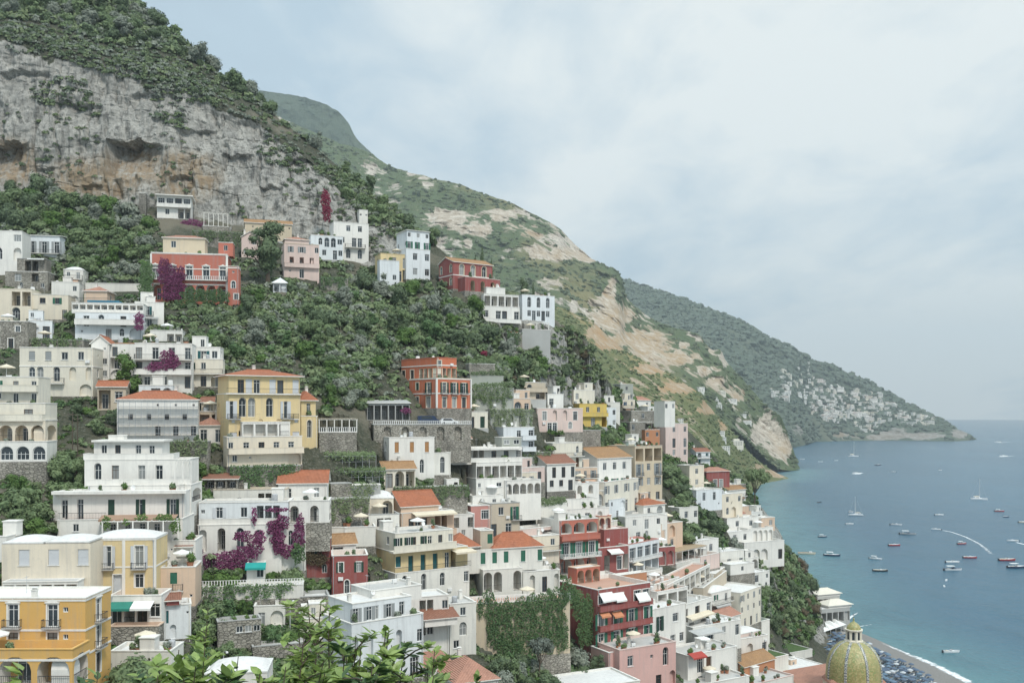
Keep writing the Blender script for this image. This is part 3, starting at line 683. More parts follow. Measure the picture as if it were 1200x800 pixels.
    def _win(s, wn, fr, sh, tr, cap):
        fc, a, zb, w, h, arch, rev, ch, p3, hh = wn
        rz = {'F': 0, 'R': math.pi/2, 'L': -math.pi/2}[fc]
        k = min(1.5, max(.6, hh/2.75))
        if ch in 'nN': return
        if ch in 'APLQ':   # deep loggia: a glazed door on its back wall
            ww = q5(min(w*.55, 1.5*k)); h2 = q5(min(h*.8, 2.15*k)) if ch in 'AL' else q5(h*.72)
            me, gm = win_meshes(ww, h2, 0, fr, 2)
            o = link('door' if ch in 'AL' else 'window', me, s.root, p3(a+rng.uniform(-.12, .12)*w, zb+.01, rev-.01), rz); link('pane', gm, o)
            if ch in 'AL' and rng.random() < .65:
                r = MB(); rail_mb(r, [(-w/2+.01, 0, 0), (w/2-.01, 0, 0)], .95*k, 'rail'); r.build('railing', M_IRON, s.root, p3(a, zb+.01, .12), rz)
            return
        mull = 1 if w < .55 else (2 if w < 1.7 else (3 if w < 2.6 else 4))
        door = ch in 'dDgbpT'
        frm = M_FRAMED if (fr is M_FRAME and ch in 'dD' and rng.random() < .3) else fr
        if ch in 'ST':
            me = shutter_mesh(q5(w*.96), q5(h*.98), sh); o = link('shutter', me, s.root, p3(a, zb+.01, rev-.01), rz)
        elif ch == 'p':
            key = ('p', w, h, sh)
            if key not in _win:
                mb = MB(); mb.box(-w/2+.02, w/2-.02, -.06, 0, 0, h-.02); mb.box(-w*.36, -w*.06, -.075, -.06, h*.1, h*.45); mb.box(w*.06, w*.36, -.075, -.06, h*.1, h*.45); mb.box(-w*.36, -w*.06, -.075, -.06, h*.52, h*.92); mb.box(w*.06, w*.36, -.075, -.06, h*.52, h*.92)
                _win[key] = mb.mesh('door', shm(sh))
            o = link('door', _win[key], s.root, p3(a, zb, rev-.01), rz)
        else:
            me, gm = win_meshes(w, h, arch, frm, mull)
            o = link('door' if door else 'window', me, s.root, p3(a, zb, rev-.01), rz); link('pane', gm, o)
            if ch in 'gs' or (ch == 'b' and sh != 'none'):
                sw = q5(w*.5); me2 = shutter_mesh(sw, q5(h), sh)
                for sg in (-1, 1):
                    if rng.random() < .22: link('shutter', me2, o, (sg*sw*.5, -rev+.05, 0))
                    else: link('shutter', me2, o, (sg*(w/2+sw/2+.01), -rev-.0, 0), -sg*R(rng.choice((0, 0, 8, 14))))
        if tr and ch not in 'oh': link('surround', surround_mesh(w, h, arch, wm(tr), cap), o, (0, -rev+.012, 0))
        elif not s.far and ch in 'wWsS' and rng.random() < .8:
            key = ('sill', w)
            if key not in _win:
                mb = MB(); mb.box(-w/2-.1, w/2+.1, -.12, -.0, -.08, 0); _win[key] = mb.mesh('sill', M_WHITEP)
            link('sill', _win[key], o, (0, -rev+.008, -.002))
        if ch == 'b':
            key = ('bal', w)
            if key not in _win:
                b = MB(); b.box(-w*.85, w*.85, -.75, -.004, -.14, -.0); r = MB(); rail_mb(r, [(-w*.82, -.01, 0), (-w*.82, -.7, 0), (w*.82, -.7, 0), (w*.82, -.01, 0)], .95, 'rail'); _win[key] = (b.mesh('balcony', M_CONC), r.mesh('railing', M_IRON))
            bo = link('balcony', _win[key][0], s.root, p3(a, zb, 0), rz); link('railing', _win[key][1], bo)
    def _roof(s, kind, x0, x1, y0, y1, z, par, rh, e, rm, clutter, rd, cm):
        mb = MB(); ro = None
        if kind == 'flat':
            o = .07; i = .24; c0, c1 = z-.10, z+.05; fz = z-par
            out = [(x0-o, y0-o), (x1+o, y0-o), (x1+o, y1+o), (x0-o, y1+o)]; inn = [(x0+i, y0+i), (x1-i, y0+i), (x1-i, y1-i), (x0+i, y1-i)]
            for k in range(4):
                A, B_, C_, D_ = out[k], out[(k+1) % 4], inn[(k+1) % 4], inn[k]
                mb.poly([(*A, c1), (*B_, c1), (*C_, c1), (*D_, c1)], 1); mb.poly([(*A, c0), (*B_, c0), (*B_, c1), (*A, c1)], 1)
                mb.poly([(*D_, c1), (*C_, c1), (*C_, fz), (*D_, fz)], 1)
                mb.poly([(*A, c0), (*B_, c0), (*out[(k+1) % 4], c0), (*out[k], c0)], 1) if 0 else None
            mb.poly([(*q, fz) for q in inn], 0)
            ro = mb.build('roof', [rd or rng.choice((M_ROOFW, M_ROOFW, M_ROOFG)), wm(cm or 'white')], s.root)
            if clutter: s._clutter(ro, x0+.6, x1-.6, y0+.8, y1-.6, fz, clutter)
            return
        if kind == 'none': return
        xa, xb, ya, yb = x0-e, x1+e, y0-e, y1+e; t = .16; ym = (y0+y1)/2; xm = (x0+x1)/2
        def slab(top):
            ix = len(mb.v); n = len(top[0])
        if kind == 'dome':
            n = 10; pts = {}
            for i in range(n+1):
                for j in range(n+1):
                    a, b = i/n*2-1, j/n*2-1
                    pts[i, j] = (xm+(x1-x0)/2*a*1.0, ym+(y1-y0)/2*b, z+.02+rh*(1-a*a)**.6*(1-b*b)**.6)
            for i in range(n):
                for j in range(n): mb.poly([pts[i, j], pts[i+1, j], pts[i+1, j+1], pts[i, j+1]])
            for (a, b, c, dd) in ((x0-.08, x1+.08, y0-.08, y0+.2), (x0-.08, x1+.08, y1-.2, y1+.08), (x0-.08, x0+.2, y0+.2, y1-.2), (x1-.2, x1+.08, y0+.2, y1-.2)): mb.box(a, b, c, dd, z-.1, z+.12)
            mb.build('roof', M_ROOFW, s.root); return
        k = rh/max(.1, (y1-y0)/2) if kind != 'gabley' else rh/max(.1, (x1-x0)/2)
        ze = z-e*k+.03; zr = z+rh+.03; faces = []
        if kind == 'gable': faces = [[(xa, ya, ze), (xb, ya, ze), (xb, ym, zr), (xa, ym, zr)], [(xb, yb, ze), (xa, yb, ze), (xa, ym, zr), (xb, ym, zr)]]
        elif kind == 'gabley': faces = [[(xa, yb, ze), (xa, ya, ze), (xm, ya, zr), (xm, yb, zr)], [(xb, ya, ze), (xb, yb, ze), (xm, yb, zr), (xm, ya, zr)]]
        elif kind == 'hip':
            W, Dp = xb-xa, yb-ya
            if W >= Dp: r0, r1 = (xa+Dp/2, ym, zr), (xb-Dp/2, ym, zr)
            else: r0, r1 = (xm, ya+W/2, zr), (xm, yb-W/2, zr)
            a, b, c, dd = (xa, ya, ze), (xb, ya, ze), (xb, yb, ze), (xa, yb, ze)
            faces = [[a, b, r1, r0], [b, c, r1], [c, dd, r0, r1], [dd, a, r0]] if W >= Dp else [[a, b, r0], [b, c, r1, r0], [c, dd, r1], [dd, a, r0, r1]]
        elif kind == 'shed': faces = [[(xa, ya, z-.1), (xb, ya, z-.1), (xb, yb, z+rh), (xa, yb, z+rh)]]
        for f in faces:
            mb.poly([(p[0], p[1], p[2]+t) for p in f], 0); mb.poly([p for p in reversed(f)], 1)
            n = len(f)
            for i in range(n): A, B_ = f[i], f[(i+1) % n]; mb.poly([A, B_, (B_[0], B_[1], B_[2]+t), (A[0], A[1], A[2]+t)], 1)
        ro = mb.build('roof', [wm(rm or 'tile'), wm('white')], s.root)
        ridge = MB()
        for f in faces[:1]:
            if len(f) == 4: ridge.tube([(f[3][0], f[3][1], f[3][2]+t), (f[2][0], f[2][1], f[2][2]+t)], .13, 6); ridge.build('ridge_tiles', wm(rm or 'tile'), ro)
        if clutter and rng.random() < .7: s._chimney(ro, x0+(x1-x0)*rng.uniform(.15, .85), ym+(y1-ym)*.4, z+rh*.4, rh*.6+.9)
    def _chimney(s, ro, x, y, z, h):
        b = MB(); b.box(x-.28, x+.28, y-.28, y+.28, z-.3, z+h); b.box(x-.36, x+.36, y-.36, y+.36, z+h, z+h+.1); b.box(x-.2, x+.2, y-.2, y+.2, z+h+.1, z+h+.3); b.box(x-.34, x+.34, y-.34, y+.34, z+h+.3, z+h+.36); b.build('chimney', wm('white'), ro)
    def _clutter(s, ro, x0, x1, y0, y1, z, lv):
        if x1-x0 < 1.5 or y1-y0 < 1.5: return
        def xy(): return rng.uniform(x0, x1), rng.uniform(y0, y1)
        if rng.random() < .7: x, y = xy(); s._chimney(ro, x, y, z+.3, rng.uniform(.5, 1.0))
        if rng.random() < .55:
            x, y = xy(); b = MB(); b.lathe([(0, z+.3), (.45, z+.32), (.5, z+.5), (.5, z+1.2), (.42, z+1.35), (0, z+1.4)], 10, (x, y)); b.box(x-.5, x+.5, y-.4, y+.4, z+.003, z+.3); b.build('water_tank', M_GREY if rng.random() < .5 else M_WHITEP, ro)
        if rng.random() < .6:
            x, y = xy(); b = MB(); b.tube([(x, y, z), (x, y, z+2.2)], .025, 4)
            for k in range(5): b.tube([(x-.3+.06*k, y-.5+.25*k, z+2.0), (x+.3-.06*k, y-.5+.25*k, z+2.0)], .014, 3)
            b.tube([(x, y-.5, z+2.0), (x, y+.5, z+2.0)], .016, 3); b.build('antenna', M_GREY, ro)
        if rng.random() < .45:
            x, y = xy(); b = MB(); b.box(x-.42, x+.42, y-.18, y+.18, z+.12, z+.72); b.box(x-.4, x-.3, y-.15, y+.15, z, z+.12); b.box(x+.3, x+.4, y-.15, y+.15, z, z+.12); b.tube([(x+.05, y-.2, z+.42), (x+.05, y-.18, z+.42)], .22, 10); b.build('air_conditioner', M_WHITEP, ro)
        if rng.random() < .4:
            x, y = xy(); b = MB(); b.tube([(x, y, z), (x, y, z+.9)], .03, 5)
            pr = [(.02, .0), (.2, .03), (.36, .1), (.44, .17)]; base = len(b.v); n = 10
            for r_, q_ in pr:
                for j in range(n): w = 2*math.pi*j/n; b.v.append((x+r_*math.cos(w)*.9, y-.1-q_*.8+r_*math.sin(w)*.25, z+1.05+r_*math.sin(w)))
            for k in range(3):
                for j in range(n): a0 = base+k*n+j; a1 = base+k*n+(j+1) % n; b.f.append((a0, a1, a1+n, a0+n)); b.mi.append(0)
            b.build('satellite_dish', M_WHITEP, ro)
        if lv > 1:
            x, y = xy(); b = MB(); b.box(x-1.0, x+1.0, y-.9, y+.9, z+.002, z+2.1); b.box(x-1.12, x+1.12, y-1.02, y+1.02, z+2.1, z+2.25); b.build('stair_head', wm('white'), ro)
    # ------------------------------------------------ fittings
    def awn(s, u0, u1, v, dep=1.6, c='white', y=0.0, dz=.7):
        x0, x1 = s.X(u0, y), s.X(u1, y); z = s.Z(v, (x0+x1)/2, y); b = MB(); t = .04
        a = [(x0, y-.01, z), (x1, y-.01, z), (x1, y-dep, z-dz), (x0, y-dep, z-dz)]
        b.poly([(p[0], p[1], p[2]+t) for p in a]); b.poly(list(reversed(a)))
        for i in range(4): A, B_ = a[i], a[(i+1) % 4]; b.poly([A, B_, (B_[0], B_[1], B_[2]+t), (A[0], A[1], A[2]+t)])
        b.box(x0, x1, y-dep-.02, y-dep+.01, z-dz-.3, z-dz+.03)
        b.build('awning', clothm(c), s.root); return s
    def slab(s, u0, u1, v, y0, y1, th=.25, m='white', name='roof_slab'):
        x0, x1 = s.X(u0, y0), s.X(u1, y0); z = s.Z(v, (x0+x1)/2, y0); b = MB(); b.box(x0, x1, y0, y1, z-th, z); b.build(name, wm(m), s.root); return s
    def perg(s, u0, u1, v0, v1, dep=3.0, y=0.0, n=4, c=None, m='white', slats=10):
        x0, x1 = s.X(u0, y-dep), s.X(u1, y-dep); xm = (x0+x1)/2; z1 = s.Z(v0, xm, y-dep); z0 = s.Z(v1, xm, y-dep); b = MB(); r = .09
        for k in range(n):
            x = x0+(x1-x0)*k/(n-1); b.box(x-r, x+r, y-dep-r, y-dep+r, z0-.2, z1-.14)
        b.box(x0-.2, x1+.2, y-dep-.06, y-dep+.06, z1-.14, z1)
        for k in range(slats):
            x = x0+(x1-x0)*(k+.5)/slats; b.box(x-.04, x+.04, y-dep-.3, y-.01, z1, z1+.1)
        o = b.build('pergola', wm(m), s.root)
        if c:
            cb = MB(); cb.box(x0-.1, x1+.1, y-dep-.2, y-.02, z1+.104, z1+.16); cb.build('reed_cover' if c == 'reed' else 'canopy', clothm(c), o)
        return s
    def rail(s, u0, u1, v, y=0.0, style='solid', h=1.0, m='white', side=0.0):
        x0, x1 = s.X(u0, y), s.X(u1, y); z = s.Z(v, (x0+x1)/2, y); b = MB()
        pts = [(x0, y, z), (x1, y, z)]
        if side: pts = [(x0, y+side, z)]+pts+[(x1, y+side, z)]
        rail_mb(b, pts, h, style); b.build('railing', wm(m) if style == 'solid' else (M_WHITEP if style == 'bal' else M_IRON), s.root); return s
HOUSES = []; BOX = []; LATE = []
# ================================================================ the town, house by house (photo columns and rows give sizes at each house's own distance)
def Hs(name, label, u, vb, yaw=0, cat='house', **k): return House(name, label, u, vb, yaw, cat, **k)
# ---- bottom left
h = Hs('hotel', 'ochre yellow hotel with white stucco window caps and an arched portico', 50, 830, 0, 'hotel')
h.blk(-54, 100, 700, 830, 'b...b..bo./d...d..do./d...d...../..........', 'b/b/d/.', d=7.2, m='ochre', tr='white', cap=1, sh='none', par=.2, band=(738, 767, 703), clutter=1, cm='white', rd=M_ROOFW)
h.blk(-50, 85, 760, 830, 'AAA/...', 'A/.', d=4.3, y=-4.4, m='ochre', tr='white', par=.9, band=(773,), clutter=0, fh=[1.6, 1], cm='ochre', rd=M_DECK)
h = Hs('house', 'cream house with closed white shutters and low vaulted white roofs', 54, 702, 4)
h.blk(2, 106, 637, 702, '.S.S.S/...../.....', d=7, m='cream', sh='white', roof='none', zt=.1, fh=[1.3, .5, .6]); h.blk(3, 50, 636, 640, d=6.5, m='cream', roof='dome', rh=.75, fd=0, y=.1); h.blk(54, 104, 635, 640, d=6.5, m='cream', roof='dome', rh=.75, fd=0, y=.1)
h.blk(3, 91, 681, 703, 'LLLLLL', d=2.4, y=-2.5, m='white', par=.1, clutter=0, rd=M_GREY)
h = Hs('house', 'yellow house with white trim, two balconies and a white vaulted roof', 144, 700, 6)
h.blk(106, 182, 631, 700, '.b..b./p.p.w.', d=7, m='yellow', tr='white', sh='white', roof='dome', rh=1.0, band=(664, 632), quoin=(107, 145, 181))
h = Hs('house', 'white terraced house with a small tiled shelter beside the yellow house', 204, 668, 8)
h.blk(181, 229, 633, 668, '..o.../......', d=6, m='white', par=.9, clutter=0); h.blk(207, 224, 640, 650, 'Q', d=2.5, y=-.3, m='white', roof='shed', rh=.5, rm='tiledark', fd=.2, clutter=0)
h = Hs('house', 'peach pink house with one green shuttered window and a small balcony', 207, 710, 10)
h.blk(188, 229, 664, 710, '.S../...o', d=6, m='peach', sh='green', par=.4, clutter=0, fh=[1.3, 1], bal=((0, 'rail', .7, 202, 215),))
h = Hs('house', 'white terrace house with green and white awnings above a stone wall', 158, 734, 4)
h.blk(129, 189, 697, 734, 'DLDw', d=5, m='white', par=.8, rd=M_DECK, clutter=0); h.awn(130, 156, 705, 1.7, 'green'); h.awn(157, 181, 704, 1.9, 'white'); h.blk(128, 186, 733, 764, d=2.5, y=-2.4, m='stone', roof='flat', par=.9, cm='peach', clutter=0, rd=M_DECK)
h = Hs('house', 'little white house with a teal door and a dark red tiled canopy', 206, 748, 20)
h.blk(190, 224, 708, 748, 'p..o/.N..', d=5, m='bluewhite', sh='teal', clutter=1); h.blk(195, 210, 703, 708, 'Q', d=2, y=-.6, m='crimson', roof='shed', rh=.5, rm='tiledark', fd=.1, clutter=0)
h = Hs('house', 'white flat roofed outbuildings with machinery below the terrace house', 165, 785, 0)
h.blk(130, 200, 762, 785, '', d=5, m='offwhite', par=.5, clutter=2)
h = Hs('house', 'white house with a low vaulted roof half hidden by foreground leaves', 275, 822, 8)
h.blk(240, 313, 788, 822, '.w..w', 'w', d=7, m='white', roof='dome', rh=1.1)
h = Hs('retaining_wall', 'grey stone wall with white framed shop windows below the trees', 280, 762, 22, 'wall')
h.blk(255, 306, 726, 762, '..WWW/.....', d=3, m='stone', par=.7, cm='grey', clutter=0)
# ---- left edge, middle
h = Hs('hotel', 'cream terraced hotel with white arches at the left edge', 26, 560, 8, 'hotel')
h.blk(-40, 55, 517, 541, 'HHHHH', d=5, m='white', par=.8, clutter=0, rd=M_DECK, fd=.2); h.blk(-40, 54, 541, 562, d=5.6, y=-.4, m='stone', roof='none', zt=0)
h.blk(-40, 53, 492, 517, 'AAAAA', 'A', d=6, y=2.2, m='cream', par=.9, clutter=0, fd=.5); h.blk(-40, 53, 472, 492, '..d..D.', d=6, y=3, m='ivory', par=.9, clutter=0, fd=.5, bal=((0, 'solid', 1.4),)); h.blk(-40, 45, 441, 472, '...s.d.d/...W.d.d', d=6, y=4.5, m='ivory', par=.4, fd=.5, bal=((0, 'solid', 1.1),))
h = Hs('villa', 'white stepped villa with three terraces and a slab roof', 160, 606, 6)
h.blk(103, 224, 568, 606, '.a..H.a.H./..........', 'A/.', d=8, m='white', par=.9, clutter=0); h.blk(99, 222, 538, 568, '.H.D..D.D...', d=7, y=2.4, m='white', par=.3, fd=.5, rd=M_ROOFG, clutter=0, eave=.5); h.rail(101, 224, 568, .3); h.perg(205, 224, 540, 566, 2.2, 2.4, 3, None, slats=6)
h.blk(110, 190, 516, 538, '.w.D..D.d.', d=5, y=5, m='white', par=.25, fd=.3, clutter=0); h.rail(98, 203, 538, 2.6, side=4); h.slab(107, 192, 515.5, 4.2, 10.2, .3); h.blk(127, 145, 510, 515.5, d=2, y=6.5, m='white', fd=.1, clutter=0, par=.2)
h = Hs('villa', 'long white villa with four green shuttered doors above a vine covered pergola', 140, 640, 6)
h.blk(62, 216, 576, 609, '.d.D...g...g...g.', d=6, y=2.5, m='white', par=.5, sh='dkgreen', fd=.5, clutter=1); h.slab(60, 218, 575, 1.2, 2.6, .5); h.blk(67, 214, 608, 640, '..W....d.d.D.d.../.................', d=8, m='white', par=.2, fh=[1.6, 1], clutter=0, rd=M_DECK); h.rail(68, 124, 608, .15, style='rail'); h.awn(120, 209, 603, 2.0, 'brown', dz=.5); h.perg(120, 209, 610, 630, 2.4, 0, 6)
h = Hs('house', 'white house under scaffolding with a red tiled hip roof', 184, 524, 16)
h.blk(137, 232, 468, 524, '....o.o.o/.w.w.w.w./....d.d.d/.........', '..', 'w./w./..', d=8, m='white', roof='hip', rh=1.5, rm='tile', fr=M_FRAMED, clutter=1)
sb = MB(); xs0, xs1 = h.X(138, -1.2), h.X(233, -1.2); zt = h.Z(470, 0, -1.2)
for k in range(15):
    x = xs0+(xs1-xs0)*k/14; sb.tube([(x, -1.2, -3), (x, -1.2, zt)], .035, 4)
for k in range(5):
    z = zt*(k+.6)/5.2; sb.tube([(xs0, -1.2, z), (xs1, -1.2, z)], .03, 4); sb.tube([(xs0, -1.2, z+.9), (xs1, -1.2, z+.9)], .025, 4); sb.box(xs0, xs1, -1.15, -.3, z-.06, z-.02)
so_ = sb.build('scaffolding', M_GREY, None, h.root.location, R(h.yaw)); tag(so_, 'grey scaffolding of poles and planks against the red roofed white house', 'scaffolding')
h = Hs('retaining_wall', 'pale stone retaining wall right of the white stepped villa', 214, 545, 6, 'wall'); h.blk(190, 243, 517, 545, '..', d=3, m='stone', par=.5, cm='grey', clutter=0)
# ---- left edge, upper
h = Hs('house', 'cream house with a wide arched loggia at the left edge', 20, 377, 10)
h.blk(-24, 37, 338, 377, '.L.LL/.H.H.', d=7, m='cream', par=.3, cm='cream')
h = Hs('house', 'cream house wing with a green garage door and two brown windows', 60, 376, 10)
h.blk(37, 80, 345, 374, '.W.s./p...d', d=6, m='cream', sh='green', par=.3, cm='offwhite', fr=M_FRAMED)
h = Hs('house', 'weathered stone house with small white windows at the left edge', 14, 408, 8)
h.blk(-24, 33, 376, 408, '..w..w./..w.d..', d=5, m='stone', tr='white', par=.8, clutter=0)
h = Hs('retaining_wall', 'terraced garden wall of grey stone below the cream wing', 62, 409, 8, 'wall'); h.blk(26, 98, 398, 411, d=4, m='stone', par=.5, clutter=0, cm='grey')
h = Hs('house', 'stone house with a cream upper floor and blue glazed arches', 65, 464, 8)
h.blk(23, 109, 407, 464, '.S.S.W.w./.aH.H.n.n/.........', 'o/w/.', d=7, m='ivory', sh='grey', par=.3, cm='offwhite', fh=[1, 1.1, .8], bal=((1, 'rail', .9, 41, 76),), band=(429,))
h = Hs('hotel', 'white hotel with a blue rooftop pool terrace and a row of dark openings', 125, 398, 10, 'hotel')
h.blk(88, 166, 366, 398, '.D.H..D.d/.........', 'w/.', d=8, m='bluewhite', par=.3, clutter=0); h.rail(87, 168, 379, -1.4, style='solid'); h.slab(87, 168, 379, -1.5, .0, .3); h.blk(84, 168, 355, 366, 'QQQQQQQQQQ', d=6, y=1.5, m='white', par=.3, fd=.3, clutter=0); h.rail(84, 140, 354, 1.8, style='rail')
ps = MB(); x0, x1 = h.X(103, 3), h.X(140, 3); z = h.Z(355, 0, 3); ps.box(x0, x1, 2.4, 6.2, z+.04, z+.5); po = ps.build('pool', plain('pool_blue', (.06, .28, .42), .15, spec=.5), h.root)
h = Hs('house', 'white gabled house with a red tiled roof left of the purple bougainvillea', 132, 446, 10)
h.blk(107, 128, 402, 446, '.o/.w/..', d=7, m='white', roof='gabley', rh=1.5, rm='tile', clutter=0); h.blk(128, 168, 402, 446, 'd.w/LL./...', d=6, y=1, m='white', par=.3, cm='terra')
h = Hs('house', 'white three storey house with long balconies under purple bougainvillea', 194, 455, 12)
h.blk(158, 225, 402, 455, 'd.D.D.D/D.L.d.D/.d.D..D', './w/w', d=7, m='white', par=.4, bal=((0, 'rail', 1.3), (1, 'solid', 1.5)))
h = Hs('house', 'white terrace room with planters above the purple bougainvillea house', 200, 398, 12)
h.blk(176, 214, 387, 400, 'd.LL', d=5, m='white', par=.8)
h = Hs('house', 'white house with arched windows at the left edge below the wood', 8, 322, 10)
h.blk(-30, 26, 270, 322, '....W/..H.N/.....', d=7, m='white', par=.3)
h = Hs('house', 'low white house with three french windows and a terracotta roof edge', 50, 300, 8)
h.blk(26, 70, 276, 297, '.g.g.g', d=6, m='bluewhite', sh='grey', roof='shed', rh=.6, rm='tiledark', bal=((0, 'rail', 1.0),), clutter=0)
h = Hs('house', 'grey stone ruin with a white canopy above the cream house', 34, 338, 8)
h.blk(6, 56, 318, 340, '.D.L./.....', d=5, m='stone', par=.3, clutter=0); h.blk(20, 54, 303, 318, '.LL.', d=4, y=1.5, m='stone', par=.2, fd=.4, clutter=0, cm='grey'); h.awn(34, 54, 303, 1.5, 'white', 1.5, .2)
h = Hs('retaining_wall', 'long pale terrace wall with a blue railing in front of the wood', 132, 342, 8, 'wall'); h.blk(100, 168, 332, 342, d=6, m='offwhite', par=.2, clutter=0); h.rail(100, 166, 332, .3, style='rail')
# ---- under the cliff
h = Hs('house', 'white house with ribbon windows standing right under the cliff', 204, 256, 14)
h.blk(184, 224, 229, 256, 'DDDD/.w.LL', d=6, m='white', par=.2, bal=((0, 'solid', 1.2),), clutter=0); h.slab(182, 226, 228, -1.3, 7, .3); h.blk(163, 171, 226, 250, '.', d=3, y=1, m='darkstone', par=.1, clutter=0)
h = Hs('hotel', 'pink red palazzo hotel with white pilasters and a sandy attic', 222, 356, 10, 'hotel')
h.blk(177, 266, 298, 352, 'b.b.b.b.b/AAAAAAA', 'b/w', d=9, m='red', tr='white', cap=1, sh='none', par=.5, cm='palepink', band=(297, 315, 333), quoin=True, bal=((0, 'bal', .8),), rd=M_DECK, fh=[1.15, 1])
h.blk(191, 240, 279, 296, '.w....', d=5, y=3, m='sand', roof='hip', rh=.8, rm='tilepink', fd=.5, clutter=0); h.blk(256, 273, 284, 298, '.w.', d=4, y=2.5, m='red', par=.3, fd=.5, clutter=0)
h.blk(267, 280, 312, 356, 'o/a/.', d=4, y=-2, m='red', tr='white', par=.3, clutter=0, band=(314,))
h = Hs('villa', 'beige villa with a shallow gable below the cliff', 314, 282, 16)
h.blk(287, 342, 262, 282, '.o..o.o.o/d...w....', 'w', d=7, m='sand', roof='gable', rh=1.5, rm='tileochre', fr=M_FRAMED)
h = Hs('house', 'small pale pink gabled house left of the tall pine', 293, 302, 16); h.blk(283, 303, 278, 302, '.w/w.', d=5, m='palepink', roof='gabley', rh=1.6, rm='tilepink')
h = Hs('house', 'pink house with dark loggia openings right of the tall pine', 352, 326, 20)
h.blk(333, 374, 286, 326, '.s.s..w/.L.L.L./.......', 'o/L/.', d=7, m='palepink', sh='grey', roof='flat', par=.3, cm='sand', bal=((1, 'solid', .8),)); h.blk(334, 362, 281, 286, d=5, y=1, m='palepink', roof='hip', rh=.9, rm='tilepink', fd=.3)
h = Hs('house', 'white house with pale blue windows under the cliff', 382, 306, 18); h.blk(364, 402, 276, 304, '.aHHW/w.w.Dw', d=6, m='bluewhite', par=.4, sh='blue')
h = Hs('house', 'tall white cube house with a dark balcony under the cliff', 412, 306, 22)
h.blk(391, 432, 261, 304, '..w.w./.w.DD./..H.H.', 'w/w/.', d=7, m='white', par=.3, bal=((1, 'rail', 1.2, 404, 428),))
h = Hs('house', 'tiny white ruin high on the ledge of the cliff end', 426, 262, 20); h.blk(421, 431, 246, 260, 'o.o', d=4, m='offwhite', par=.3, clutter=0)
h = Hs('house', 'tall white tower house with a low hip roof beside the yellow house', 486, 328, 30)
h.blk(476, 504, 292, 328, '.w.w/.w.w', 'w/w', 'w/w', d=8, m='bluewhite', par=.3, clutter=0); h.blk(477, 503, 271, 292, 'w.w.w/g.g.g', '', 'o.o/w.w', d=8, y=.5, m='bluewhite', fd=.4, roof='hip', rh=.8, rm='grey', clutter=0)
h = Hs('house', 'yellow house with a pale blue garden wall and rounded corner', 466, 330, 22)
h.blk(446, 490, 298, 330, '..w.d.H/..LdL..', 'w/w', 'w/w', d=7, m='yellow', par=.4, cm='yellow'); h.blk(445, 468, 305, 332, '.../...', d=3, y=-3.2, m='bluewhite', par=.8, clutter=0)
h = Hs('villa', 'crimson villa with cream arched window frames and an ochre gable roof', 548, 340, 34)
h.blk(531, 577, 309, 340, '.H.H.H./.A.A.A.', 'w/w', 'a.a/a.a', d=8.5, m='crimson', tr='sand', roof='gable', rh=1.7, rm='tileochre', band=(324,)); h.blk(545, 586, 326, 342, '.A.A.A.', 'A', d=4, y=-4.1, m='crimson', tr='sand', par=.9, clutter=0, cm='palepink')
h = Hs('house', 'white house with a slab roof and dark terrace below the crimson villa', 588, 378, 24)
h.blk(566, 609, 359, 378, 'w.DD.D', d=6, m='white', par=.3, bal=((0, 'solid', 1.3),), clutter=0); h.blk(567, 608, 345, 359, 'LLLLL', d=5, y=1.2, m='white', par=.2, fd=.4, clutter=0); h.blk(570, 592, 337, 345, '.', d=4, y=2, m='white', par=.3, fd=.3)
h = Hs('house', 'bluish white house with a row of arched windows at the end of the spur', 632, 376, 24)
h.blk(612, 650, 346, 376, '.H.H.H./.wDwDw.', 'a/w', d=7, m='bluewhite', par=.4)
h = Hs('house', 'grey rendered terrace block with a white pergola on the rocky spur', 624, 410, 18)
h.blk(612, 645, 386, 410, '......', d=5, m='grey', par=.6, clutter=0, cm='white'); h.perg(622, 643, 378, 386, 2.5, 4, 4, None)
h = Hs('retaining_wall', 'pale stone wall curving left of the grey terrace block', 602, 402, 18, 'wall'); h.blk(594, 612, 390, 404, d=4, m='stone', par=.4, clutter=0)
# ---- hotels in the middle of the slope
h = Hs('hotel', 'large yellow hotel with a red hip roof and white loggia windows', 302, 545, 30, 'hotel')
h.blk(268, 352, 461, 527, 'bHH.H.b./T..n.n.T/TLLLLL.T', '', 'o.././o..', d=10, m='yellow', tr=None, par=.5, clutter=0, sh='white', fh=[1.15, .2, 1.35], bal=((0, 'rail', .5, 270, 282), (0, 'rail', .5, 338, 350)))
h.blk(268, 351, 440, 461, '.dTD.Td.T', '', '...', d=9, y=1.0, m='yellow', roof='hip', rh=1.1, rm='tile', fd=.5, sh='white', eave=.8); h.rail(266, 353, 461, -.4, style='rail'); h.slab(265, 353, 461, -.6, 1.0, .2)
h.blk(284, 340, 494, 511, 'LLLL', 'L', d=1.5, y=-1.6, m='white', par=.1, clutter=0, fd=0, rd=M_GREY); h.blk(266, 354, 511, 545, 'w.D.D.D.D./..........', d=3, y=-2.2, m='cream', par=.9, clutter=0, fh=[1, 1], bal=((0, 'solid', 1.4),), rd=M_DECK)
h = Hs('house', 'small yellow annex with a tiled roof and a blue arched window', 364, 524, 30)
h.blk(353, 372, 487, 524, '.H./...', d=7, m='yellow', par=.7, clutter=0, tr='cream', fh=[1.6, .6]); h.blk(353, 370, 468, 487, '.D.', d=5, y=1.2, m='yellow', roof='hip', rh=1.6, rm='tile', fd=.6, eave=.5)
h = Hs('pergola', 'white dining pergola on a terrace beside the yellow hotel', 396, 516, 24, 'pergola')
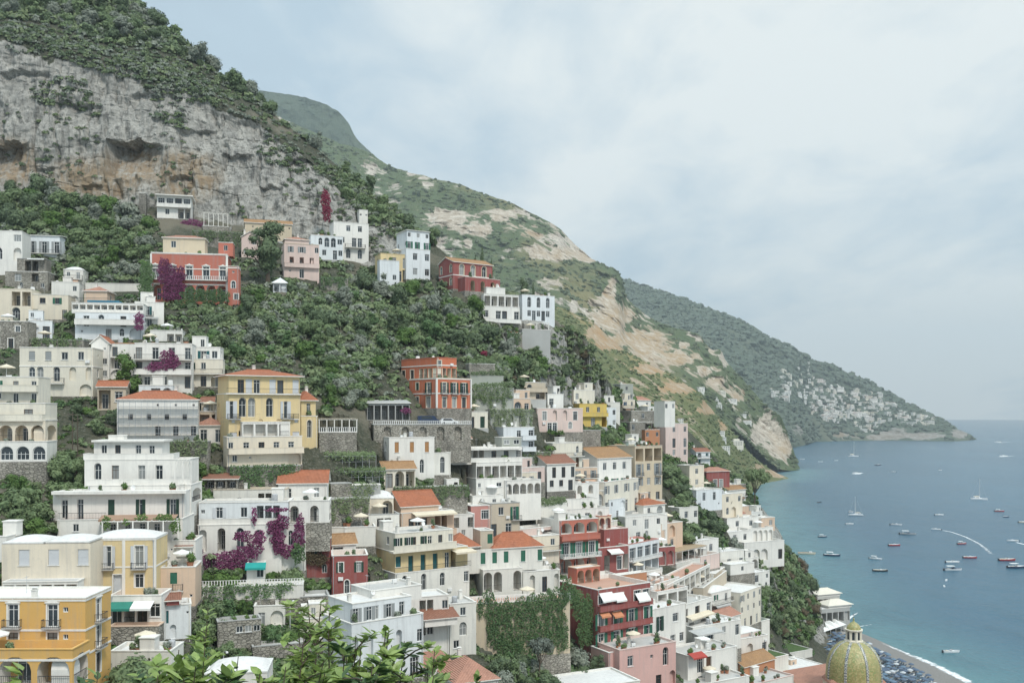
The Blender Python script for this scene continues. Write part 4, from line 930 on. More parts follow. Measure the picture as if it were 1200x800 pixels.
h.blk(374, 418, 506, 530, '......', d=6, m='stone', par=.3, clutter=0, rd=M_CONC); h.perg(374, 418, 491, 506, 5, 5.6, 6, 'cream'); h.rail(374, 418, 506, .3, style='bal')
h = Hs('retaining_wall', 'tall grey retaining wall under the yellow hotel', 312, 574, 24, 'wall'); h.blk(270, 352, 546, 576, d=3, m='stone', par=.3, clutter=0, cm='grey')
h = Hs('hotel', 'orange red corner palazzo with cream quoins and a white base', 524, 500, 42, 'hotel')
h.blk(512, 552, 443, 478, '.b.b.b./.d.d.d.', '', '.S.b./.w.D.', d=11, m='orange', tr='cream', sh='dkgreen', par=.7, band=(444, 461), quoin=True, clutter=0, rd=M_DECK, cm='sand')
h.blk(512.5, 551.5, 478, 500, '..p.w..', '', '.....', d=10.8, y=.1, m='white', roof='none', zt=0); h.blk(512, 535, 419, 443, 'D.../LLLL', '', '......../D.D.LLLL', d=14.5, y=2, m='orange', tr='cream', par=.5, fd=.6, cm='red', band=(428,), rd=M_DECK, fh=[.7, 1])
h = Hs('house', 'white villa with three orange shuttered windows and arched doors', 478, 556, 20)
h.blk(456, 509, 512, 556, '.S..S..S./N.TTT.H..', '', 'w/w', d=7, m='white', sh='orange', par=.3, cm='white', rd=M_ROOFW, fh=[1.2, 1]); h.blk(509, 528, 530, 556, '.H.', d=5, m='offwhite', par=.8, y=.4, clutter=0)
h = Hs('house', 'low white house with a tiled roof behind the modern white hotel', 532, 528, 16); h.blk(511, 552, 514, 528, '.o.w.w', d=6, m='white', roof='gable', rh=.9, rm='tilepink')
h = Hs('hotel', 'modern white hotel with a curved slab roof and long terraces', 568, 584, 26, 'hotel')
h.blk(558, 612, 541, 560, 'LLLLLL', d=5, y=1.5, m='white', par=.8, fd=.5, clutter=0); h.blk(523, 611, 524, 541, '..DLLL.D.D.D', d=6, y=4, m='white', par=.3, fd=.5, clutter=1); h.slab(538, 612, 524.5, 2.2, 4.2, .5); h.rail(540, 612, 541, 1.7)
h.blk(558, 596, 560, 584, 'w..W./.....', d=6, y=0, m='white', par=.9, clutter=0); h.blk(592, 634, 562, 584, 'AAAAA/.....', d=5, y=-.5, m='white', par=.8, fh=[1.5, .6], clutter=0)
h.blk(588, 611, 512, 524, 'WW', d=4, y=6, m='greygreen', par=.1, fd=.4, clutter=0)
h = Hs('house', 'white block of flats with cantilevered balconies beside the road', 608, 528, 28)
h.blk(590, 626, 500, 528, '..d.D/..d.D', '', '', d=6, m='bluewhite', par=.3, bal=((0, 'solid', 1.2, 610, 626), (1, 'solid', 1.2, 610, 626)))
h = Hs('house', 'white gabled house with a brown tiled roof above the terraces', 652, 575, 32)
h.blk(641, 674, 543, 575, '.d.d.d/......', '', '.../...', d=9, m='white', roof='gable', rh=1.9, rm='tiledark', fr=M_FRAMED)
h = Hs('house', 'white house with three dark arches beside a busy terrace', 676, 588, 36)
h.blk(656, 702, 566, 588, '.A.A.A./.......', d=6, m='white', par=.4, fh=[1, .8])
h = Hs('house', 'peach house with an orange tiled roof and a long glazed sunroom', 500, 626, 32)
h.blk(470, 532, 599, 626, '.DDD.LL.', '', 'w.', d=8, m='peach', par=.3, fd=3, fr=M_FRAMED, bal=((0, 'solid', 1.3),)); h.blk(470, 514, 592, 599, '.', d=7.5, y=.3, m='peach', roof='gable', rh=2.6, rm='tile', fd=.3, clutter=0); h.awn(482, 531, 599, 1.9, 'cream', 0, .4)
h = Hs('hotel', 'cream hotel with two long balconies, teal doors and white arches below', 498, 705, 34, 'hotel')
h.blk(463, 550, 667, 705, '.H..H..a...W/............', '', '.../...', d=9, m='offwhite', par=.2, clutter=0, fh=[1.4, .6]); h.blk(463, 548, 643, 667, 'S.p.p.p.DL..', '', '....', d=8, y=1.4, m='yellow', sh='teal', par=.2, fd=.6, clutter=0); h.rail(463, 552, 667, .2, style='rail')
h.blk(463, 531, 622, 643, 's.sD.sd.D.w', '', '..w.', d=8, y=1.5, m='ivory', sh='dkgreen', par=.5, fd=.4, clutter=2); h.slab(461, 536, 643, -.2, 1.6, .35, 'ivory'); h.rail(462, 535, 643, -.1, m='ivory'); h.awn(528, 552, 643, 2.2, 'cream', .8, .3)
h = Hs('house', 'salmon and beige house with a flat roof and a white panelled window', 572, 628, 26)
h.blk(552, 574, 592, 628, '.W/..', d=7, m='rose', par=.3, clutter=0, tr='white', fh=[1.5, .8]); h.blk(574, 609, 589, 628, '.w.b/d.d.', d=7.5, y=.2, m='beige', par=.3, cm='grey', rd=M_ROOFG)
h = Hs('villa', 'white villa with orange tiled roofs, green shutters and a deep arcade', 600, 712, 22)
h.blk(566, 612, 666, 700, 'AA.A/....', d=5.5, y=-.5, m='offwhite', par=.2, clutter=0, fh=[1.5, .4]); h.blk(613, 656, 668, 700, '.N.d.N/......', d=5, m='offwhite', par=.6, clutter=0, fh=[1.5, .4])
h.blk(528, 636, 642, 667, '.....S.S.S..S..S', '', 'S.', d=6.5, y=1.2, m='offwhite', sh='green', par=.1, roof='none', fd=.5, zt=.1); h.blk(528, 562, 640, 643, d=6.5, y=1.2, m='offwhite', roof='hip', rh=2.2, rm='tile', fd=0, clutter=0); h.blk(578, 636, 640, 643, d=6.3, y=1.3, m='offwhite', roof='hip', rh=2.4, rm='tile', fd=0, clutter=0)
h.blk(563, 578, 621, 643, '.S', d=4.5, y=2.2, m='beige', sh='green', par=.2, fd=.5, clutter=0)
h = Hs('retaining_wall', 'high ivy grown yellow retaining wall below a paved terrace', 612, 766, 14, 'wall'); h.blk(556, 668, 704, 768, '..N.N.N.N.N.N./..............', d=6.5, m='sand', par=.5, clutter=0, rd=M_DECK, fh=[1, 1]); h.rail(558, 668, 703, .4, style='bal')
h = Hs('house', 'white house cluster with a red tiled canopy and dark kitchen opening', 520, 765, 24)
h.blk(482, 526, 698, 765, '.LL.W/LLdo./.....', d=6, m='white', par=.3, clutter=1); h.blk(498, 536, 724, 733, '.', d=2.6, y=-2.7, m='white', roof='shed', rh=.9, rm='tiledark', fd=0, clutter=0); h.blk(527, 558, 706, 765, '.w./.H./...', d=6, y=.5, m='offwhite', par=.3); 
h = Hs('villa', 'bluish white villa with round arches facing the lower right', 430, 800, 38)
h.blk(412, 496, 724, 800, 'N.N.N.N..W/..........', '', '.../...', d=10, m='bluewhite', par=.9, clutter=0, fh=[1.1, .9]); h.blk(413, 482, 702, 724, 'g.gd.g.D.', '', '....', d=8, y=2.0, m='bluewhite', par=.3, fd=.6, sh='grey'); h.blk(436, 494, 688, 702, '.', d=7, y=5, m='white', par=.3, fd=.4)
h = Hs('house', 'house with a pink red hip roof at the bottom edge', 560, 850, 24, 'house'); h.blk(534, 584, 797, 850, '.w.w/....', '', 'w.w/...', d=9, m='offwhite', roof='hip', rh=2.6, rm='tilepink')
h = Hs('house', 'dark red house with white shuttered window beside the bougainvillea', 374, 676, 12); h.blk(357, 388, 630, 676, '.s.../...', d=6, m='crimson', sh='dkgreen', par=.8, cm='white', fh=[1, .7])
h = Hs('house', 'dark red house with two black shuttered windows above an arched gate', 409, 700, 12); h.blk(389, 431, 650, 700, '.s..s./..H...', d=7, m='crimson', sh='dkgreen', tr='white', par=.9, cm='white', clutter=0, rd=M_DECK)
h = Hs('villa', 'large white villa with arches draped in purple bougainvillea', 308, 668, 8)
h.blk(232, 330, 614, 668, 'N.A.H.a.H/.........', d=8, m='white', par=.3, clutter=0, fh=[1.2, .9]); h.blk(330, 358, 614, 668, '.a.a/....', d=7, y=.6, m='white', par=.4, clutter=0, fh=[1.2, .9]); h.blk(233, 338, 588, 614, 'o.s..w.LLL.', d=7, y=1, m='bluewhite', sh='white', par=.3, fd=.3, clutter=2)
h.blk(339, 386, 586, 612, 'A.A.', 'A', d=6, y=1.4, m='white', par=.9, fd=4, clutter=0); h.rail(233, 330, 614, .2)
h = Hs('house', 'low white house with a tiled lean-to roof above the white villa', 294, 602, 8); h.blk(250, 336, 573, 602, '...o..LL..', d=5, m='offwhite', par=.3, cm='beige', rd=M_ROOFG)
h = Hs('house', 'white house with a weathered orange tiled roof over two windows', 353, 600, 8); h.blk(326, 383, 566, 600, '.d...w./.......', d=8, m='white', roof='gable', rh=2.0, rm='tile', clutter=0, fh=[1, .4], sh='grey')
h = Hs('kiosk', 'white kiosk with a teal awning below the bougainvillea villa', 299, 684, 10, 'kiosk'); h.blk(289, 310, 660, 684, '.W', d=3, m='white', par=.2, clutter=0); h.awn(288, 312, 659, 1.3, 'teal')
h = Hs('retaining_wall', 'white garden terrace wall with urns below the teal awning', 300, 700, 10, 'wall'); h.blk(230, 355, 686, 702, d=3.4, y=-1, m='offwhite', par=.3, clutter=0); h.rail(231, 355, 686, -.8, style='bal')
h = Hs('retaining_wall', 'grey stone wall with a sunny terrace between the two crimson and cream houses', 410, 640, 12, 'wall'); h.blk(386, 440, 617, 640, '...', d=6, m='offwhite', par=.4, rd=M_CONC, clutter=0)
# ---- terraced walls right of the orange palazzo
h = Hs('retaining_wall', 'grey green terraced garden wall beside the orange palazzo', 576, 482, 22, 'wall'); h.blk(552, 602, 454, 486, d=5, m='greygreen', par=.3, clutter=0, cm='greygreen', rd=M_GREENF); h.blk(551, 590, 440, 454, d=3, y=5, m='greygreen', par=.2, clutter=0, fd=.5, cm='greygreen', rd=M_GREENF); h.blk(550, 580, 426, 440, d=3, y=8, m='stone', par=.2, clutter=0, fd=.5, rd=M_GREENF)
h = Hs('retaining_wall', 'grey roadside wall with dark arched niches', 600, 503, 26, 'wall'); h.blk(574, 624, 480, 503, '.N..N.N..', d=4, m='greygreen', par=.3, clutter=0, cm='grey')
h = Hs('retaining_wall', 'long road viaduct with a pale balustrade below the orange palazzo', 492, 512, 14, 'wall'); h.blk(438, 552, 497, 516, '.N.N.N.N.N.', d=6.5, y=-6, m='stone', par=.15, clutter=0, rd=plain('asphalt', (.06, .06, .06), .9), cm='grey'); h.rail(438, 552, 497, -5.8, style='bal', h=.8)
h = Hs('greenhouse', 'dark slatted garden shed roof beside the orange palazzo', 456, 492, 14, 'greenhouse'); h.blk(430, 480, 472, 492, 'LLLLLL', d=6, m='grey', roof='shed', rh=.5, rm='grey', clutter=0)
# ---- centre right
h = Hs('house', 'long pink house with white window bays behind the road', 656, 506, 22); h.blk(629, 683, 478, 506, '.d.N.N.d./..dd..a..', d=8, m='palepink', tr='white', par=.3)
h = Hs('house', 'bright yellow house with terraces below the grey crag', 694, 500, 30); h.blk(679, 711, 473, 500, '.w.w./..D.L', 'w/d', '', d=8, m='lemon', par=.5, bal=((0, 'solid', 1.0),), clutter=1, cm='lemon')
h = Hs('house', 'small white house right of the bright yellow house', 716, 502, 34); h.blk(708, 722, 477, 502, 'w.w/w.w', d=6, m='bluewhite', par=.3)
h = Hs('house', 'grey stone house of two stepped blocks on the saddle', 758, 520, 30); h.blk(738, 764, 494, 520, 'w.L/...', 'w/.', '', d=8, m='stone', par=.4, cm='white'); h.blk(740, 776, 481, 494, '.w.w', d=7, y=4, m='stone', par=.4, fd=.5)
h = Hs('house', 'little orange plastered annex below the grey stone house', 764, 526, 30); h.blk(756, 773, 503, 526, 'w.w/...', d=5, m='terra', par=.4)
h = Hs('house', 'white flat house behind the grey stone house', 768, 490, 36); h.blk(759, 778, 476, 492, 'w..', d=6, m='white', par=.3, clutter=0)
h = Hs('house', 'tall pale pink house on the ridge edge', 794, 538, 40); h.blk(780, 806, 496, 538, '.w.w/.d.d/.w.w', 'w/w/w', '', d=8, m='palepink', par=.4)
h = Hs('house', 'white house with a large brown tiled gable roof', 710, 575, 42); h.blk(700, 740, 536, 575, '.w.w.w./.s.s.s.', '', '.o.../.w...', d=12, m='white', roof='gable', rh=2.6, rm='tileochre', clutter=1)
h = Hs('house', 'tall beige palazzo with cream balconies behind the street', 756, 590, 40); h.blk(744, 776, 522, 590, 'LLL/bwb/sws/dwd', '', 'w.../w.../....', d=11, m='sand', par=.4, sh='grey', cm='beige', rd=M_GREENF)
h = Hs('house', 'row of narrow cream houses along the climbing street', 726, 600, 56); h.blk(708, 748, 562, 600, 's.s.s.s/d.d.d.d', '', '.N./...', d=8, m='ivory', sh='grey', par=.4)
h = Hs('house', 'white stepped house with many small terraces above the red hotel', 676, 618, 26); h.blk(632, 714, 596, 618, '.w..N..w.N.', d=7, m='white', par=.6, clutter=2); h.blk(645, 700, 584, 596, '..W..w..', d=6, y=4, m='white', par=.6, fd=.5, clutter=1); h.blk(664, 675, 578, 584, '.', d=2, y=6, m='red', par=.2, fd=.3, clutter=0)
h = Hs('hotel', 'white hotel with a red front of three white framed arches', 668, 672, 30, 'hotel')
h.blk(656, 701, 608, 672, 'PPP/ggg/AAA', '', '..../.o../..../....', d=13, m='red', tr='white', sh='green', par=.5, cm='white', rd=M_ROOFW, bal=((0, 'solid', 1.0), (1, 'bal', 1.5)), clutter=2)
wx = h.boxes[0]; sm = MB(); sm.box(wx[0]-.12, wx[0]-.01, wx[2]+.15, wx[3], -5, wx[5]-.12); sm.build('side_wall', wm('white'), h.root)
h = Hs('house', 'crimson hotel wing with a white sunshade on its terrace', 718, 668, 30); h.blk(700, 737, 640, 668, '.L.dL', d=6, m='crimson', tr='white', par=.9, clutter=0, rd=M_DECK); h.blk(708, 736, 619, 640, '.', d=5, y=4, m='crimson', tr='white', par=.3, fd=.6, cm='palepink'); h.blk(702, 716, 604, 619, 'AA', d=5, y=6, m='peach', tr='rose', par=.3, fd=.5, clutter=0, cm='red')
h.awn(711, 726, 643, 1.8, 'white')
h = Hs('house', 'white and lilac house with lattice balconies and a red side', 752, 672, 50); h.blk(737, 772, 634, 672, 'DDDD/LLLL', '', '.o./.N.', d=7, m='bluewhite', par=.5, cm='rose', bal=((0, 'bal', 1.2), (1, 'bal', 1.2)))
h = Hs('house', 'white house with a broad plain roof behind the yellow tree', 758, 634, 30); h.blk(733, 782, 604, 634, '.w.d.w./.......', d=9, m='white', par=.3, clutter=0)
h = Hs('house', 'small ochre and white house beside the dark tree mass', 788, 644, 40); h.blk(775, 800, 612, 644, '.N./.w.', d=6, m='peach', par=.5)
h = Hs('house', 'dark red house with two round arches above a dining terrace', 782, 662, 26); h.blk(772, 791, 640, 662, 'NN', d=5, m='crimson', tr='white', par=.5, clutter=0, cm='white')
h = Hs('pergola', 'dining terrace covered by a white slatted pergola', 808, 664, 50, 'pergola'); h.blk(792, 826, 656, 680, 'LLLLL', d=6, m='offwhite', par=.2, clutter=0); h.perg(792, 828, 643, 656, 5.5, 5.8, 6, 'reed', slats=16)
h = Hs('house', 'long white street arcade with shuttered openings facing the sea', 806, 706, 62); h.blk(782, 832, 672, 706, 'LLLLLLLL/AAAAAAAA', '', '..', d=5, m='offwhite', par=.4, rd=M_DECK)
h = Hs('hotel', 'deep red hotel with green doors, orange awnings and a planted roof terrace', 726, 776, 36, 'hotel')
h.blk(700, 762, 686, 776, 'W.W.DD/g.g.g.g/g.g.g.g/.......', '', '.A.././.././..', d=13, m='crimson', tr='white', sh='green', par=.9, cm='white', rd=M_DECK, clutter=0, bal=((0, 'solid', .9), (1, 'solid', .9), (2, 'solid', .9)), fh=[1, 1.1, 1.1, 1])
for a, b, c in ((702, 717, 'white'), (718, 730, 'white'), (744, 758, 'white')): h.awn(a, b, 694, 1.3, c, 0, 1.4)
for a, b in ((701, 712), (716, 727)): h.awn(a, b, 716, 1.2, 'orange', 0, .8)
h.blk(676, 703, 664, 684, 'AAA', d=3, y=11, m='red', tr='peach', par=.2, fd=1, clutter=0, cm='peach'); h.blk(716, 758, 672, 684, '.', d=2, y=14, m='terra', par=.2, fd=1, clutter=0)
h = Hs('house', 'narrow white house row with green shutters right of the red hotel', 786, 762, 40); h.blk(762, 804, 710, 762, '.g.W./.....', 'w/w', '', d=9, m='white', sh='dkgreen', par=.5, clutter=1); h.blk(770, 806, 690, 710, 'LLL', d=6, y=6, m='white', par=.5, fd=.6, rd=M_DECK)
h = Hs('house', 'white house with a red lower wall and awnings along the street', 778, 722, 54); h.blk(766, 796, 680, 722, '.D.D./LLLLL', d=6, m='white', par=.8, rd=M_DECK); h.awn(768, 794, 699, 1.6, 'peach', 0, .5)
h = Hs('house', 'pale pink house with a big round arch over a white door', 758, 812, 30); h.blk(726, 792, 756, 812, '.w..o.H./.N...d.N', '', 'w../..', d=8, m='pink', par=.4, cm='palepink', clutter=1); h.blk(713, 740, 762, 800, '.w.d', d=6, y=2, m='pink', par=.3, clutter=0)
h = Hs('house', 'low white roof building at the bottom edge below the ivy wall', 712, 830, 26); h.blk(660, 750, 803, 830, '.w..w..', d=10, m='offwhite', par=.3, rd=M_ROOFW, clutter=0)
h = Hs('house', 'ochre walled building with a wide white roof and cream sea front', 858, 732, 52); h.blk(868, 892, 690, 732, 's.w.s.w/w.w.w.w/.d.d.d.', '', '.../...', d=13, m='ivory', sh='grey', par=.3, cm='white', rd=M_ROOFW, clutter=0)
xw = h.boxes[0]; sm = MB(); sm.box(xw[0]-.1, xw[0]-.01, xw[2]+3, xw[3], -2, xw[5]-.12); sm.build('side_wall', wm('peach'), h.root)
h = Hs('house', 'white house with a broad grey awning over a cafe terrace', 838, 764, 34); h.blk(812, 868, 730, 764, '..D.w.d/.......', 'w/w', '', d=9, m='white', par=.5, rd=M_ROOFW, clutter=1); h.awn(806, 836, 736, 3.4, 'grey', 0, .5)
h = Hs('house', 'white cube house with an orange door and a red side balcony', 838, 806, 34); h.blk(806, 864, 762, 806, '.Dp.../.w....', 'd.b/L.d', '', d=8, m='white', sh='brown', par=.4, rd=M_ROOFG, clutter=2); h.awn(806, 822, 764, 1.8, 'red', 0, .7)
h = Hs('house', 'terracotta plastered house with an arched gable window', 892, 800, 40); h.blk(872, 908, 776, 800, '.a.N.', d=7, m='terra', tr='sand', roof='gable', rh=1.6, rm='tileochre', clutter=0)
h = Hs('house', 'small white house with an arched doorway behind the orange tiled porch', 884, 770, 30); h.blk(866, 900, 746, 770, '.N.w', d=5, m='white', par=.4); 
h = Hs('house', 'white flat roofs with chimneys at the bottom edge left of the terracotta house', 846, 826, 30); h.blk(812, 878, 797, 826, '.w.w..', d=8, m='white', par=.4, clutter=2)
h = Hs('house', 'white flat roofed house at the bottom edge right of the terracotta house', 902, 828, 34); h.blk(880, 930, 796, 828, '.w.w', d=8, m='white', par=.4, cm='palepink', clutter=2)
h = Hs('terrace', 'green floored terrace with red furniture screens above the lawn', 888, 742, 40, 'terrace'); h.blk(876, 902, 728, 742, '..', d=12, m='offwhite', par=.7, rd=M_GREENF, clutter=0)
h = Hs('house', 'cream house with a wide pale roof left of the church dome', 946, 820, 30); h.blk(916, 974, 786, 820, '.w..w', '', '....', d=13, m='ivory', par=.2, rd=M_ROOFW, clutter=0)
# ---- towards the sea
h = Hs('villa', 'white cliff top villa with terraces and an orange block above the sea', 884, 656, 24)
h.blk(872, 919, 634, 656, '.NN.d', d=7, m='white', par=.7, clutter=0, fd=2.5); h.blk(876, 906, 618, 634, 'NNNNN', d=5, y=5, m='white', par=.5, fd=.6, clutter=0); h.blk(852, 892, 606, 634, '.w.w./.....', d=6, y=9, m='white', par=.5, fd=3); h.blk(889, 908, 606, 620, '.w', d=5, y=9, m='peach', par=.3, fd=.6, clutter=0)
h = Hs('house', 'white house with a flat slab roof among bushes below the villa', 888, 692, 36); h.blk(877, 902, 670, 692, '.D.w/....', d=6, m='white', par=.4)
h = Hs('house', 'two low white roofs in the greenery left of the sea cliff', 858, 668, 30); h.blk(844, 872, 645, 668, '.w.w', d=6, m='offwhite', par=.3); h.blk(856, 884, 660, 672, '.w.', d=5, y=-6, m='white', par=.3, clutter=0)
h = Hs('house', 'white upper house row on the right slope above the dark trees', 832, 598, 36); h.blk(816, 846, 573, 598, '.d.d./.....', d=8, m='bluewhite', par=.4)
h = Hs('house', 'beige house with a flat roof below the small red house', 852, 606, 36); h.blk(842, 870, 578, 606, '.w.w/....', d=7, m='cream', par=.4)
h = Hs('house', 'small red fronted house with a white base on the right slope', 842, 572, 26); h.blk(828, 855, 552, 572, '.dd.', d=6, m='crimson', tr='white', roof='hip', rh=1.2, rm='tilepink', clutter=0)
h = Hs('house', 'cream house with a white terrace roof left of the small red house', 816, 572, 32); h.blk(808, 825, 545, 572, '.w./.w.', 'w/w', '', d=7, m='cream', par=.6)
h = Hs('restaurant', 'white two level restaurant with tented canopies on the sea rocks', 978, 728, 20, 'restaurant', Y=372)
h.blk(962, 996, 712, 728, 'LLLLL', 'L', d=9, m='grey', par=.2, clutter=0, fd=3); h.blk(958, 984, 698, 712, 'LLLL', 'L', d=8, y=7, m='grey', par=.2, fd=.6, clutter=0)
h.blk(971, 998, 708, 712, '.', d=7, y=.6, m='white', roof='hip', rh=1.5, rm='ivory', fd=-.1, clutter=0, eave=.6); h.blk(959, 985, 695, 698, '.', d=7, y=7.6, m='white', roof='hip', rh=1.5, rm='ivory', fd=-.1, clutter=0, eave=.6)

for k_, (e_, y_) in enumerate((([(558,452,5,2.5),(568,451,6,3),(579,451,6,3),(590,450,6,3),(598,450,5,2.5)], .3), ([(556,438,5,2.5),(566,437,6,3),(577,437,6,3),(586,437,5,2.5)], 5.2), ([(555,424,5,2.5),(564,423,6,3),(574,423,6,3)], 8.2), ([(556,466,4,2),(566,466,4,2.2),(577,466,4,2),(588,466,4,2.2),(598,465,3,2)], -.25))):
    LATE.append(('hedge', ('lower', 'middle', 'upper', 'hanging')[k_]+' row of green planting on the terraced walls beside the orange palazzo', 'hedge', next(q_ for q_ in HOUSES if 'garden wall beside the orange' in q_.label), e_, 'oak', y_, .9))
# ---- more of the town: terraces, walls and small houses between the large ones
M_LAWN = plain('lawn_grass', (.07,.12,.035), .95, var=.5, scale=1.5)
h = Hs('house', 'grey terrace house with planters left of the peach house', 448, 630, 18); h.blk(432, 468, 602, 630, '.LL./....', d=6, m='offwhite', par=.8, clutter=0, cm='grey')
h = Hs('house', 'little white house with an arched door under the modern white hotel', 566, 596, 26); h.blk(554, 590, 580, 596, '.N.w.', d=5, m='white', par=.5)
h = Hs('retaining_wall', 'long white terrace wall with a clipped hedge behind the red fronted hotel', 634, 606, 24, 'wall'); h.blk(606, 664, 591, 606, '........', d=5, m='offwhite', par=.2, clutter=0, rd=M_LAWN)
LATE.append(('hedge', 'clipped green hedge along the long white terrace wall', 'hedge', h, [(612,590,7,4.5),(623,589,8,5),(635,588,8,5),(647,587,8,5),(657,586,7,4.5)], 'oak', -.1, .8))
h = Hs('house', 'white arcaded terrace between the crimson wing and the deep red hotel', 752, 694, 44); h.blk(732, 776, 670, 694, 'AAAAAA', d=6, m='white', par=.7, clutter=1)
h = Hs('house', 'white house with cream sunblinds stepping down towards the cafe', 818, 744, 48); h.blk(800, 834, 704, 744, 'D.D.D/.L.L.', 'w/w', '', d=7, m='white', par=.5, clutter=1); h.awn(803, 830, 718, 1.8, 'cream', 0, .5)
h = Hs('house', 'pale blue narrow house at the top of the climbing street', 722, 606, 48); h.blk(714, 733, 584, 606, 'w.N/.d.', 'w/w', '', d=6, m='bluewhite', par=.4)
h = Hs('terrace', 'sloping green lawn terrace with a white edge above the church', 906, 782, 34, 'terrace'); h.blk(890, 924, 770, 782, '..', d=15, m='offwhite', par=.12, rd=M_LAWN, clutter=0)
h = Hs('terrace', 'second green lawn terrace nearer the beach', 936, 770, 30, 'terrace'); h.blk(917, 952, 763, 772, '..', d=14, m='offwhite', par=.12, rd=M_LAWN, clutter=0)
h = Hs('house', 'dark stone house on the saddle under the rocky spur', 734, 470, 34); h.blk(727, 742, 450, 470, '.w./w.w', d=5, m='greygreen', par=.4)
h = Hs('house', 'tiny white house on the saddle beside the green spur', 785, 482, 34); h.blk(779, 791, 470, 482, 'w.w', d=5, m='white', par=.3, clutter=0)
h = Hs('retaining_wall', 'grey stone terrace wall above the pink red palazzo', 256, 290, 14, 'wall'); h.blk(226, 290, 272, 290, '....', d=4, m='stone', par=.3, clutter=0, cm='grey')
h = Hs('pergola', 'wooden pergola on the terrace under the cliff right of the ribbon window house', 252, 270, 14, 'pergola'); h.blk(238, 268, 265, 272, '..', d=4, m='stone', par=.1, clutter=0); h.perg(239, 267, 250, 265, 3.6, 3.8, 6, None, m='offwhite')
h = Hs('retaining_wall', 'grey stone wall right of the pink loggia house', 392, 340, 18, 'wall'); h.blk(376, 408, 326, 340, '...', d=4, m='stone', par=.4, clutter=0, cm='grey')
h = Hs('gazebo', 'small white tent roofed gazebo below the tall pine', 328, 342, 10, 'gazebo'); h.blk(320, 336, 331, 342, 'LL', 'L', d=3.4, m='bluewhite', roof='hip', rh=1.3, rm='bluewhite', clutter=0, fd=1)
h = Hs('retaining_wall', 'grey stone stair wall right of the weathered orange roof', 410, 612, 26, 'wall'); h.blk(386, 432, 584, 612, '.....', d=4, m='stone', par=.3, clutter=0, cm='grey'); h.blk(388, 412, 566, 584, '...', d=3, y=4, m='stone', par=.3, clutter=0, cm='grey', fd=1)
h = Hs('retaining_wall', 'long grey road wall in front of the long pink house', 668, 518, 24, 'wall'); h.blk(636, 704, 504, 518, '........', d=4, m='stone', par=.3, clutter=0, cm='grey')
h = Hs('retaining_wall', 'mossy stone wall right of the cantilevered balconies', 632, 545, 26, 'wall'); h.blk(612, 646, 530, 545, '....', d=3, m='stone', par=.3, clutter=0, cm='grey')
h = Hs('house', 'white block with a satellite dish at the left edge above the pink house', 2, 660, 0); h.blk(-24, 7, 628, 660, '.w./...', 'w/.', d=4, m='white', par=.3, clutter=2)
h = Hs('house', 'small brown roofed hut between the scaffolded house and the yellow hotel', 243, 482, 14); h.blk(236, 250, 471, 482, '.d.', d=3.5, m='beige', roof='gable', rh=.9, rm='tiledark', clutter=0)
h = Hs('shelter', 'brown roofed garden shelter under the yellow hotel', 248, 572, 10, 'shelter'); h.blk(239, 278, 561, 572, 'LLL', d=4, m='stone', roof='shed', rh=.6, rm='tiledark', clutter=0, fd=1)
h = Hs('retaining_wall', 'grey terrace wall under the row of green vines', 410, 585, 14, 'wall'); h.blk(384, 446, 568, 585, '....', d=3, m='grey', par=.2, clutter=0)
h = Hs('retaining_wall', 'stone terrace wall below the white villa with orange shutters', 505, 590, 18, 'wall'); h.blk(462, 548, 570, 588, '......', d=3, m='stone', par=.2, clutter=0, cm='grey')
h = Hs('house', 'white house with a dark gallery behind the cream and peach houses', 540, 632, 22); h.blk(530, 556, 602, 632, 'L.L/.w.', d=6, m='white', par=.5)
h = Hs('house', 'pale house with a flat roof between the red fronted hotel and the orange roofs', 636, 690, 26); h.blk(622, 652, 664, 690, '.w.d', d=4, y=2, m='offwhite', par=.4)
h = Hs('house', 'white flat roofed house in front of the long street arcade', 796, 726, 52); h.blk(776, 806, 700, 726, '.d.d./.....', d=6, m='offwhite', par=.6, clutter=1)
h = Hs('house', 'cream house with a loggia above the deep red hotel roof', 706, 664, 30); h.blk(690, 716, 652, 672, 'LLL', d=5, y=6, m='palepink', par=.6, clutter=0)
h = Hs('house', 'low white house with a blue door at the left of the sea cliff', 876, 712, 40); h.blk(862, 888, 696, 712, '.p.w.', d=6, m='white', sh='blue', par=.4)
h = Hs('house', 'white cottage below the beige flat roofed house', 868, 636, 34); h.blk(852, 882, 622, 638, '.w.w.', d=6, m='white', par=.5)
h = Hs('house', 'white house with a round arch low in the dark ravine', 826, 652, 40); h.blk(812, 842, 632, 652, '.N.w.', d=6, m='white', par=.5)
h = Hs('house', 'white house peeping out of the trees left of the small red house', 806, 612, 36); h.blk(796, 818, 594, 612, '.w.w', d=6, m='offwhite', par=.4)
h = Hs('house', 'low house with a striped canopy at the foot of the bluish white villa', 508, 806, 28); h.blk(488, 530, 780, 806, '.L.d.', d=5, m='white', roof='shed', rh=.8, rm='tilepink', clutter=0)
h = Hs('house', 'narrow stone house with an arch in the gully under the dark red houses', 372, 726, 16); h.blk(352, 386, 698, 726, '.N.w.', d=5, m='stone', par=.5, clutter=0, cm='grey')
h = Hs('retaining_wall', 'grey stone wall with a pale street lamp in the green gully', 320, 770, 20, 'wall'); h.blk(296, 372, 754, 770, '......', d=3, m='stone', par=.3, clutter=0, cm='grey')
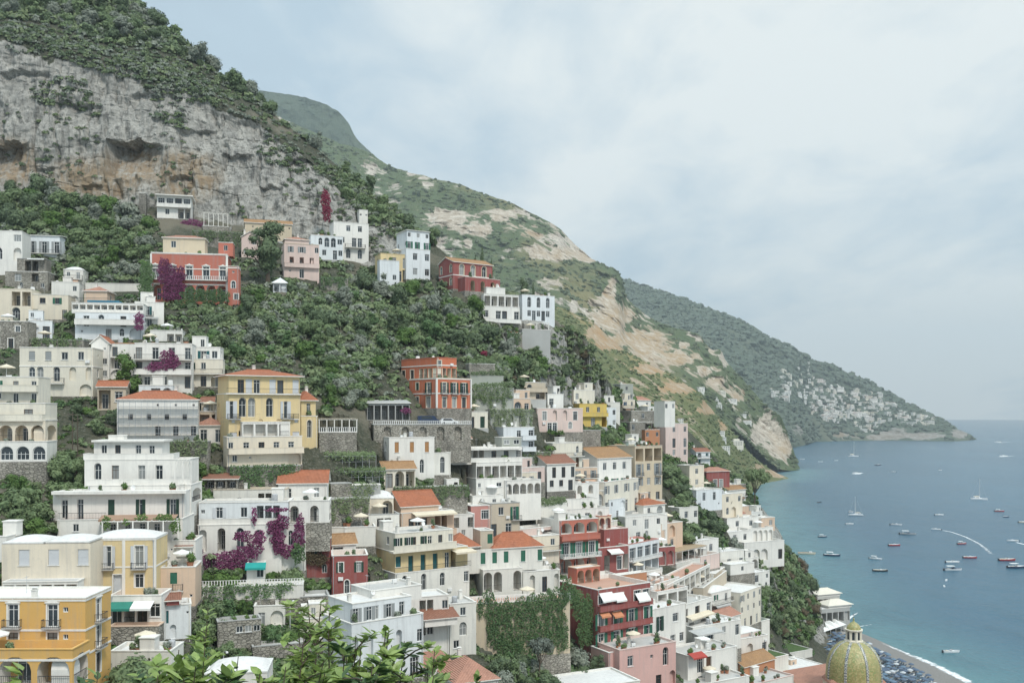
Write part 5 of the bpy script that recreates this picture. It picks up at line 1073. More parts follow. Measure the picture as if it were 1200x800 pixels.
# ---- the small houses packed into the gaps of the town, each described by its neighbour
def short(l):
    w = l.split(); out = []
    for x in w:
        if x in ('with', 'above', 'below', 'beside', 'behind', 'standing', 'in', 'at', 'between', 'under', 'over', 'draped', 'of', 'left', 'right', 'on', 'low', 'facing', 'around', 'stepping', 'half', 'closest', 'peeping', 'high', 'from'): break
        out.append(x)
    return l if len(out) < 2 else ' '.join(out)
SHORTN = {}
for h in HOUSES: SHORTN.setdefault(short(h.label), []).append(h)
def fillers(poly, cnt, seed, cols, wr=(5.0, 8.5), hr=(3.4, 7.0)):
    fr = random.Random(seed); us_ = [p[0] for p in poly]; vs_ = [p[1] for p in poly]; n = tries = 0
    def inp(u, v):
        c = False; j = len(poly)-1
        for i in range(len(poly)):
            a, b = poly[i], poly[j]
            if (a[1] > v) != (b[1] > v) and u < (b[0]-a[0])*(v-a[1])/(b[1]-a[1])+a[0]: c = not c
            j = i
        return c
    while n < cnt and tries < 4000:
        tries += 1; u = fr.uniform(min(us_), max(us_)); v = fr.uniform(min(vs_), max(vs_))
        if not inp(u, v): continue
        if any(a < u < b and c_ < v < d_ for a, b, c_, d_ in KEEPOUT): continue
        g = ground(u, v)
        if g is None: continue
        s = g.y/FL; w = fr.uniform(*wr)/s; hh = fr.uniform(*hr)/s; a0, a1, b0, b1 = u-w/2, u+w/2, v-hh, v; bad = False
        for (u0, u1, v0, v1, by) in BOX:
            ou = min(a1, u1+7)-max(a0, u0-3); ov = min(b1, v1)-max(b0, v0)
            if ou > 0 and ov > 0:
                if by > g.y-1: 
                    if ov > .16*(v1-v0) and ou > 3: bad = True; break
                elif ov > .75*hh and ou > .6*w: bad = True; break
                if abs(by-g.y) < 3.0 and ou > 2 and ov > 2: bad = True; break
        if bad: continue
        near = min((h for h in HOUSES if h.name in ('house', 'villa', 'hotel') and not getattr(h, 'fill', 0)), key=lambda h: (proj(h.o)[0]-u)**2+(proj(h.o)[1]-v)**2)
        pu, pv = proj(near.o); rel = ('left of' if u < pu-12 else 'right of' if u > pu+12 else 'above' if v < pv else 'below')
        c = fr.choice(cols); roof = fr.choice(('flat',)*5+('gable', 'hip', 'dome')); nf = 1 if hh*s < 4.6 else 2; nw = max(2, int(w*s/2.1))
        rows = []
        for f in range(nf):
            r = [fr.choice('wwsdd.bHa') if f < nf-1 else fr.choice('wdd.HANpL') for _ in range(nw)]
            rows.append(''.join(x if i % 2 == fr.randrange(2) or fr.random() < .6 else '.' for i, x in enumerate(r)))
        if not any(x in WIN for x in ''.join(rows)): rows[0] = 'w'+rows[0][1:]
        sh = fr.choice(('green', 'dkgreen', 'brown', 'blue', 'grey', 'teal')); cn = dict(white='white', offwhite='off white', cream='cream', ivory='ivory', palepink='pale pink', bluewhite='bluish white', peach='peach', beige='beige')[c]
        rn = dict(flat='a flat roof', gable='a tiled gable roof', hip='a tiled hip roof', dome='a vaulted roof')[roof]
        sz = 'little' if w*s < 6 else 'small' if w*s < 7.3 else 'wide'
        lab = f"{sz} {'one' if nf == 1 else 'two'} storey {cn} house with {rn} {rel} the {short(near.label)}"
        if lab in FLAB or len(lab.split()) > 16: continue
        FLAB.add(lab)
        h = Hs('house', lab, u, v, near.yaw+fr.uniform(-8, 14)); h.fill = 1
        h.blk(a0, a1, b0, b1, '/'.join(rows), 'w/w' if nf > 1 else 'w', 'w/.' if nf > 1 else 'w', d=fr.uniform(4.5, 6.5), m=c, sh=sh, roof=roof, rh=fr.uniform(.9, 1.5), rm=fr.choice(('tile', 'tiledark', 'tilepink', 'tileochre')), par=fr.choice((.3, .5, .8)), clutter=fr.choice((1, 1, 2)), rd=fr.choice((M_ROOFW, M_ROOFW, M_ROOFG, M_DECK)), bal=((0, fr.choice(('rail', 'solid')), 1.0),) if nf > 1 and fr.random() < .5 else ())
        n += 1
        if roof == 'flat' and fr.random() < .5:
            k = fr.uniform(.3, .6); o_ = fr.uniform(0, 1-k); h.blk(a0+w*o_, a0+w*(o_+k), b0-2.3/s, b0, fr.choice(('.d', 'w.', 'd')), d=3, y=1.3, m=c, par=.25, fd=.5, clutter=0)
        if fr.random() < .35 and nf > 1: h.awn(a0+w*.1, a0+w*.8, b1-hh*.42, 1.4, fr.choice(('white', 'cream', 'brown', 'green', 'peach', 'grey')), 0, .4)
    print('FILL', n)
FLAB = set(); KEEPOUT = [(362,462,500,582), (535,612,420,482), (225,300,650,720), (560,680,740,820), (775,850,545,660), (640,745,505,545), (232,290,530,580), (470,560,556,592)]
WC = ('white', 'white', 'white', 'white', 'offwhite', 'ivory', 'cream', 'palepink', 'bluewhite', 'peach', 'beige')
fillers([(610,640),(700,590),(790,600),(850,660),(890,740),(930,800),(700,815),(690,700)], 30, 3, WC)
fillers([(440,560),(560,500),(650,500),(740,520),(800,570),(760,620),(640,610),(560,640),(440,640)], 24, 4, WC)
fillers([(790,520),(850,560),(905,640),(880,700),(830,660),(780,580)], 8, 5, WC, (4.5, 7), (3.2, 6))
fillers([(0,300),(110,330),(240,420),(240,470),(130,500),(0,440)], 9, 6, WC)
fillers([(230,480),(440,540),(440,640),(380,680),(400,760),(250,760),(230,600)], 6, 8, WC, (4, 6.5), (3, 5))
fillers([(560,440),(640,470),(740,470),(800,510),(740,520),(620,500)], 8, 9, WC, (4.5, 7), (3.2, 6))
# ---------------------------------------------------------------- cut level building plots into the slope
def carve():
    P2 = hill_p
    for h in HOUSES:
        for (x0, x1, y0, y1, z0, z1) in h.boxes:
            dx = P2[:, 0]-h.o[0]; dy = P2[:, 1]-h.o[1]
            lx = dx*h.c+dy*h.s; ly = -dx*h.s+dy*h.c
            m = (lx > x0-.6) & (lx < x1+.6) & (ly > y0+.2) & (ly < y1+1.0)
            lim = h.o[2]+z0-.35
            z_ = P2[m, 2].copy(); P2[m, 2] = np.minimum(z_, lim); hill_rock[m] = np.where(z_-P2[m, 2] > .5, .95, hill_rock[m])
            f = (lx > x0-.4) & (lx < x1+.4) & (ly > y0-3.2) & (ly <= y0+.2)
            P2[f, 2] = np.minimum(P2[f, 2], h.o[2]+z0+.05)
carve()
hill_bvh = BVHTree.FromPolygons([tuple(v) for v in hill_p.tolist()], hill_q.tolist())
# ================================================================ vegetation
nr = np.random.default_rng(11)
def leaf_mat(name, dark, mid, light, rough=.7):
    t = NT(name); p = t.pos(); oi = t.n('ObjectInfo').outputs['Random']
    n1 = t.noise(p, .22, 3); n2 = t.noise(p, 1.4, 3); n3 = t.n('TexWhiteNoise', Vector=t.n('VectorMath', _operation='SNAP', i0=p, i1=(.3, .3, .3)).outputs[0]).outputs['Value']
    c = t.mix(t.ramp(t.math('ADD', t.math('MULTIPLY', n2, .6), t.math('MULTIPLY', oi, .4)), .3, .7), dark, mid)
    c = t.mix(t.math('MULTIPLY', t.ramp(n3, .3, 1), .65), c, light)
    c = t.mix(t.ramp(n1, .5, .68, 0, .55), c, tuple(.5*(a+b)+.01 for a, b in zip(mid, light)))
    return t.out(c, rough, spec=.18)
ML = dict(dark=leaf_mat('foliage_dark', (0.060, 0.089, 0.048), (0.095, 0.133, 0.069), (0.161, 0.207, 0.111)), oak=leaf_mat('foliage_oak', (0.088, 0.129, 0.062), (0.136, 0.189, 0.087), (0.217, 0.276, 0.136)), olive=leaf_mat('foliage_olive', (0.138, 0.162, 0.126), (0.193, 0.216, 0.169), (0.296, 0.314, 0.253)),
          bright=leaf_mat('foliage_bright', (0.049, 0.098, 0.026), (0.085, 0.150, 0.039), (0.143, 0.215, 0.062)), yellow=leaf_mat('foliage_yellow', (.22,.19,.02), (.35,.29,.03), (.5,.42,.05)), brown=leaf_mat('foliage_dry', (.08,.06,.035), (.11,.085,.05), (.15,.12,.075)),
          magenta=leaf_mat('bougainvillea_bracts', (.09,.018,.05), (.185,.045,.115), (.31,.10,.21)), ruby=leaf_mat('red_bracts', (.10,.012,.03), (.20,.02,.05), (.32,.05,.09)), ivy=leaf_mat('foliage_ivy', (0.055, 0.104, 0.043), (0.087, 0.151, 0.059), (0.144, 0.216, 0.091)), scrub=leaf_mat('foliage_scrub', (0.104, 0.141, 0.069), (0.151, 0.195, 0.096), (0.239, 0.279, 0.147)),
          silver=leaf_mat('foliage_silver', (.10,.12,.10), (.14,.16,.13), (.20,.22,.18)))
M_BARK = plain('bark', (.10,.08,.06), .95, var=.4)
def unit(n):
    v = nr.normal(size=(n, 3)); return v/np.linalg.norm(v, axis=1)[:, None]
def leaf_quads(c, nrm, size, aspect=.62, curl=.0):
    n = len(c); r = unit(n); t = np.cross(nrm, r); t /= np.linalg.norm(t, axis=1)[:, None]+1e-9; b = np.cross(nrm, t)
    s = np.asarray(size).reshape(-1, 1); a = t*s; b = b*s*aspect
    v = np.stack([c-a*.5-b*.15, c-a*.05+b*.5, c+a*.5+b*.1, c+a*.08-b*.5], 1).reshape(-1, 3)
    return v, np.arange(n*4).reshape(-1, 4)
_ico = None
def ico():
    global _ico
    if _ico is None:
        bm = bmesh.new(); bmesh.ops.create_icosphere(bm, subdivisions=2, radius=1); _ico = (np.array([v.co[:] for v in bm.verts]), np.array([[v.index for v in f.verts] for f in bm.faces])); bm.free()
    return _ico
def ico1():
    bm = bmesh.new(); bmesh.ops.create_icosphere(bm, subdivisions=1, radius=1); r = (np.array([v.co[:] for v in bm.verts]), np.array([[v.index for v in f.verts] for f in bm.faces])); bm.free(); return r
def lobes_mesh(lobes, nleaf, leaf, core=.72, out=.75):
    """lobes: (cx,cy,cz,rx,rz); leaves over the lobes' shells, ragged cores inside"""
    V = []; Q = []; T = []; nv = 0
    area = np.array([l[3]*l[4] for l in lobes]); cnt = np.maximum(8, (nleaf*area/area.sum()).astype(int))
    iv, it = ico()
    for l, k in zip(lobes, cnt):
        d = unit(k); rad = nr.uniform(.62, 1.10, k)**.7; sc = np.array([l[3], l[3], l[4]]); c0 = np.array(l[:3])
        bump = 1+.20*vnoise(d*2.6+nr.uniform(0, 99), 3)
        c = c0+d*sc*(rad*bump)[:, None]
        nm = d*out+unit(k)*(1.05-out)+np.array([0, 0, .25]); nm /= np.linalg.norm(nm, axis=1)[:, None]
        v, q = leaf_quads(c, nm, leaf*nr.uniform(.6, 1.35, k)); V.append(v); Q.append(q+nv); nv += len(v)
        if core:
            w = c0+iv*sc*core*(1+.28*vnoise(iv*2.2+nr.uniform(0, 99), 5))[:, None]; V.append(w); T.append(it+nv); nv += len(w)
    return np.concatenate(V), np.concatenate(Q), (np.concatenate(T) if T else None)
def crown_lobes(kind):
    L_ = []
    if kind == 'round':
        for k in range(9):
            a = nr.uniform(0, 6.28); r = nr.uniform(.15, .62); z = nr.uniform(.45, 1.25); s = nr.uniform(.34, .56); L_.append((r*math.cos(a), r*math.sin(a), z, s, s*.85))
        L_.append((0, 0, .85, .62, .6))
    elif kind == 'pine':
        for k in range(15):
            a = nr.uniform(0, 6.28); z = nr.uniform(.5, 2.1); r = nr.uniform(.1, .75)*(1.1-.35*abs(z-1.2)); s = nr.uniform(.22, .40); L_.append((r*math.cos(a), r*math.sin(a), z, s, s*.62))
        L_.append((0, 0, 1.2, .45, .8))
    elif kind == 'umbrella':
        for k in range(11):
            a = nr.uniform(0, 6.28); r = nr.uniform(.1, .8); s = nr.uniform(.25, .4); L_.append((r*math.cos(a), r*math.sin(a), 1.5+nr.uniform(-.1, .18)-.2*r, s, s*.55))
    elif kind == 'cypress':
        for k in range(9):
            z = .25+k*.42; s = .34*math.sin(math.pi*min(1, (k+1.6)/10))+.07; L_.append((nr.uniform(-.05, .05), nr.uniform(-.05, .05), z, s, .42))
    elif kind == 'shrub':
        for k in range(6):
            a = nr.uniform(0, 6.28); r = nr.uniform(.1, .6); s = nr.uniform(.35, .6); L_.append((r*math.cos(a), r*math.sin(a), nr.uniform(.25, .55), s, s*.75))
    elif kind == 'tall':
        for k in range(12):
            a = nr.uniform(0, 6.28); z = nr.uniform(.5, 1.9); r = nr.uniform(.1, .5); s = nr.uniform(.3, .46); L_.append((r*math.cos(a), r*math.sin(a), z, s, s*.9))
    return L_
_proto = {}
SPEC = {'round': (1300, .17, 1.0), 'pine': (2600, .105, 1.8), 'umbrella': (1500, .12, 1.5), 'cypress': (900, .13, 4.0), 'shrub': (800, .19, .8), 'tall': (1500, .15, 2.0)}
def proto(kind, lf, i):
    key = (kind, lf, i)
    if key not in _proto:
        lob = crown_lobes(kind); nl, ls, ht = SPEC[kind]
        v, q, t = lobes_mesh(lob, nl, ls, core=.70 if kind != 'umbrella' else .6, out=.7)
        cm = np_mesh('crown', v, quads=q, tris=t, mats=[ML[lf]])
        b = MB(); top = {'round': .8, 'pine': 1.7, 'umbrella': 1.45, 'cypress': 2.5, 'shrub': .3, 'tall': 1.2}[kind]; r0 = {'pine': .10, 'umbrella': .06, 'cypress': .06}.get(kind, .075)
        b.tube([(0, 0, -.35), (.02, .01, top*.3), (.05, -.03, top*.65), (.03, .02, top)], [r0*1.2, r0*.85, r0*.6, r0*.25], 7)
        for (x, y, z, s, s2) in lob[:6]:
            if kind not in ('cypress',): b.tube([(.03, 0, top*.45), (x*.5, y*.5, z*.7), (x*.9, y*.9, z)], [r0*.5, r0*.35, r0*.12], 5)
        _proto[key] = (cm, b.mesh('trunk', M_BARK))
    return _proto[key]
KNAME = {'round': 'tree', 'pine': 'pine_tree', 'umbrella': 'umbrella_pine', 'cypress': 'cypress_tree', 'shrub': 'bush', 'tall': 'tree'}
def plant(kind, lf, pos, r, label, group=None, name=None, cat=None, hs=1.0, detail=True, var=3):
    cm, tm = proto(kind, lf, rng.randrange(var)); nm = name or KNAME[kind]
    o = empty(nm, pos, rng.uniform(0, 6.28), label, cat or ('bush' if kind == 'shrub' else 'tree'), group)
    s = (r*rng.uniform(.92, 1.08), r*rng.uniform(.92, 1.08), r*hs)
    for n_, me in (('crown', cm), ('trunk', tm)):
        c = link(n_, me, o); c.scale = s
    return o
def inside_house(p, mg=.6):
    for h in HOUSES:
        dx, dy = p[0]-h.o[0], p[1]-h.o[1]
        if dx*dx+dy*dy > 900: continue
        lx = dx*h.c+dy*h.s; ly = -dx*h.s+dy*h.c
        for (x0, x1, y0, y1, z0, z1) in h.boxes:
            if x0-mg < lx < x1+mg and y0-mg < ly < y1+mg: return True
    return False
def hides(u, v, rpx, hpx, Y, tol=.35, mx=7):
    for (u0, u1, v0, v1, by) in BOX:
        if by > Y-1 and u0-rpx*.6 < u < u1+rpx*.6 and v-hpx < v1 and v > v0+2: 
            # part of the plant in front of the house
            ov = min(v, v1)-max(v-hpx, v0)
            if ov > tol*(v1-v0) or ov > mx: return True
    return False
def in_poly(pts, u, v):
    c = False; j = len(pts)-1
    for i in range(len(pts)):
        a, b = pts[i], pts[j]
        if (a[1] > v) != (b[1] > v) and u < (b[0]-a[0])*(v-a[1])/(b[1]-a[1])+a[0]: c = not c
        j = i
    return c
WOODS = [  # polygon, count, radius px, kinds, label, group
 ([(0,232),(45,222),(70,232),(180,258),(172,280),(176,300),(170,330),(110,328),(72,305),(70,280),(0,268)], 58, (9, 17), ('dark','dark','oak','oak','olive','bright'), 'rounded evergreen tree in the dark wood under the cliff at the left', 'trees in the wood under the cliff'),
 ([(225,360),(285,336),(440,330),(520,345),(598,378),(600,402),(648,420),(625,468),(555,425),(455,412),(432,478),(380,475),(352,425),(250,425),(225,400)], 112, (8, 16), ('dark','oak','oak','olive','bright','dark','ivy'), 'bushy evergreen tree on the wooded slope between the yellow and crimson houses', 'trees on the big wooded slope'),
 ([(0,2),(160,2),(230,50),(300,106),(400,188),(400,196),(300,122),(235,76),(190,58),(120,50),(60,28),(0,22)], 56, (8, 15), ('dark','oak','dark','olive'), 'dark evergreen tree along the top edge of the grey cliff', 'trees along the cliff top'),
 ([(400,195),(440,222),(490,262),(515,290),(470,285),(430,258),(400,225)], 26, (6, 11), ('dark','oak','oak'), 'dark rounded tree on the steep skyline right of the cliff', 'trees on the skyline right of the cliff'),
 ([(652,362),(690,388),(708,432),(690,470),(655,462),(640,425),(612,412),(645,405)], 12, (6, 11), ('dark','dark','oak','brown'), 'dark tree clinging to the rocky spur below the white houses', 'trees on the rocky spur'),
 ([(0,545),(60,535),(98,560),(100,600),(60,625),(0,640)], 15, (13, 21), ('oak','bright','oak'), 'leafy green tree in the garden left of the white stepped villa', 'garden trees left of the white villa'),
 ([(232,545),(285,555),(300,590),(250,600),(232,585)], 8, (8, 13), ('oak','bright'), 'green garden tree below the scaffolded house', 'garden trees below the scaffolded house'),
 ([(370,400),(432,415),(430,480),(372,486)], 10, (8, 13), ('dark','oak','olive'), 'dark tree behind the white dining pergola', 'trees behind the dining pergola'),
 ([(778,552),(812,556),(838,600),(852,640),(830,680),(800,640),(790,600)], 26, (9, 16), ('dark','dark','oak'), 'dense dark tree in the ravine right of the town', 'trees in the ravine'),
 ([(842,655),(880,650),(905,680),(900,740),(870,715),(845,700)], 18, (7, 12), ('oak','olive','dark'), 'bushy tree among the low white houses above the sea cliff', 'trees among the houses above the sea'),
 ([(895,640),(925,650),(958,690),(968,728),(945,750),(905,745),(890,700)], 46, (7, 13), ('oak','oak','dark','brown'), 'green tree on the steep cliff above the beach', 'trees on the sea cliff'),
 ([(640,505),(735,505),(745,545),(690,545),(640,530)], 24, (7, 12), ('oak','dark','bright'), 'green tree between the pink house and the brown roofed house', 'trees behind the brown roofed house'),
 ([(230,700),(300,690),(370,690),(380,760),(330,790),(240,790)], 26, (14, 24), ('oak','bright','ivy'), 'leafy tree in the green gully below the bougainvillea villa', 'trees in the green gully'),
 ([(575,770),(660,765),(705,790),(690,815),(580,815)], 16, (11, 18), ('oak','dark','olive'), 'garden tree in front of the ivy grown retaining wall', 'trees below the ivy wall'),
 ([(420,555),(450,560),(560,580),(560,596),(470,590),(420,580)], 14, (6, 10), ('oak','olive','dark'), 'small tree on the terraces below the white villa with orange shutters', 'trees on the terraces under the orange shutters'),
 ([(610,428),(650,470),(640,480),(560,440)], 10, (5, 8), ('brown','olive','dark'), 'small dry tree above the terraced garden walls', 'small trees above the terraced walls'),
 ([(20,350),(100,352),(100,400),(30,398)], 10, (8, 12), ('bright','oak','oak'), 'leafy tree on the garden terraces beside the cream wing', 'trees beside the cream wing'),
 ([(860,560),(890,572),(880,620),(856,610)], 9, (6, 9), ('dark','oak'), 'dark tree on the ridge above the small bay', 'trees on the ridge above the bay'),
 ([(720,455),(775,470),(800,490),(740,480),(715,470)], 10, (5, 9), ('dark','oak'), 'dark tree on the saddle beside the grey stone house', 'trees on the saddle'),
 ([(440,600),(560,560),(640,600),(640,700),(560,680),(450,690)], 26, (4, 8), ('oak','bright','olive'), 'small garden tree squeezed between the houses of the town centre', 'garden trees of the town centre'),
 ([(640,600),(760,600),(830,680),(880,770),(760,790),(680,700)], 36, (4, 8), ('oak','dark','bright','olive'), 'small tree squeezed between the houses right of the red hotels', 'garden trees right of the red hotels'),
 ([(100,420),(240,430),(260,540),(130,520),(60,480)], 24, (7, 12), ('oak','bright','dark'), 'green tree among the white and yellow hotels at the left', 'garden trees among the left hotels'),
 ([(225,590),(260,640),(350,700),(420,700),(420,640),(440,600),(390,600)], 14, (5, 9), ('oak','bright'), 'green garden tree around the bougainvillea villa', 'garden trees round the bougainvillea villa'),
]
cand = []
for poly, cnt, (r0, r1), lfs, label, group in WOODS:
    us_ = [p[0] for p in poly]; vs_ = [p[1] for p in poly]; n = tries = 0; got = []
    while n < cnt and tries < cnt*60:
        tries += 1; u = rng.uniform(min(us_), max(us_)); v = rng.uniform(min(vs_), max(vs_))
        if not in_poly(poly, u, v): continue
        r = rng.uniform(r0, r1)
        if any((u-a)**2+((v-b)*1.5)**2 < (.55*(r+c))**2 for a, b, c in got): continue
        g = ground(u, v)
        if g is None or inside_house(g): continue
        if hides(u, v, r, r*1.6, g.y): continue
        got.append((u, v, r)); n += 1; cand.append((r, u, v, g, rng.choice(lfs), label, group))
cand.sort(key=lambda c: -c[0])
print('TREES', len(cand))
for i, (r, u, v, g, lf, label, group) in enumerate(cand[:286]):
    kind = rng.choices(('tall', 'round', 'cypress', 'shrub', 'pine'), (22, 60, 3, 9, 6))[0]
    plant(kind, lf, (g.x, g.y, g.z-.5), r*g.y/FL*dict(cypress=.42, pine=.8, shrub=1.15).get(kind, 1), label, group, name='tree', cat='tree', hs=rng.uniform(.85, 1.2))
rest = cand[286:]; RV = []; RQ = []; RT = []; RM = []; rn_ = 0; rmat = ['dark', 'oak', 'olive', 'bright', 'brown', 'ivy']
if rest:
    far_p_ = {}
    for (r, u, v, g, lf, label, group) in rest:
        key = rng.randrange(4)
        if key not in far_p_: far_p_[key] = lobes_mesh(crown_lobes('round'), 420, .26, core=.72, out=.7)
        v_, q_, t_ = far_p_[key]; a_ = rng.uniform(0, 6.28); c_, s_ = math.cos(a_), math.sin(a_); w_ = r*g.y/FL
        RV.append(np.stack([v_[:, 0]*c_-v_[:, 1]*s_, v_[:, 0]*s_+v_[:, 1]*c_, v_[:, 2]], 1)*w_+np.array([g.x, g.y, g.z-.5])); RQ.append(q_+rn_); RT.append(t_+rn_); rn_ += len(v_); RM.append((len(q_), len(t_), rmat.index(lf)))
    mi_ = np.concatenate([np.full(a, m) for a, b, m in RM]+[np.full(b, m) for a, b, m in RM])
    o_ = link('small_trees', np_mesh('small_trees', np.concatenate(RV), quads=np.concatenate(RQ), tris=np.concatenate(RT), mats=[ML[k] for k in rmat], midx=mi_)); o_['kind'] = 'stuff'
# single trees one can point to
def one(kind, lf, u, v, rpx, label, hs=1.0, name=None, cat=None, group=None):
    g = ground(u, v)
    if g is None: print('no ground', label); return
    return plant(kind, lf, (g.x, g.y, g.z-.3), rpx*g.y/FL, label, group, name, cat, hs)
one('pine', 'dark', 314, 334, 27, 'big spreading dark pine between the pale pink gabled house and the pink loggia house', 1.25)
for (u, vt, Y_, w_, lb) in ((565, 288, 302, .9, 'tall thin cypress just behind the crimson villa roof'), (575.5, 303, 303, .95, 'short cypress right of the crimson villa roof'), (625, 330, 306, .7, 'slim cypress behind the bluish white house'), (557, 297, 304, .6, 'smallest cypress behind the crimson villa roof')):
    p_ = P(u, vt, Y_); g_ = drop(p_.x, p_.y); o_ = plant('cypress', 'dark', g_-Vector((0, 0, .3)), w_*2.6, lb); zs = (p_.z-g_.z+.3)/4.05
    for c_ in o_.children: c_.scale = (w_*2.6, w_*2.6, zs)
one('tall', 'dark', 613, 356, 8.5, 'dark bushy conifer between the two white houses on the spur', 1.7, 'conifer'); one('tall', 'dark', 658, 379, 9.5, 'dark pointed conifer at the right end of the spur houses', 2.0, 'conifer')
one('tall', 'bright', 148, 462, 19, 'light green leafy tree in front of the purple bougainvillea house', 1.2); one('round', 'bright', 243, 690, 15, 'clipped round tree left of the teal awning', 1.0); one('round', 'bright', 270, 692, 14, 'second clipped round tree nearer the teal awning', 1.0)
one('umbrella', 'dark', 853, 612, 12, 'umbrella pine leaning over the small bay', 1.5); one('umbrella', 'oak', 884, 596, 17, 'lone umbrella pine on the ridge against the sea', 1.7)
one('round', 'yellow', 745, 618, 6.5, 'yellow flowering shrub on a terrace of the red hotel', 1.0, 'shrub', 'bush'); one('umbrella', 'silver', 632, 795, 19, 'silver leaved tree in front of the ivy wall', 1.5); one('round', 'oak', 160, 812, 36, 'broad dark green tree right of the ochre hotel', .95)
one('round', 'dark', 45, 232, 15, 'darkest tree against the foot of the cliff', 1.3); one('tall', 'oak', 481, 560, 8, 'small tree in front of the orange shuttered villa', 1.1); one('tall', 'oak', 752, 585, 10, 'tree rising between the beige palazzo and the cream street houses', 1.8); one('round', 'dark', 304, 122, 8, 'lone tree on the cliff edge against the sky', 1.2)
one('round', 'dark', 284, 112, 9, 'second lone tree on the cliff edge against the sky', 1.1); one('round', 'ruby', 567, 418, 6, 'ruby flowering shrub on the slope above the terraced walls', .9, 'shrub', 'bush')
# undergrowth nobody could count: one mesh of small leafy clumps over the slopes, cliffs and gardens
def scrub(name, bvh, polys, lf, leaf=.34, per=46, minz=-1):
    V = []; Q = []; nv = 0; MI = []; mset = dict(scrub=('scrub','oak','dark','olive','scrub'), dark=('dark','scrub','olive'), oak=('oak','bright','scrub','ivy'))[lf]
    for poly, cnt, r0, r1, flat in polys:
        us_ = [p[0] for p in poly]; vs_ = [p[1] for p in poly]; n = tries = 0
        while n < cnt and tries < cnt*8:
            tries += 1; u = rng.uniform(min(us_), max(us_)); v = rng.uniform(min(vs_), max(vs_))
            if not in_poly(poly, u, v): continue
            g = ground(u, v, bvh)
            if g is None: continue
            if bvh is None and inside_house(g, .2): continue
            if fbm(np.array([[g.x/16, g.y/16, g.z/16]]), 2, 77)[0] < flat: continue
            r = rng.uniform(r0, r1)*g.y/FL
            if bvh is None and hides(u, v, r*FL/g.y, 1.3*r*FL/g.y, g.y, .34, 9): continue
            n += 1; k = per; d = unit(k); d[:, 2] = np.abs(d[:, 2])*.9-.1
            c = np.array(g)+d*np.array([r, r, r*.8])*nr.uniform(.6, 1.08, k)[:, None]
            nm = d*.7+unit(k)*.45; nm /= np.linalg.norm(nm, axis=1)[:, None]
            vv, qq = leaf_quads(c, nm, r*leaf*2*nr.uniform(.6, 1.4, k)); V.append(vv); Q.append(qq+nv); nv += len(vv); MI += [rng.randrange(len(mset))]*len(qq)
    if not V: return
    o = link(name, np_mesh(name, np.concatenate(V), quads=np.concatenate(Q), mats=[ML[k_] for k_ in mset], midx=MI)); o['kind'] = 'stuff'
slopeA = [w[0] for w in WOODS]
scrub('undergrowth', None, [(slopeA[0], 450, 4, 9, -.7), (slopeA[1], 1300, 4, 9, -.7), (slopeA[2], 700, 4, 9, -.5), (slopeA[3], 150, 3, 7, -.6), (slopeA[4], 150, 3, 6, -.5), ([(0,250),(175,262),(225,300),(300,300),(440,310),(560,345),(600,440),(560,480),(430,480),(240,440),(225,400),(0,350)], 1200, 3, 8, -.7)], 'scrub')
scrub('cliff_scrub', None, [([(0,30),(150,60),(250,105),(400,205),(460,250),(440,290),(330,270),(300,262),(150,235),(0,215)], 190, 2.0, 5.0, .08), ([(0,30),(110,62),(200,90),(290,140),(380,210),(360,225),(270,175),(180,140),(90,130),(0,110)], 170, 2.5, 6, .08), ([(0,18),(130,42),(215,66),(300,116),(400,192),(390,215),(290,150),(200,98),(110,72),(0,45)], 200, 2, 5, -.05), ([(80,50),(160,62),(200,76),(262,104),(280,128),(230,120),(140,92),(80,72)], 330, 2.2, 5.5, -.5), ([(130,48),(250,78),(338,138),(332,152),(250,126),(130,74)], 340, 2.2, 5, -1), ([(50,54),(84,56),(84,70),(50,68)], 40, 2, 5, -1), ([(0,22),(120,48),(130,66),(0,44)], 160, 2.5, 6, -.5), ([(370,185),(420,212),(480,262),(470,275),(420,240),(370,205)], 160, 2.5, 6, -.6), ([(380,180),(520,290),(450,305),(400,285)], 130, 2.5, 5, -.05), ([(620,400),(712,445),(715,480),(640,470)], 40, 2.5, 5, .05), ([(650,360),(714,440),(705,450),(660,380)], 30, 3, 6, -.2)], 'dark')
scrub('garden_greenery', None, [(slopeA[k], n, 4, 9, -.7) for k, n in ((5, 70), (6, 40), (7, 60), (8, 160), (9, 90), (10, 240), (11, 110), (12, 120), (13, 70), (14, 70), (16, 60), (17, 60), (18, 60))]+[([(-10,300),(110,300),(240,420),(270,600),(450,620),(640,650),(870,730),(960,760),(900,800),(-10,810)], 2300, 3, 7, -.55), ([(430,560),(620,560),(800,640),(700,640),(450,620)], 400, 3, 6, -.6), ([(700,470),(860,545),(890,600),(800,560),(720,520)], 420, 3, 6, -.7), ([(220,640),(420,680),(480,790),(240,800)], 460, 5, 10, -.8)], 'oak')
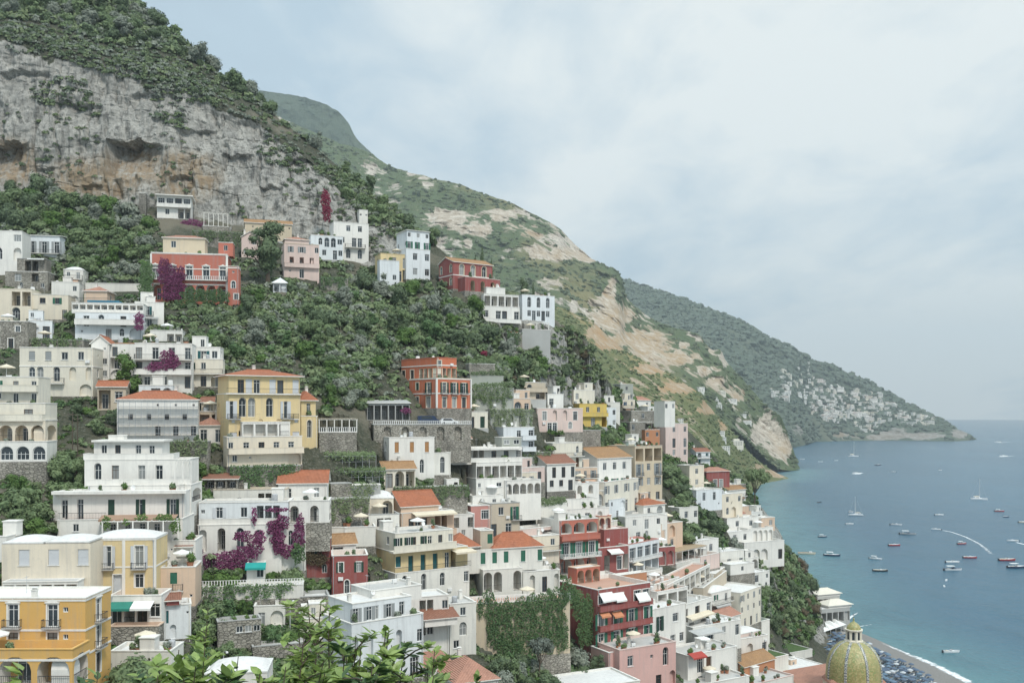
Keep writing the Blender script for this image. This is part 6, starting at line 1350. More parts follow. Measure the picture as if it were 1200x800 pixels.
def mtn_scrub(name, p, q, rock, n, s0, s1, seed, thr, lf, vmin=0, vmax=9999):
    r_ = np.random.default_rng(seed); c = p[q].mean(1); ar = np.linalg.norm(np.cross(p[q[:, 2]]-p[q[:, 0]], p[q[:, 3]]-p[q[:, 1]]), axis=1)
    u = 600+FL*c[:, 0]/c[:, 1]; v = V0-(c[:, 2]-EYE)*FL/c[:, 1]
    cl = fbm(c/45.0, 3, seed)
    w = ar*((rock[q].mean(1)+.35*cl) < thr)*(c[:, 2] > 4)*(u > -30)*(v > vmin)
    ix = r_.choice(len(q), n, p=w/w.sum()); k = r_.dirichlet((1, 1, 1, 1), n)
    pos = (p[q[ix]]*k[..., None]).sum(1); s = r_.uniform(s0, s1, n)**1.0
    iv, it = ico1(); m = len(iv)
    jit = 1+.35*r_.normal(size=(n, m, 1)).clip(-1, 1)
    V = pos[:, None]+iv[None]*s[:, None, None]*np.array([1.15, 1.15, .85])*jit
    T = (it[None]+(np.arange(n)*m)[:, None, None]).reshape(-1, 3)
    o = link(name, np_mesh(name, V.reshape(-1, 3), tris=T, mats=[ML[lf]])); o['kind'] = 'stuff'
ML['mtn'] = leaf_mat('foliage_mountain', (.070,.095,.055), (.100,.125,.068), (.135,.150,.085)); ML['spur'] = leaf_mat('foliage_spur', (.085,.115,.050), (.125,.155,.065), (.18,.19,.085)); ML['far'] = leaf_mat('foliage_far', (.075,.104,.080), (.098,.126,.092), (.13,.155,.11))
mtn_scrub('mountain_scrub', mtn_p, mtn_q, mtn_rock, 7000, 2.0, 5.0, 5, .36, 'mtn')
mtn_scrub('spur_scrub', spur_p, spur_q, spur_rock, 5500, 1.0, 2.8, 6, .50, 'spur')
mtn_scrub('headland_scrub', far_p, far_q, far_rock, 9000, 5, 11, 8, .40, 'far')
# climbing and hanging plants: leaf masses in a shallow volume against a house wall
def climber(name, label, cat, h, ells, lf, y=-.35, th=.5, dens=22.0, leaf=.30, group=None):
    V = []; Q = []; nv = 0
    for (u, v, ru, rv) in ells:
        x = h.X(u, y); z = h.Z(v, x, y); s = h.D(x, y)/FL; rx = ru*s/max(.45, h.c); rz = rv*s
        k = int(max(30, dens*math.pi*rx*rz/(leaf*leaf)*.35)); a = nr.uniform(0, 6.28, k); rr = np.sqrt(nr.uniform(0, 1, k))*(1+.16*np.sin(a*5+u)+.1*np.sin(a*9+v))
        c = np.stack([x+rx*rr*np.cos(a), y+nr.normal(0, th*.45, k)*(1.1-rr*.6), z+rz*rr*np.sin(a)], 1); c[:, 1] = np.minimum(c[:, 1], y+.28)
        nm = np.array([0, -1, .35])+unit(k)*.8; nm /= np.linalg.norm(nm, axis=1)[:, None]
        vv, qq = leaf_quads(c, nm, leaf*nr.uniform(.6, 1.4, k)); V.append(vv); Q.append(qq+nv); nv += len(vv)
    o = link(name, np_mesh(name, np.concatenate(V), quads=np.concatenate(Q), mats=[ML[lf]]), None, h.root.location, R(h.yaw)); tag(o, label, cat, group)
    return o
for a_ in LATE: climber(*a_)
def hh_(t): return next(h for h in HOUSES if t in h.label)
climber('bougainvillea', 'magenta bougainvillea trained along the garden wall of the large white villa', 'bougainvillea', hh_('draped in purple'), [(240,656,9,6),(256,655,12,7),(272,652,12,8),(286,648,11,9),(298,642,10,11),(232,648,5,12),(285,628,11,6),(304,630,7,9),(280,662,16,6),(244,664,12,6),(262,664,12,6)], 'magenta', -2.2, .9)
climber('bougainvillea', 'magenta bougainvillea climbing between the arched windows of the large white villa', 'bougainvillea', hh_('draped in purple'), [(322,618,9,10),(331,612,8,9),(326,634,8,14),(337,645,11,8),(350,628,7,16),(352,612,4,10),(298,604,3,10),(325,597,14,2.5)], 'magenta', -.4)
climber('vine', 'reddish vine covering the lower dark red house', 'vine', hh_('dark red house with white'), [(372,655,12,8),(362,650,7,7)], 'brown', -.5)
climber('vine', 'dark green creeper at the corner of the bougainvillea villa', 'vine', hh_('draped in purple'), [(350,648,8,12)], 'ivy', -.9)
climber('bougainvillea', 'dark purple bougainvillea covering the left end of the pink red palazzo', 'bougainvillea', hh_('pink red palazzo'), [(196,322,11,12),(204,334,12,12),(192,310,6,8),(210,322,7,10),(200,346,12,6)], 'magenta', -1.2)
climber('hedge', 'dark green ivy hedge below the pink red palazzo', 'hedge', hh_('pink red palazzo'), [(225,346,12,9),(242,347,12,8),(257,347,12,8),(215,356,10,6)], 'ivy', -3.0)
climber('vine', 'dark green creeper covering the wall left of the pink red palazzo', 'vine', hh_('pink red palazzo'), [(172,322,8,16),(170,340,8,12)], 'ivy', -1.5)
climber('bougainvillea', 'bright purple bougainvillea on the balcony of the three storey white house', 'bougainvillea', hh_('three storey house with long'), [(197,417,9,7),(190,428,14,5),(180,431,9,4),(204,424,6,8)], 'magenta', -1.6)
climber('bougainvillea', 'purple bougainvillea beside the house right under the cliff', 'bougainvillea', hh_('ribbon windows'), [(226,262,12,5),(218,264,6,4)], 'magenta', -1.5)
climber('bougainvillea', 'small magenta bougainvillea on the blue white hotel terrace', 'bougainvillea', hh_('rooftop pool'), [(163,372,5,6),(163,378,5,6),(163,384,5,3)], 'magenta', -1.5)
climber('ivy', 'thick green ivy hanging over the high yellow retaining wall', 'ivy', hh_('ivy grown'), [(578,722,9,22),(592,718,10,16),(594,745,8,22),(610,712,12,12),(608,742,8,22),(626,708,12,12),(624,735,9,20),(642,704,12,12),(641,730,10,18),(656,700,10,14),(656,728,9,20),(664,690,7,16),(580,746,10,14),(590,760,9,14),(606,762,9,12),(625,756,9,14),(642,752,9,14),(658,748,9,16),(572,700,6,10),(563,712,4,12)], 'ivy', -.35, .7, 13.0)
climber('ivy', 'ivy covering the corner wall of the deep red hotel', 'ivy', hh_('deep red hotel'), [(690,716,9,18),(694,742,8,14),(680,712,9,16),(684,740,8,18),(672,700,8,14)], 'ivy', 1.5, 1.0)
climber('bougainvillea', 'red flowering creeper hanging on the cliff above the tall white cube house', 'bougainvillea', hh_('tall white cube house'), [(382,238,5,13),(383,250,5,10),(381,230,4,8)], 'ruby', 9.5, 1.2, leaf=.4)
climber('vine', 'green vines over the pergola of the long white villa', 'vine', hh_('long white villa'), [(124,612,5,8),(166,606,7,4),(192,606,10,4),(205,616,6,9),(148,612,4,4)], 'bright', -2.3)
climber('bougainvillea', 'magenta bougainvillea beside the greenhouse roof', 'bougainvillea', hh_('dark slatted'), [(476,481,6,3.5)], 'magenta', -.8)
for k, (v_, u0, u1) in enumerate(((519, 374, 424), (538, 378, 440), (556, 388, 452))):
    g = ground((u0+u1)/2, v_+6); b = MB(); w = (u1-u0)*g.y/FL; o = empty('vine_trellis', (g.x, g.y, g.z), R(12), ('uppermost', 'middle', 'lowest')[k]+' row of green vines on pale trellis poles right of the yellow hotel', 'vine trellis', 'vine trellises')
    for i in range(9): x = -w/2+w*i/8; b.tube([(x, -.9, -2.0), (x, -.9, 1.8)], .05, 5)
    for i in range(9): x = -w/2+w*i/8; b.tube([(x, -1, 1.8), (x, 2.2, 1.9)], .04, 4)
    b.tube([(-w/2, -.9, 1.75), (w/2, -.9, 1.75)], .04, 5); b.tube([(-w/2, -.9, .6), (w/2, -.9, .6)], .03, 5); b.build('trellis', M_GREY, o)
    n = int(w*170); yy = nr.uniform(-1.5, 2.6, n); c = np.stack([nr.uniform(-w/2, w/2, n), yy, 2.0+nr.normal(0, .28, n)-np.where(yy < -.7, nr.uniform(0, 1.1, n), 0)], 1); nm = np.array([0, -.6, .8])+unit(n)*.8; nm /= np.linalg.norm(nm, axis=1)[:, None]
    v, q = leaf_quads(c, nm, .38*nr.uniform(.6, 1.4, n)); link('vine_leaves', np_mesh('vine_leaves', v, quads=q, mats=[ML['oak']]), o)
# creepers hanging over the stone walls of the terraces
for h_ in list(HOUSES):
    if h_.name != 'retaining_wall' or len(h_.label.split()) > 10 or 'ivy' in h_.label: continue
    x0, x1, y0, y1, z0, z1 = h_.boxes[0]; W_ = x1-x0; V = []; Q = []; nv = 0; hgt = z1-z0+2.5; x = x0+.4
    while x < x1-.3:
        w = rng.uniform(.9, 2.0); dpt = hgt*rng.uniform(.25, .75); k = int(26*w*dpt)+20
        q = nr.uniform(0, 1, k); c = np.stack([x+nr.normal(0, w*.42, k)*(1.15-q*.7), y0-.22-np.abs(nr.normal(0, .2, k)), z1+.35-q*dpt], 1); c[:, 0] = np.clip(c[:, 0], x0, x1)
        nm = np.array([0, -1, .4])+unit(k)*.8; nm /= np.linalg.norm(nm, axis=1)[:, None]
        vv, qq = leaf_quads(c, nm, .34*nr.uniform(.6, 1.4, k)); V.append(vv); Q.append(qq+nv); nv += len(vv); x += w*rng.uniform(.8, 1.25)
    o_ = link('creeper', np_mesh('creeper', np.concatenate(V), quads=np.concatenate(Q), mats=[ML[rng.choice(('ivy', 'oak', 'scrub'))]]), None, h_.root.location, R(h_.yaw)); tag(o_, 'green creeper hanging over the '+h_.label, 'creeper')
# ================================================================ church, beach, boats, far villages, cars, terraces, foreground leaves
# ---- domed church
def church():
    Y = 230; s = Y/FL; c = P(1000.5, 800, Y); zf = lambda v: EYE+(V0-v)*s
    o = empty('church', (c.x, c.y, 14), 0, 'church with a yellow green tiled dome and a stone lantern by the beach', 'church')
    Z = lambda v: zf(v)-14
    t = NT('majolica'); p = t.n('TexCoord').outputs['Object']
    vo = t.n('TexVoronoi', Vector=p, Scale=3.6, Randomness=.35); n = t.noise(p, .5, 4); sepp = t.n('SeparateColor', Color=vo.outputs['Color'])
    col = t.mix(t.ramp(sepp.outputs[0], .2, .8), (.30, .265, .10), (.44, .385, .18)); col = t.mix(t.ramp(sepp.outputs[1], .72, .8), col, (.24, .28, .10)); col = t.mix(t.ramp(n, .5, .7, 0, .4), col, (.33, .27, .13))
    mt = t.out(col, .35, bump=vo.outputs['Distance'], bd=.06, spec=.5)
    t = NT('rib_tiles'); p = t.n('TexCoord').outputs['UV']; 
    ck = t.n('TexChecker', Vector=t.n('TexCoord').outputs['Object'], Scale=3.0, Color1=(.56, .55, .46, 1), Color2=(.09, .11, .15, 1)); mr = t.out(ck.outputs[0], .4, spec=.5)
    R0 = 31*s; prof = [(31.6*s, Z(812)), (31.6*s, Z(790)), (31*s, Z(780)), (29.6*s, Z(772)), (27*s, Z(765.5)), (23*s, Z(759.5)), (18*s, Z(754.5)), (13*s, Z(751.5)), (8.6*s, Z(750))]
    # smooth profile
    pr = []
    for k in range(len(prof)-1):
        for q in range(4):
            f = q/4; pr.append((prof[k][0]*(1-f)+prof[k+1][0]*f, prof[k][1]*(1-f)+prof[k+1][1]*f))
    pr.append(prof[-1])
    for _ in range(3): pr = [pr[0]]+[((a[0]+2*b[0]+d[0])/4, (a[1]+2*b[1]+d[1])/4) for a, b, d in zip(pr, pr[1:], pr[2:])]+[pr[-1]]
    mb = MB(); mb.lathe(pr, 48); dome = mb.build('dome', mt, o, smooth=True)
    for k in range(8):
        w = math.pi/8+2*math.pi*k/8-math.radians(14); b = MB(); hw = .34; e1 = Vector((-math.sin(w), math.cos(w), 0)); e0 = Vector((math.cos(w), math.sin(w), 0))
        rows = []
        for r, z in pr: rows.append([e0*(r+.02)+e1*(-hw), e0*(r+.16)+e1*(-hw*.8), e0*(r+.16)+e1*(hw*.8), e0*(r+.02)+e1*hw])
        for i in range(len(rows)-1):
            for j in range(3): b.poly([rows[i][j]+Vector((0, 0, pr[i][1])), rows[i][j+1]+Vector((0, 0, pr[i][1])), rows[i+1][j+1]+Vector((0, 0, pr[i+1][1])), rows[i+1][j]+Vector((0, 0, pr[i+1][1]))])
        b.build('rib', mr, dome)
    b = MB(); zl0, zl1 = Z(750.5), Z(737); r = 8.8*s
    b.lathe([(r*1.25, zl0-.3), (r*1.25, zl0+.25), (r, zl0+.3), (r, zl1-.2), (r*1.2, zl1-.15), (r*1.22, zl1+.12), (r*.9, zl1+.14)], 8); la = b.build('lantern', wm('ivory'), o)
    for k in range(8):
        w = 2*math.pi*(k+.5)/8; wb = MB(); pts = arch_pts(.62, 1.9, 1); wb.poly([(x, -r*.935, zl0+.55+z) for x, z in pts]); wb.build('window', M_GLASS, la, rz=w)
        pb = MB(); pb.box(-.12, .12, -r*1.08, -r*.9, zl0+.3, zl1-.15); pb.build('pilaster', wm('ivory'), la, rz=2*math.pi*k/8)
    b = MB(); b.lathe([(r*.92, zl1+.13), (r*.9, zl1+.5), (r*.72, zl1+1.1), (r*.42, zl1+1.6), (r*.15, zl1+1.9), (.12, zl1+2.3), (.2, zl1+2.55), (.08, zl1+2.8), (0, zl1+2.85)], 16); b.build('lantern_cap', mt, la, smooth=True)
    b = MB(); b.tube([(0, 0, zl1+2.8), (0, 0, zl1+3.9)], .05, 5); b.tube([(-.32, 0, zl1+3.5), (.32, 0, zl1+3.5)], .05, 5); b.build('cross', M_IRON, la)
    zr = Z(797); b = MB(); b.lathe([(36*s, zr), (35*s, zr+.45), (32.0*s, zr+1.0)], 8); b.build('roof_rim', wm('tilepink'), o, rz=.39)
    b = MB(); b.lathe([(34.5*s, -6), (34.5*s, zr-.3), (35.6*s, zr-.2), (35.6*s, zr+.0)], 8); dr = b.build('drum', wm('ivory'), o, rz=.39)
    b = MB(); b.box(-11, 11, -16, 20, -8, zr-3.2); nv = b.build('nave', wm('ivory'), o)
    b = MB(); b.poly([(-11.6, -16.4, zr-3.2), (0, -16.4, zr-1.2), (0, 20.4, zr-1.2), (-11.6, 20.4, zr-3.2)]); b.poly([(0, -16.4, zr-1.2), (11.6, -16.4, zr-3.2), (11.6, 20.4, zr-3.2), (0, 20.4, zr-1.2)]); b.build('roof', wm('tilepink'), nv)
church()
# ---- beach
def canopy_restaurant():
    a, d = P(934, 752, 345), P(992, 742, 372); a.z = d.z = 3.4; L_ = (d-a).length; ang = math.atan2(d.y-a.y, d.x-a.x)
    o = empty('beach_restaurant', a, ang, 'long white canvas roof of the beach restaurant behind the sun beds', 'restaurant')
    b = MB(); n = 9; W = 8.0
    for k in range(n):
        x0, x1 = L_*k/n, L_*(k+1)/n-.05; xm = (x0+x1)/2; pk = (xm, W/2, 5.0)
        for q in (((x0, 0, 3.0), (x1, 0, 3.0)), ((x1, 0, 3.0), (x1, W, 3.2)), ((x1, W, 3.2), (x0, W, 3.2)), ((x0, W, 3.2), (x0, 0, 3.0))): b.poly([q[0], q[1], pk])
    b.build('canvas_roof', clothm('white'), o)
    for k in range(n+1):
        for y in (.1, W-.1): p = MB(); x = min(max(.1, L_*k/n), L_-.2); p.box(x-.07, x+.07, y-.07, y+.07, -1, 3.0); p.build('post', M_WHITEP, o)
    f = MB(); f.box(0, L_, 0, W, -1.0, .05); f.build('floor', M_CONC, o)
canopy_restaurant()
def beach_things():
    poly = [(946,757),(990,750),(1006,753),(1040,769),(1068,783),(1094,800),(1100,812),(940,815)]
    bed_m = [plain('bed_blue', (.12,.17,.24), .7), plain('bed_teal', (.15,.22,.28), .7), plain('bed_white', (.62,.64,.64), .7), plain('bed_dark', (.06,.075,.10), .7)]
    bm_ = []
    for m in bed_m:
        b = MB(); b.box(-.34, .34, -.9, .45, .28, .40); b.tri_ix([(-.34,.45,.28),(.34,.45,.28),(.34,1.0,.78),(-.34,1.0,.78),(-.34,.45,.40),(.34,.45,.40),(.34,.96,.88),(-.34,.96,.88)], [(0,1,2,3),(4,5,6,7),(0,1,5,4),(2,3,7,6),(0,3,7,4),(1,2,6,5)])
        for x in (-.3, .26):
            for y in (-.85, .4): b.box(x, x+.04, y, y+.04, 0, .28)
        bm_.append(b.mesh('sun_lounger', m))
    um = []
    for c in ((.10,.14,.20), (.13,.20,.27), (.50,.53,.55)):
        b = MB(); b.tube([(0,0,0),(0,0,2.35)], .035, 5); n = 8
        for k in range(n):
            w0, w1 = 2*math.pi*k/n, 2*math.pi*(k+1)/n
            b.poly([(0,0,2.4),(1.0*math.cos(w0),1.0*math.sin(w0),1.95),(1.0*math.cos(w1),1.0*math.sin(w1),1.95)]); b.poly([(1.0*math.cos(w0),1.0*math.sin(w0),1.95),(1.0*math.cos(w0),1.0*math.sin(w0),1.78),(1.0*math.cos(w1),1.0*math.sin(w1),1.78),(1.0*math.cos(w1),1.0*math.sin(w1),1.95)])
        um.append(b.mesh('beach_umbrella', plain('parasol_%d' % int(c[0]*100), c, .8)))
    # rows run along the shore line
    a = P(1000, 742, 384); d = P(1130, 797, 318); ax = (d-a); ax.z = 0; ax.normalize(); ay = Vector((ax.y, -ax.x, 0)); ay = ay if ay.y < 0 else -ay
    spots = []
    for r in range(46):
        for k in range(-40, 110):
            p = a+ax*(k*1.25+rng.uniform(-.2, .2))+ay*(9+r*2.7+rng.uniform(-.25, .25))
            u, v = proj((p.x, p.y, 1.8))
            if in_poly(poly, u, v) and rng.random() < .86 and not (968 < u < 1033 and v > 776):
                g = drop(p.x, p.y)
                if g and g.z < 4.5: spots.append((v, g, r))
    spots.sort(key=lambda s: -s[0]); V = MB(); extra = MB(); ang = math.atan2(ay.y, ay.x)-math.pi/2+math.pi
    nb = 0; rest = [[] for _ in bed_m]
    for v, g, r in spots:
        mi = rng.choices((0, 1, 2, 3), (5, 3, 2, 4))[0]
        if nb < 285:
            o = link('sun_lounger', bm_[mi], None, g+Vector((0, 0, .02)), ang+rng.uniform(-.1, .1)); tag(o, 'blue cushioned sun lounger in the rows on the grey beach', 'sun lounger', 'sun loungers on the beach'); nb += 1
        else: rest[mi].append(g)
    V = []; Q = []; nv = 0; MI = []
    for mi, gs in enumerate(rest):
        me = bm_[mi]; co = np.array([v_.co[:] for v_ in me.vertices]); qs = np.array([list(p_.vertices) for p_ in me.polygons]); c_, s_ = math.cos(ang), math.sin(ang); co2 = np.stack([co[:, 0]*c_-co[:, 1]*s_, co[:, 0]*s_+co[:, 1]*c_, co[:, 2]], 1)
        for g in gs: V.append(co2+np.array(g)); Q.append(qs+nv); nv += len(co2); MI += [mi]*len(qs)
    if V: o = link('distant_sun_loungers', np_mesh('distant_sun_loungers', np.concatenate(V), quads=np.concatenate(Q), mats=bed_m, midx=MI)); o['kind'] = 'stuff'
    us_ = rng.sample(spots, min(110, len(spots)))
    for v, g, r in us_:
        o = link('beach_umbrella', um[rng.choices((0, 1, 2), (6, 4, 1))[0]], None, g); tag(o, 'open beach umbrella among the rows of sun loungers', 'beach umbrella', 'umbrellas on the beach')
    # surf
    t = NT('surf_foam'); p = t.pos(); n = t.noise(p, .5, 6, .7); 
    b = t.n('BsdfPrincipled'); b.inputs['Base Color'].default_value = (.78, .80, .80, 1); b.inputs['Roughness'].default_value = .9
    tr = t.n('BsdfTransparent'); mx = t.n('MixShader', Fac=t.ramp(t.math('ADD', t.attr('fade').outputs['Fac'], t.math('MULTIPLY', t.math('SUBTRACT', n, .5), 1.3)), .30, .62), i1=tr, i2=b); o_ = t.n('OutputMaterial'); t.t.links.new(mx.outputs[0], o_.inputs[0]); FOAM[0] = t.m
    strip('surf', [(1150,808),(1118,791),(1098,781),(1080,773),(1062,766),(1040,757),(1015,748),(1000,742)], [2.6,2.8,2.5,2.2,1.8,1.3,1.0,.7], z=.35, fade=[.62,.66,.6,.58,.5,.5,.4,.3])
    strip('surf', [(992,742),(1006,734),(1024,731)], [1.2,1.0,.4], z=.1, fade=[.7,.6,.3]); strip('surf', [(990,728),(998,722),(1008,716)], [1.0,1.2,.5], z=.1, fade=[.6,.7,.3])
FOAM = [None]
def strip(name, pts, ws, z=.06, off=0, fade=None):
    """foam along a line on the water; widths in metres"""
    P0 = [Vector((*P(u, v, seaY(v)).xy, z)) for u, v in pts]; n = 40; cs = []
    tt = np.linspace(0, len(P0)-1, n)
    X = np.interp(tt, range(len(P0)), [p.x for p in P0]); Yv = np.interp(tt, range(len(P0)), [p.y for p in P0]); W = np.interp(tt, range(len(P0)), ws); Fd = np.interp(tt, range(len(P0)), fade) if fade else np.ones(n)
    smooth1(X, 2); smooth1(Yv, 2)
    V = []; A = []; k = 7
    for i in range(n):
        j0, j1 = max(0, i-1), min(n-1, i+1); d = Vector((X[j1]-X[j0], Yv[j1]-Yv[j0])).normalized(); nn = Vector((-d.y, d.x))
        for j in range(k):
            f = j/(k-1)*2-1; V.append((X[i]+nn.x*W[i]*f, Yv[i]+nn.y*W[i]*f, z)); A.append((1-f*f)*Fd[i]*min(1, i/3, (n-1-i)/3+.15))
    idx = np.arange(n*k).reshape(n, k); q = np.stack([idx[:-1, :-1], idx[1:, :-1], idx[1:, 1:], idx[:-1, 1:]], -1).reshape(-1, 4)
    me = np_mesh(name, V, quads=q, mats=[FOAM[0]]); at = me.attributes.new('fade', 'FLOAT', 'POINT'); at.data.foreach_set('value', np.array(A, np.float32))
    o = link(name, me); o['kind'] = 'stuff'; return o
beach_things()
# ---- boats
BC = dict(white=(.76,.77,.77), red=(.42,.05,.06), navy=(.03,.05,.10), dark=(.035,.035,.04), grey=(.40,.42,.43), wood=(.30,.17,.08), blue=(.06,.16,.32), cream=(.66,.60,.48))
def bmat(c): return plain('boat_'+c, BC[c], .3, var=.1)
def hull(mb, L_, W, Hh, n=9, sheer=.35, dr=.35):
    """boat hull with bow at +x, open top edge, inner deck"""
    rows = []
    for i in range(n+1):
        t = i/n; x = -L_/2+L_*t; w = W/2*(1 if t < .45 else math.cos((t-.45)/.55*math.pi/2)**.75)*(.86+.14*min(1, t*4)); zz = Hh*(1+sheer*max(0, t-.35)**1.6)
        rake = .06*L_*t**3
        rows.append([(x, 0, -dr), (x+rake*.3, -w*.75, -dr*.4), (x+rake*.7, -w*.96, Hh*.45), (x+rake, -w, zz), (x+rake, -w+.08, zz), (x+rake, 0, zz-.10)])
    for i in range(n):
        for j in range(5):
            m = 0 if j < 3 else 1
            a, b, c, d = rows[i][j], rows[i+1][j], rows[i+1][j+1], rows[i][j+1]
            mb.poly([a, b, c, d], m); fl = lambda p: (p[0], -p[1], p[2]); mb.poly([fl(d), fl(c), fl(b), fl(a)], m)
    r = rows[0]; mb.poly(r, 0); mb.poly([(p[0], -p[1], p[2]) for p in reversed(r)], 0)
    return rows
def boat(kind, u, v, lpx, head, hc, dc, label, cat='boat', name=None):
    Y = seaY(v); p = P(u, v, Y); L_ = 1.12*lpx*Y/FL; L_ = max(L_, 3.0)
    nm = name or {'m': 'motorboat', 'c': 'motorboat', 'g': 'rowing_boat', 's': 'sailing_boat', 'k': 'catamaran', 'r': 'dinghy'}[kind]
    o = empty(nm, (p.x, p.y, 0), R(head), label, cat, 'boats in the bay'); W = L_*.32; Hh = L_*.085+.25
    if kind == 'k':
        for sy in (-1, 1):
            b = MB(); hull(b, L_, L_*.11, L_*.085); h_ = b.build('hull', [bmat(hc), bmat('white')], o, (0, sy*L_*.2, 0))
        b = MB(); b.box(-L_*.36, L_*.2, -L_*.22, L_*.22, L_*.075, L_*.105); b.build('deck', bmat('white'), o)
        b = MB(); b.tri_ix([(-L_*.25,-L_*.15,L_*.1),(L_*.12,-L_*.13,L_*.1),(L_*.12,L_*.13,L_*.1),(-L_*.25,L_*.15,L_*.1),(-L_*.25,-L_*.13,L_*.19),(L_*.03,-L_*.1,L_*.18),(L_*.03,L_*.1,L_*.18),(-L_*.25,L_*.13,L_*.19)], [(4,5,6,7),(0,1,5,4),(1,2,6,5),(2,3,7,6),(3,0,4,7)]); b.build('cabin', bmat('white'), o)
        b = MB(); b.box(-L_*.22, 0, -L_*.141, L_*.141, L_*.13, L_*.165); b.build('window', M_GLASS, o)
        mh = L_*1.45
    else:
        b = MB(); hull(b, L_, W, Hh); b.build('hull', [bmat(hc), bmat(dc)], o)
        mh = L_*1.45
    if kind in 'mc':
        b = MB(); b.tri_ix([(-.02*L_,-W*.36,Hh*.9),(L_*.2,-W*.30,Hh*.95),(L_*.2,W*.30,Hh*.95),(-.02*L_,W*.36,Hh*.9),(-.02*L_,-W*.33,Hh*1.5),(L_*.1,-W*.26,Hh*1.45),(L_*.1,W*.26,Hh*1.45),(-.02*L_,W*.33,Hh*1.5)], [(4,5,6,7),(0,1,5,4),(1,2,6,5),(2,3,7,6),(3,0,4,7)]); b.build('cabin', bmat(dc if kind == 'c' else 'white'), o)
        b = MB(); b.tri_ix([(L_*.095,-W*.27,Hh*1.45),(L_*.095,W*.27,Hh*1.45),(L_*.03,W*.28,Hh*1.95),(L_*.03,-W*.28,Hh*1.95)], [(0,1,2,3)]); b.build('windscreen', M_GLASS, o)
        b = MB(); b.box(-L_*.34, -L_*.22, -W*.32, W*.32, Hh*.8, Hh*1.15); b.build('seat', bmat('cream'), o)
        b = MB(); b.box(-L_*.58, -L_*.5, -W*.09, W*.09, -.2, Hh*1.25); b.build('outboard_motor', bmat('dark'), o)
    if kind == 'c':
        b = MB()
        for x in (-L_*.3, L_*.02):
            for y in (-W*.34, W*.34): b.tube([(x, y, Hh*.85), (x, y, Hh*2.35)], .03, 4)
        b.build('canopy_frame', M_GREY, o); b = MB(); b.box(-L_*.36, L_*.08, -W*.42, W*.42, Hh*2.35, Hh*2.45); b.build('canopy', clothm('white'), o)
    if kind == 'g':
        for k in range(3): b = MB(); x = -L_*.28+L_*.22*k; b.box(x-.12, x+.12, -W*.42, W*.42, Hh*.8, Hh*.9); b.build('bench', bmat('wood'), o)
        b = MB(); b.box(L_*.16, L_*.34, -W*.22, W*.22, Hh, Hh*1.55); b.build('cabin', bmat('white'), o)
    if kind == 's':
        b = MB(); b.tri_ix([(-L_*.12,-W*.3,Hh*.95),(L_*.2,-W*.2,Hh),(L_*.2,W*.2,Hh),(-L_*.12,W*.3,Hh*.95),(-L_*.12,-W*.26,Hh*1.5),(L_*.12,-W*.16,Hh*1.35),(L_*.12,W*.16,Hh*1.35),(-L_*.12,W*.26,Hh*1.5)], [(4,5,6,7),(0,1,5,4),(1,2,6,5),(2,3,7,6),(3,0,4,7)]); b.build('cabin', bmat('white'), o)
    if kind in 'sk':
        b = MB(); r = max(.09, Y*.00022); b.tube([(L_*.06, 0, Hh*.8), (L_*.06, 0, mh)], [r, r*.6], 6); m_ = b.build('mast', bmat('white'), o)
        b = MB(); b.tube([(L_*.06, 0, L_*.2), (-L_*.36, 0, L_*.2)], r, 5); bo_ = b.build('boom', bmat('white'), o); b = MB(); b.tube([(L_*.03, 0, L_*.2+r*2), (-L_*.15, 0, L_*.2+r*2.4), (-L_*.33, 0, L_*.2+r*1.8)], [r*1.6, r*2.0, r*1.0], 6); b.build('furled_sail', clothm('cream'), bo_)
        b = MB(); b.tube([(L_*.06, 0, mh), (L_*.5, 0, Hh*1.2)], r*.25, 3); b.tube([(L_*.06, 0, mh), (-L_*.5, 0, Hh)], r*.25, 3); b.tube([(L_*.06, 0, mh*.97), (0, W*.48, Hh)], r*.25, 3); b.tube([(L_*.06, 0, mh*.97), (0, -W*.48, Hh)], r*.25, 3); b.build('rigging', M_GREY, o)
    return o
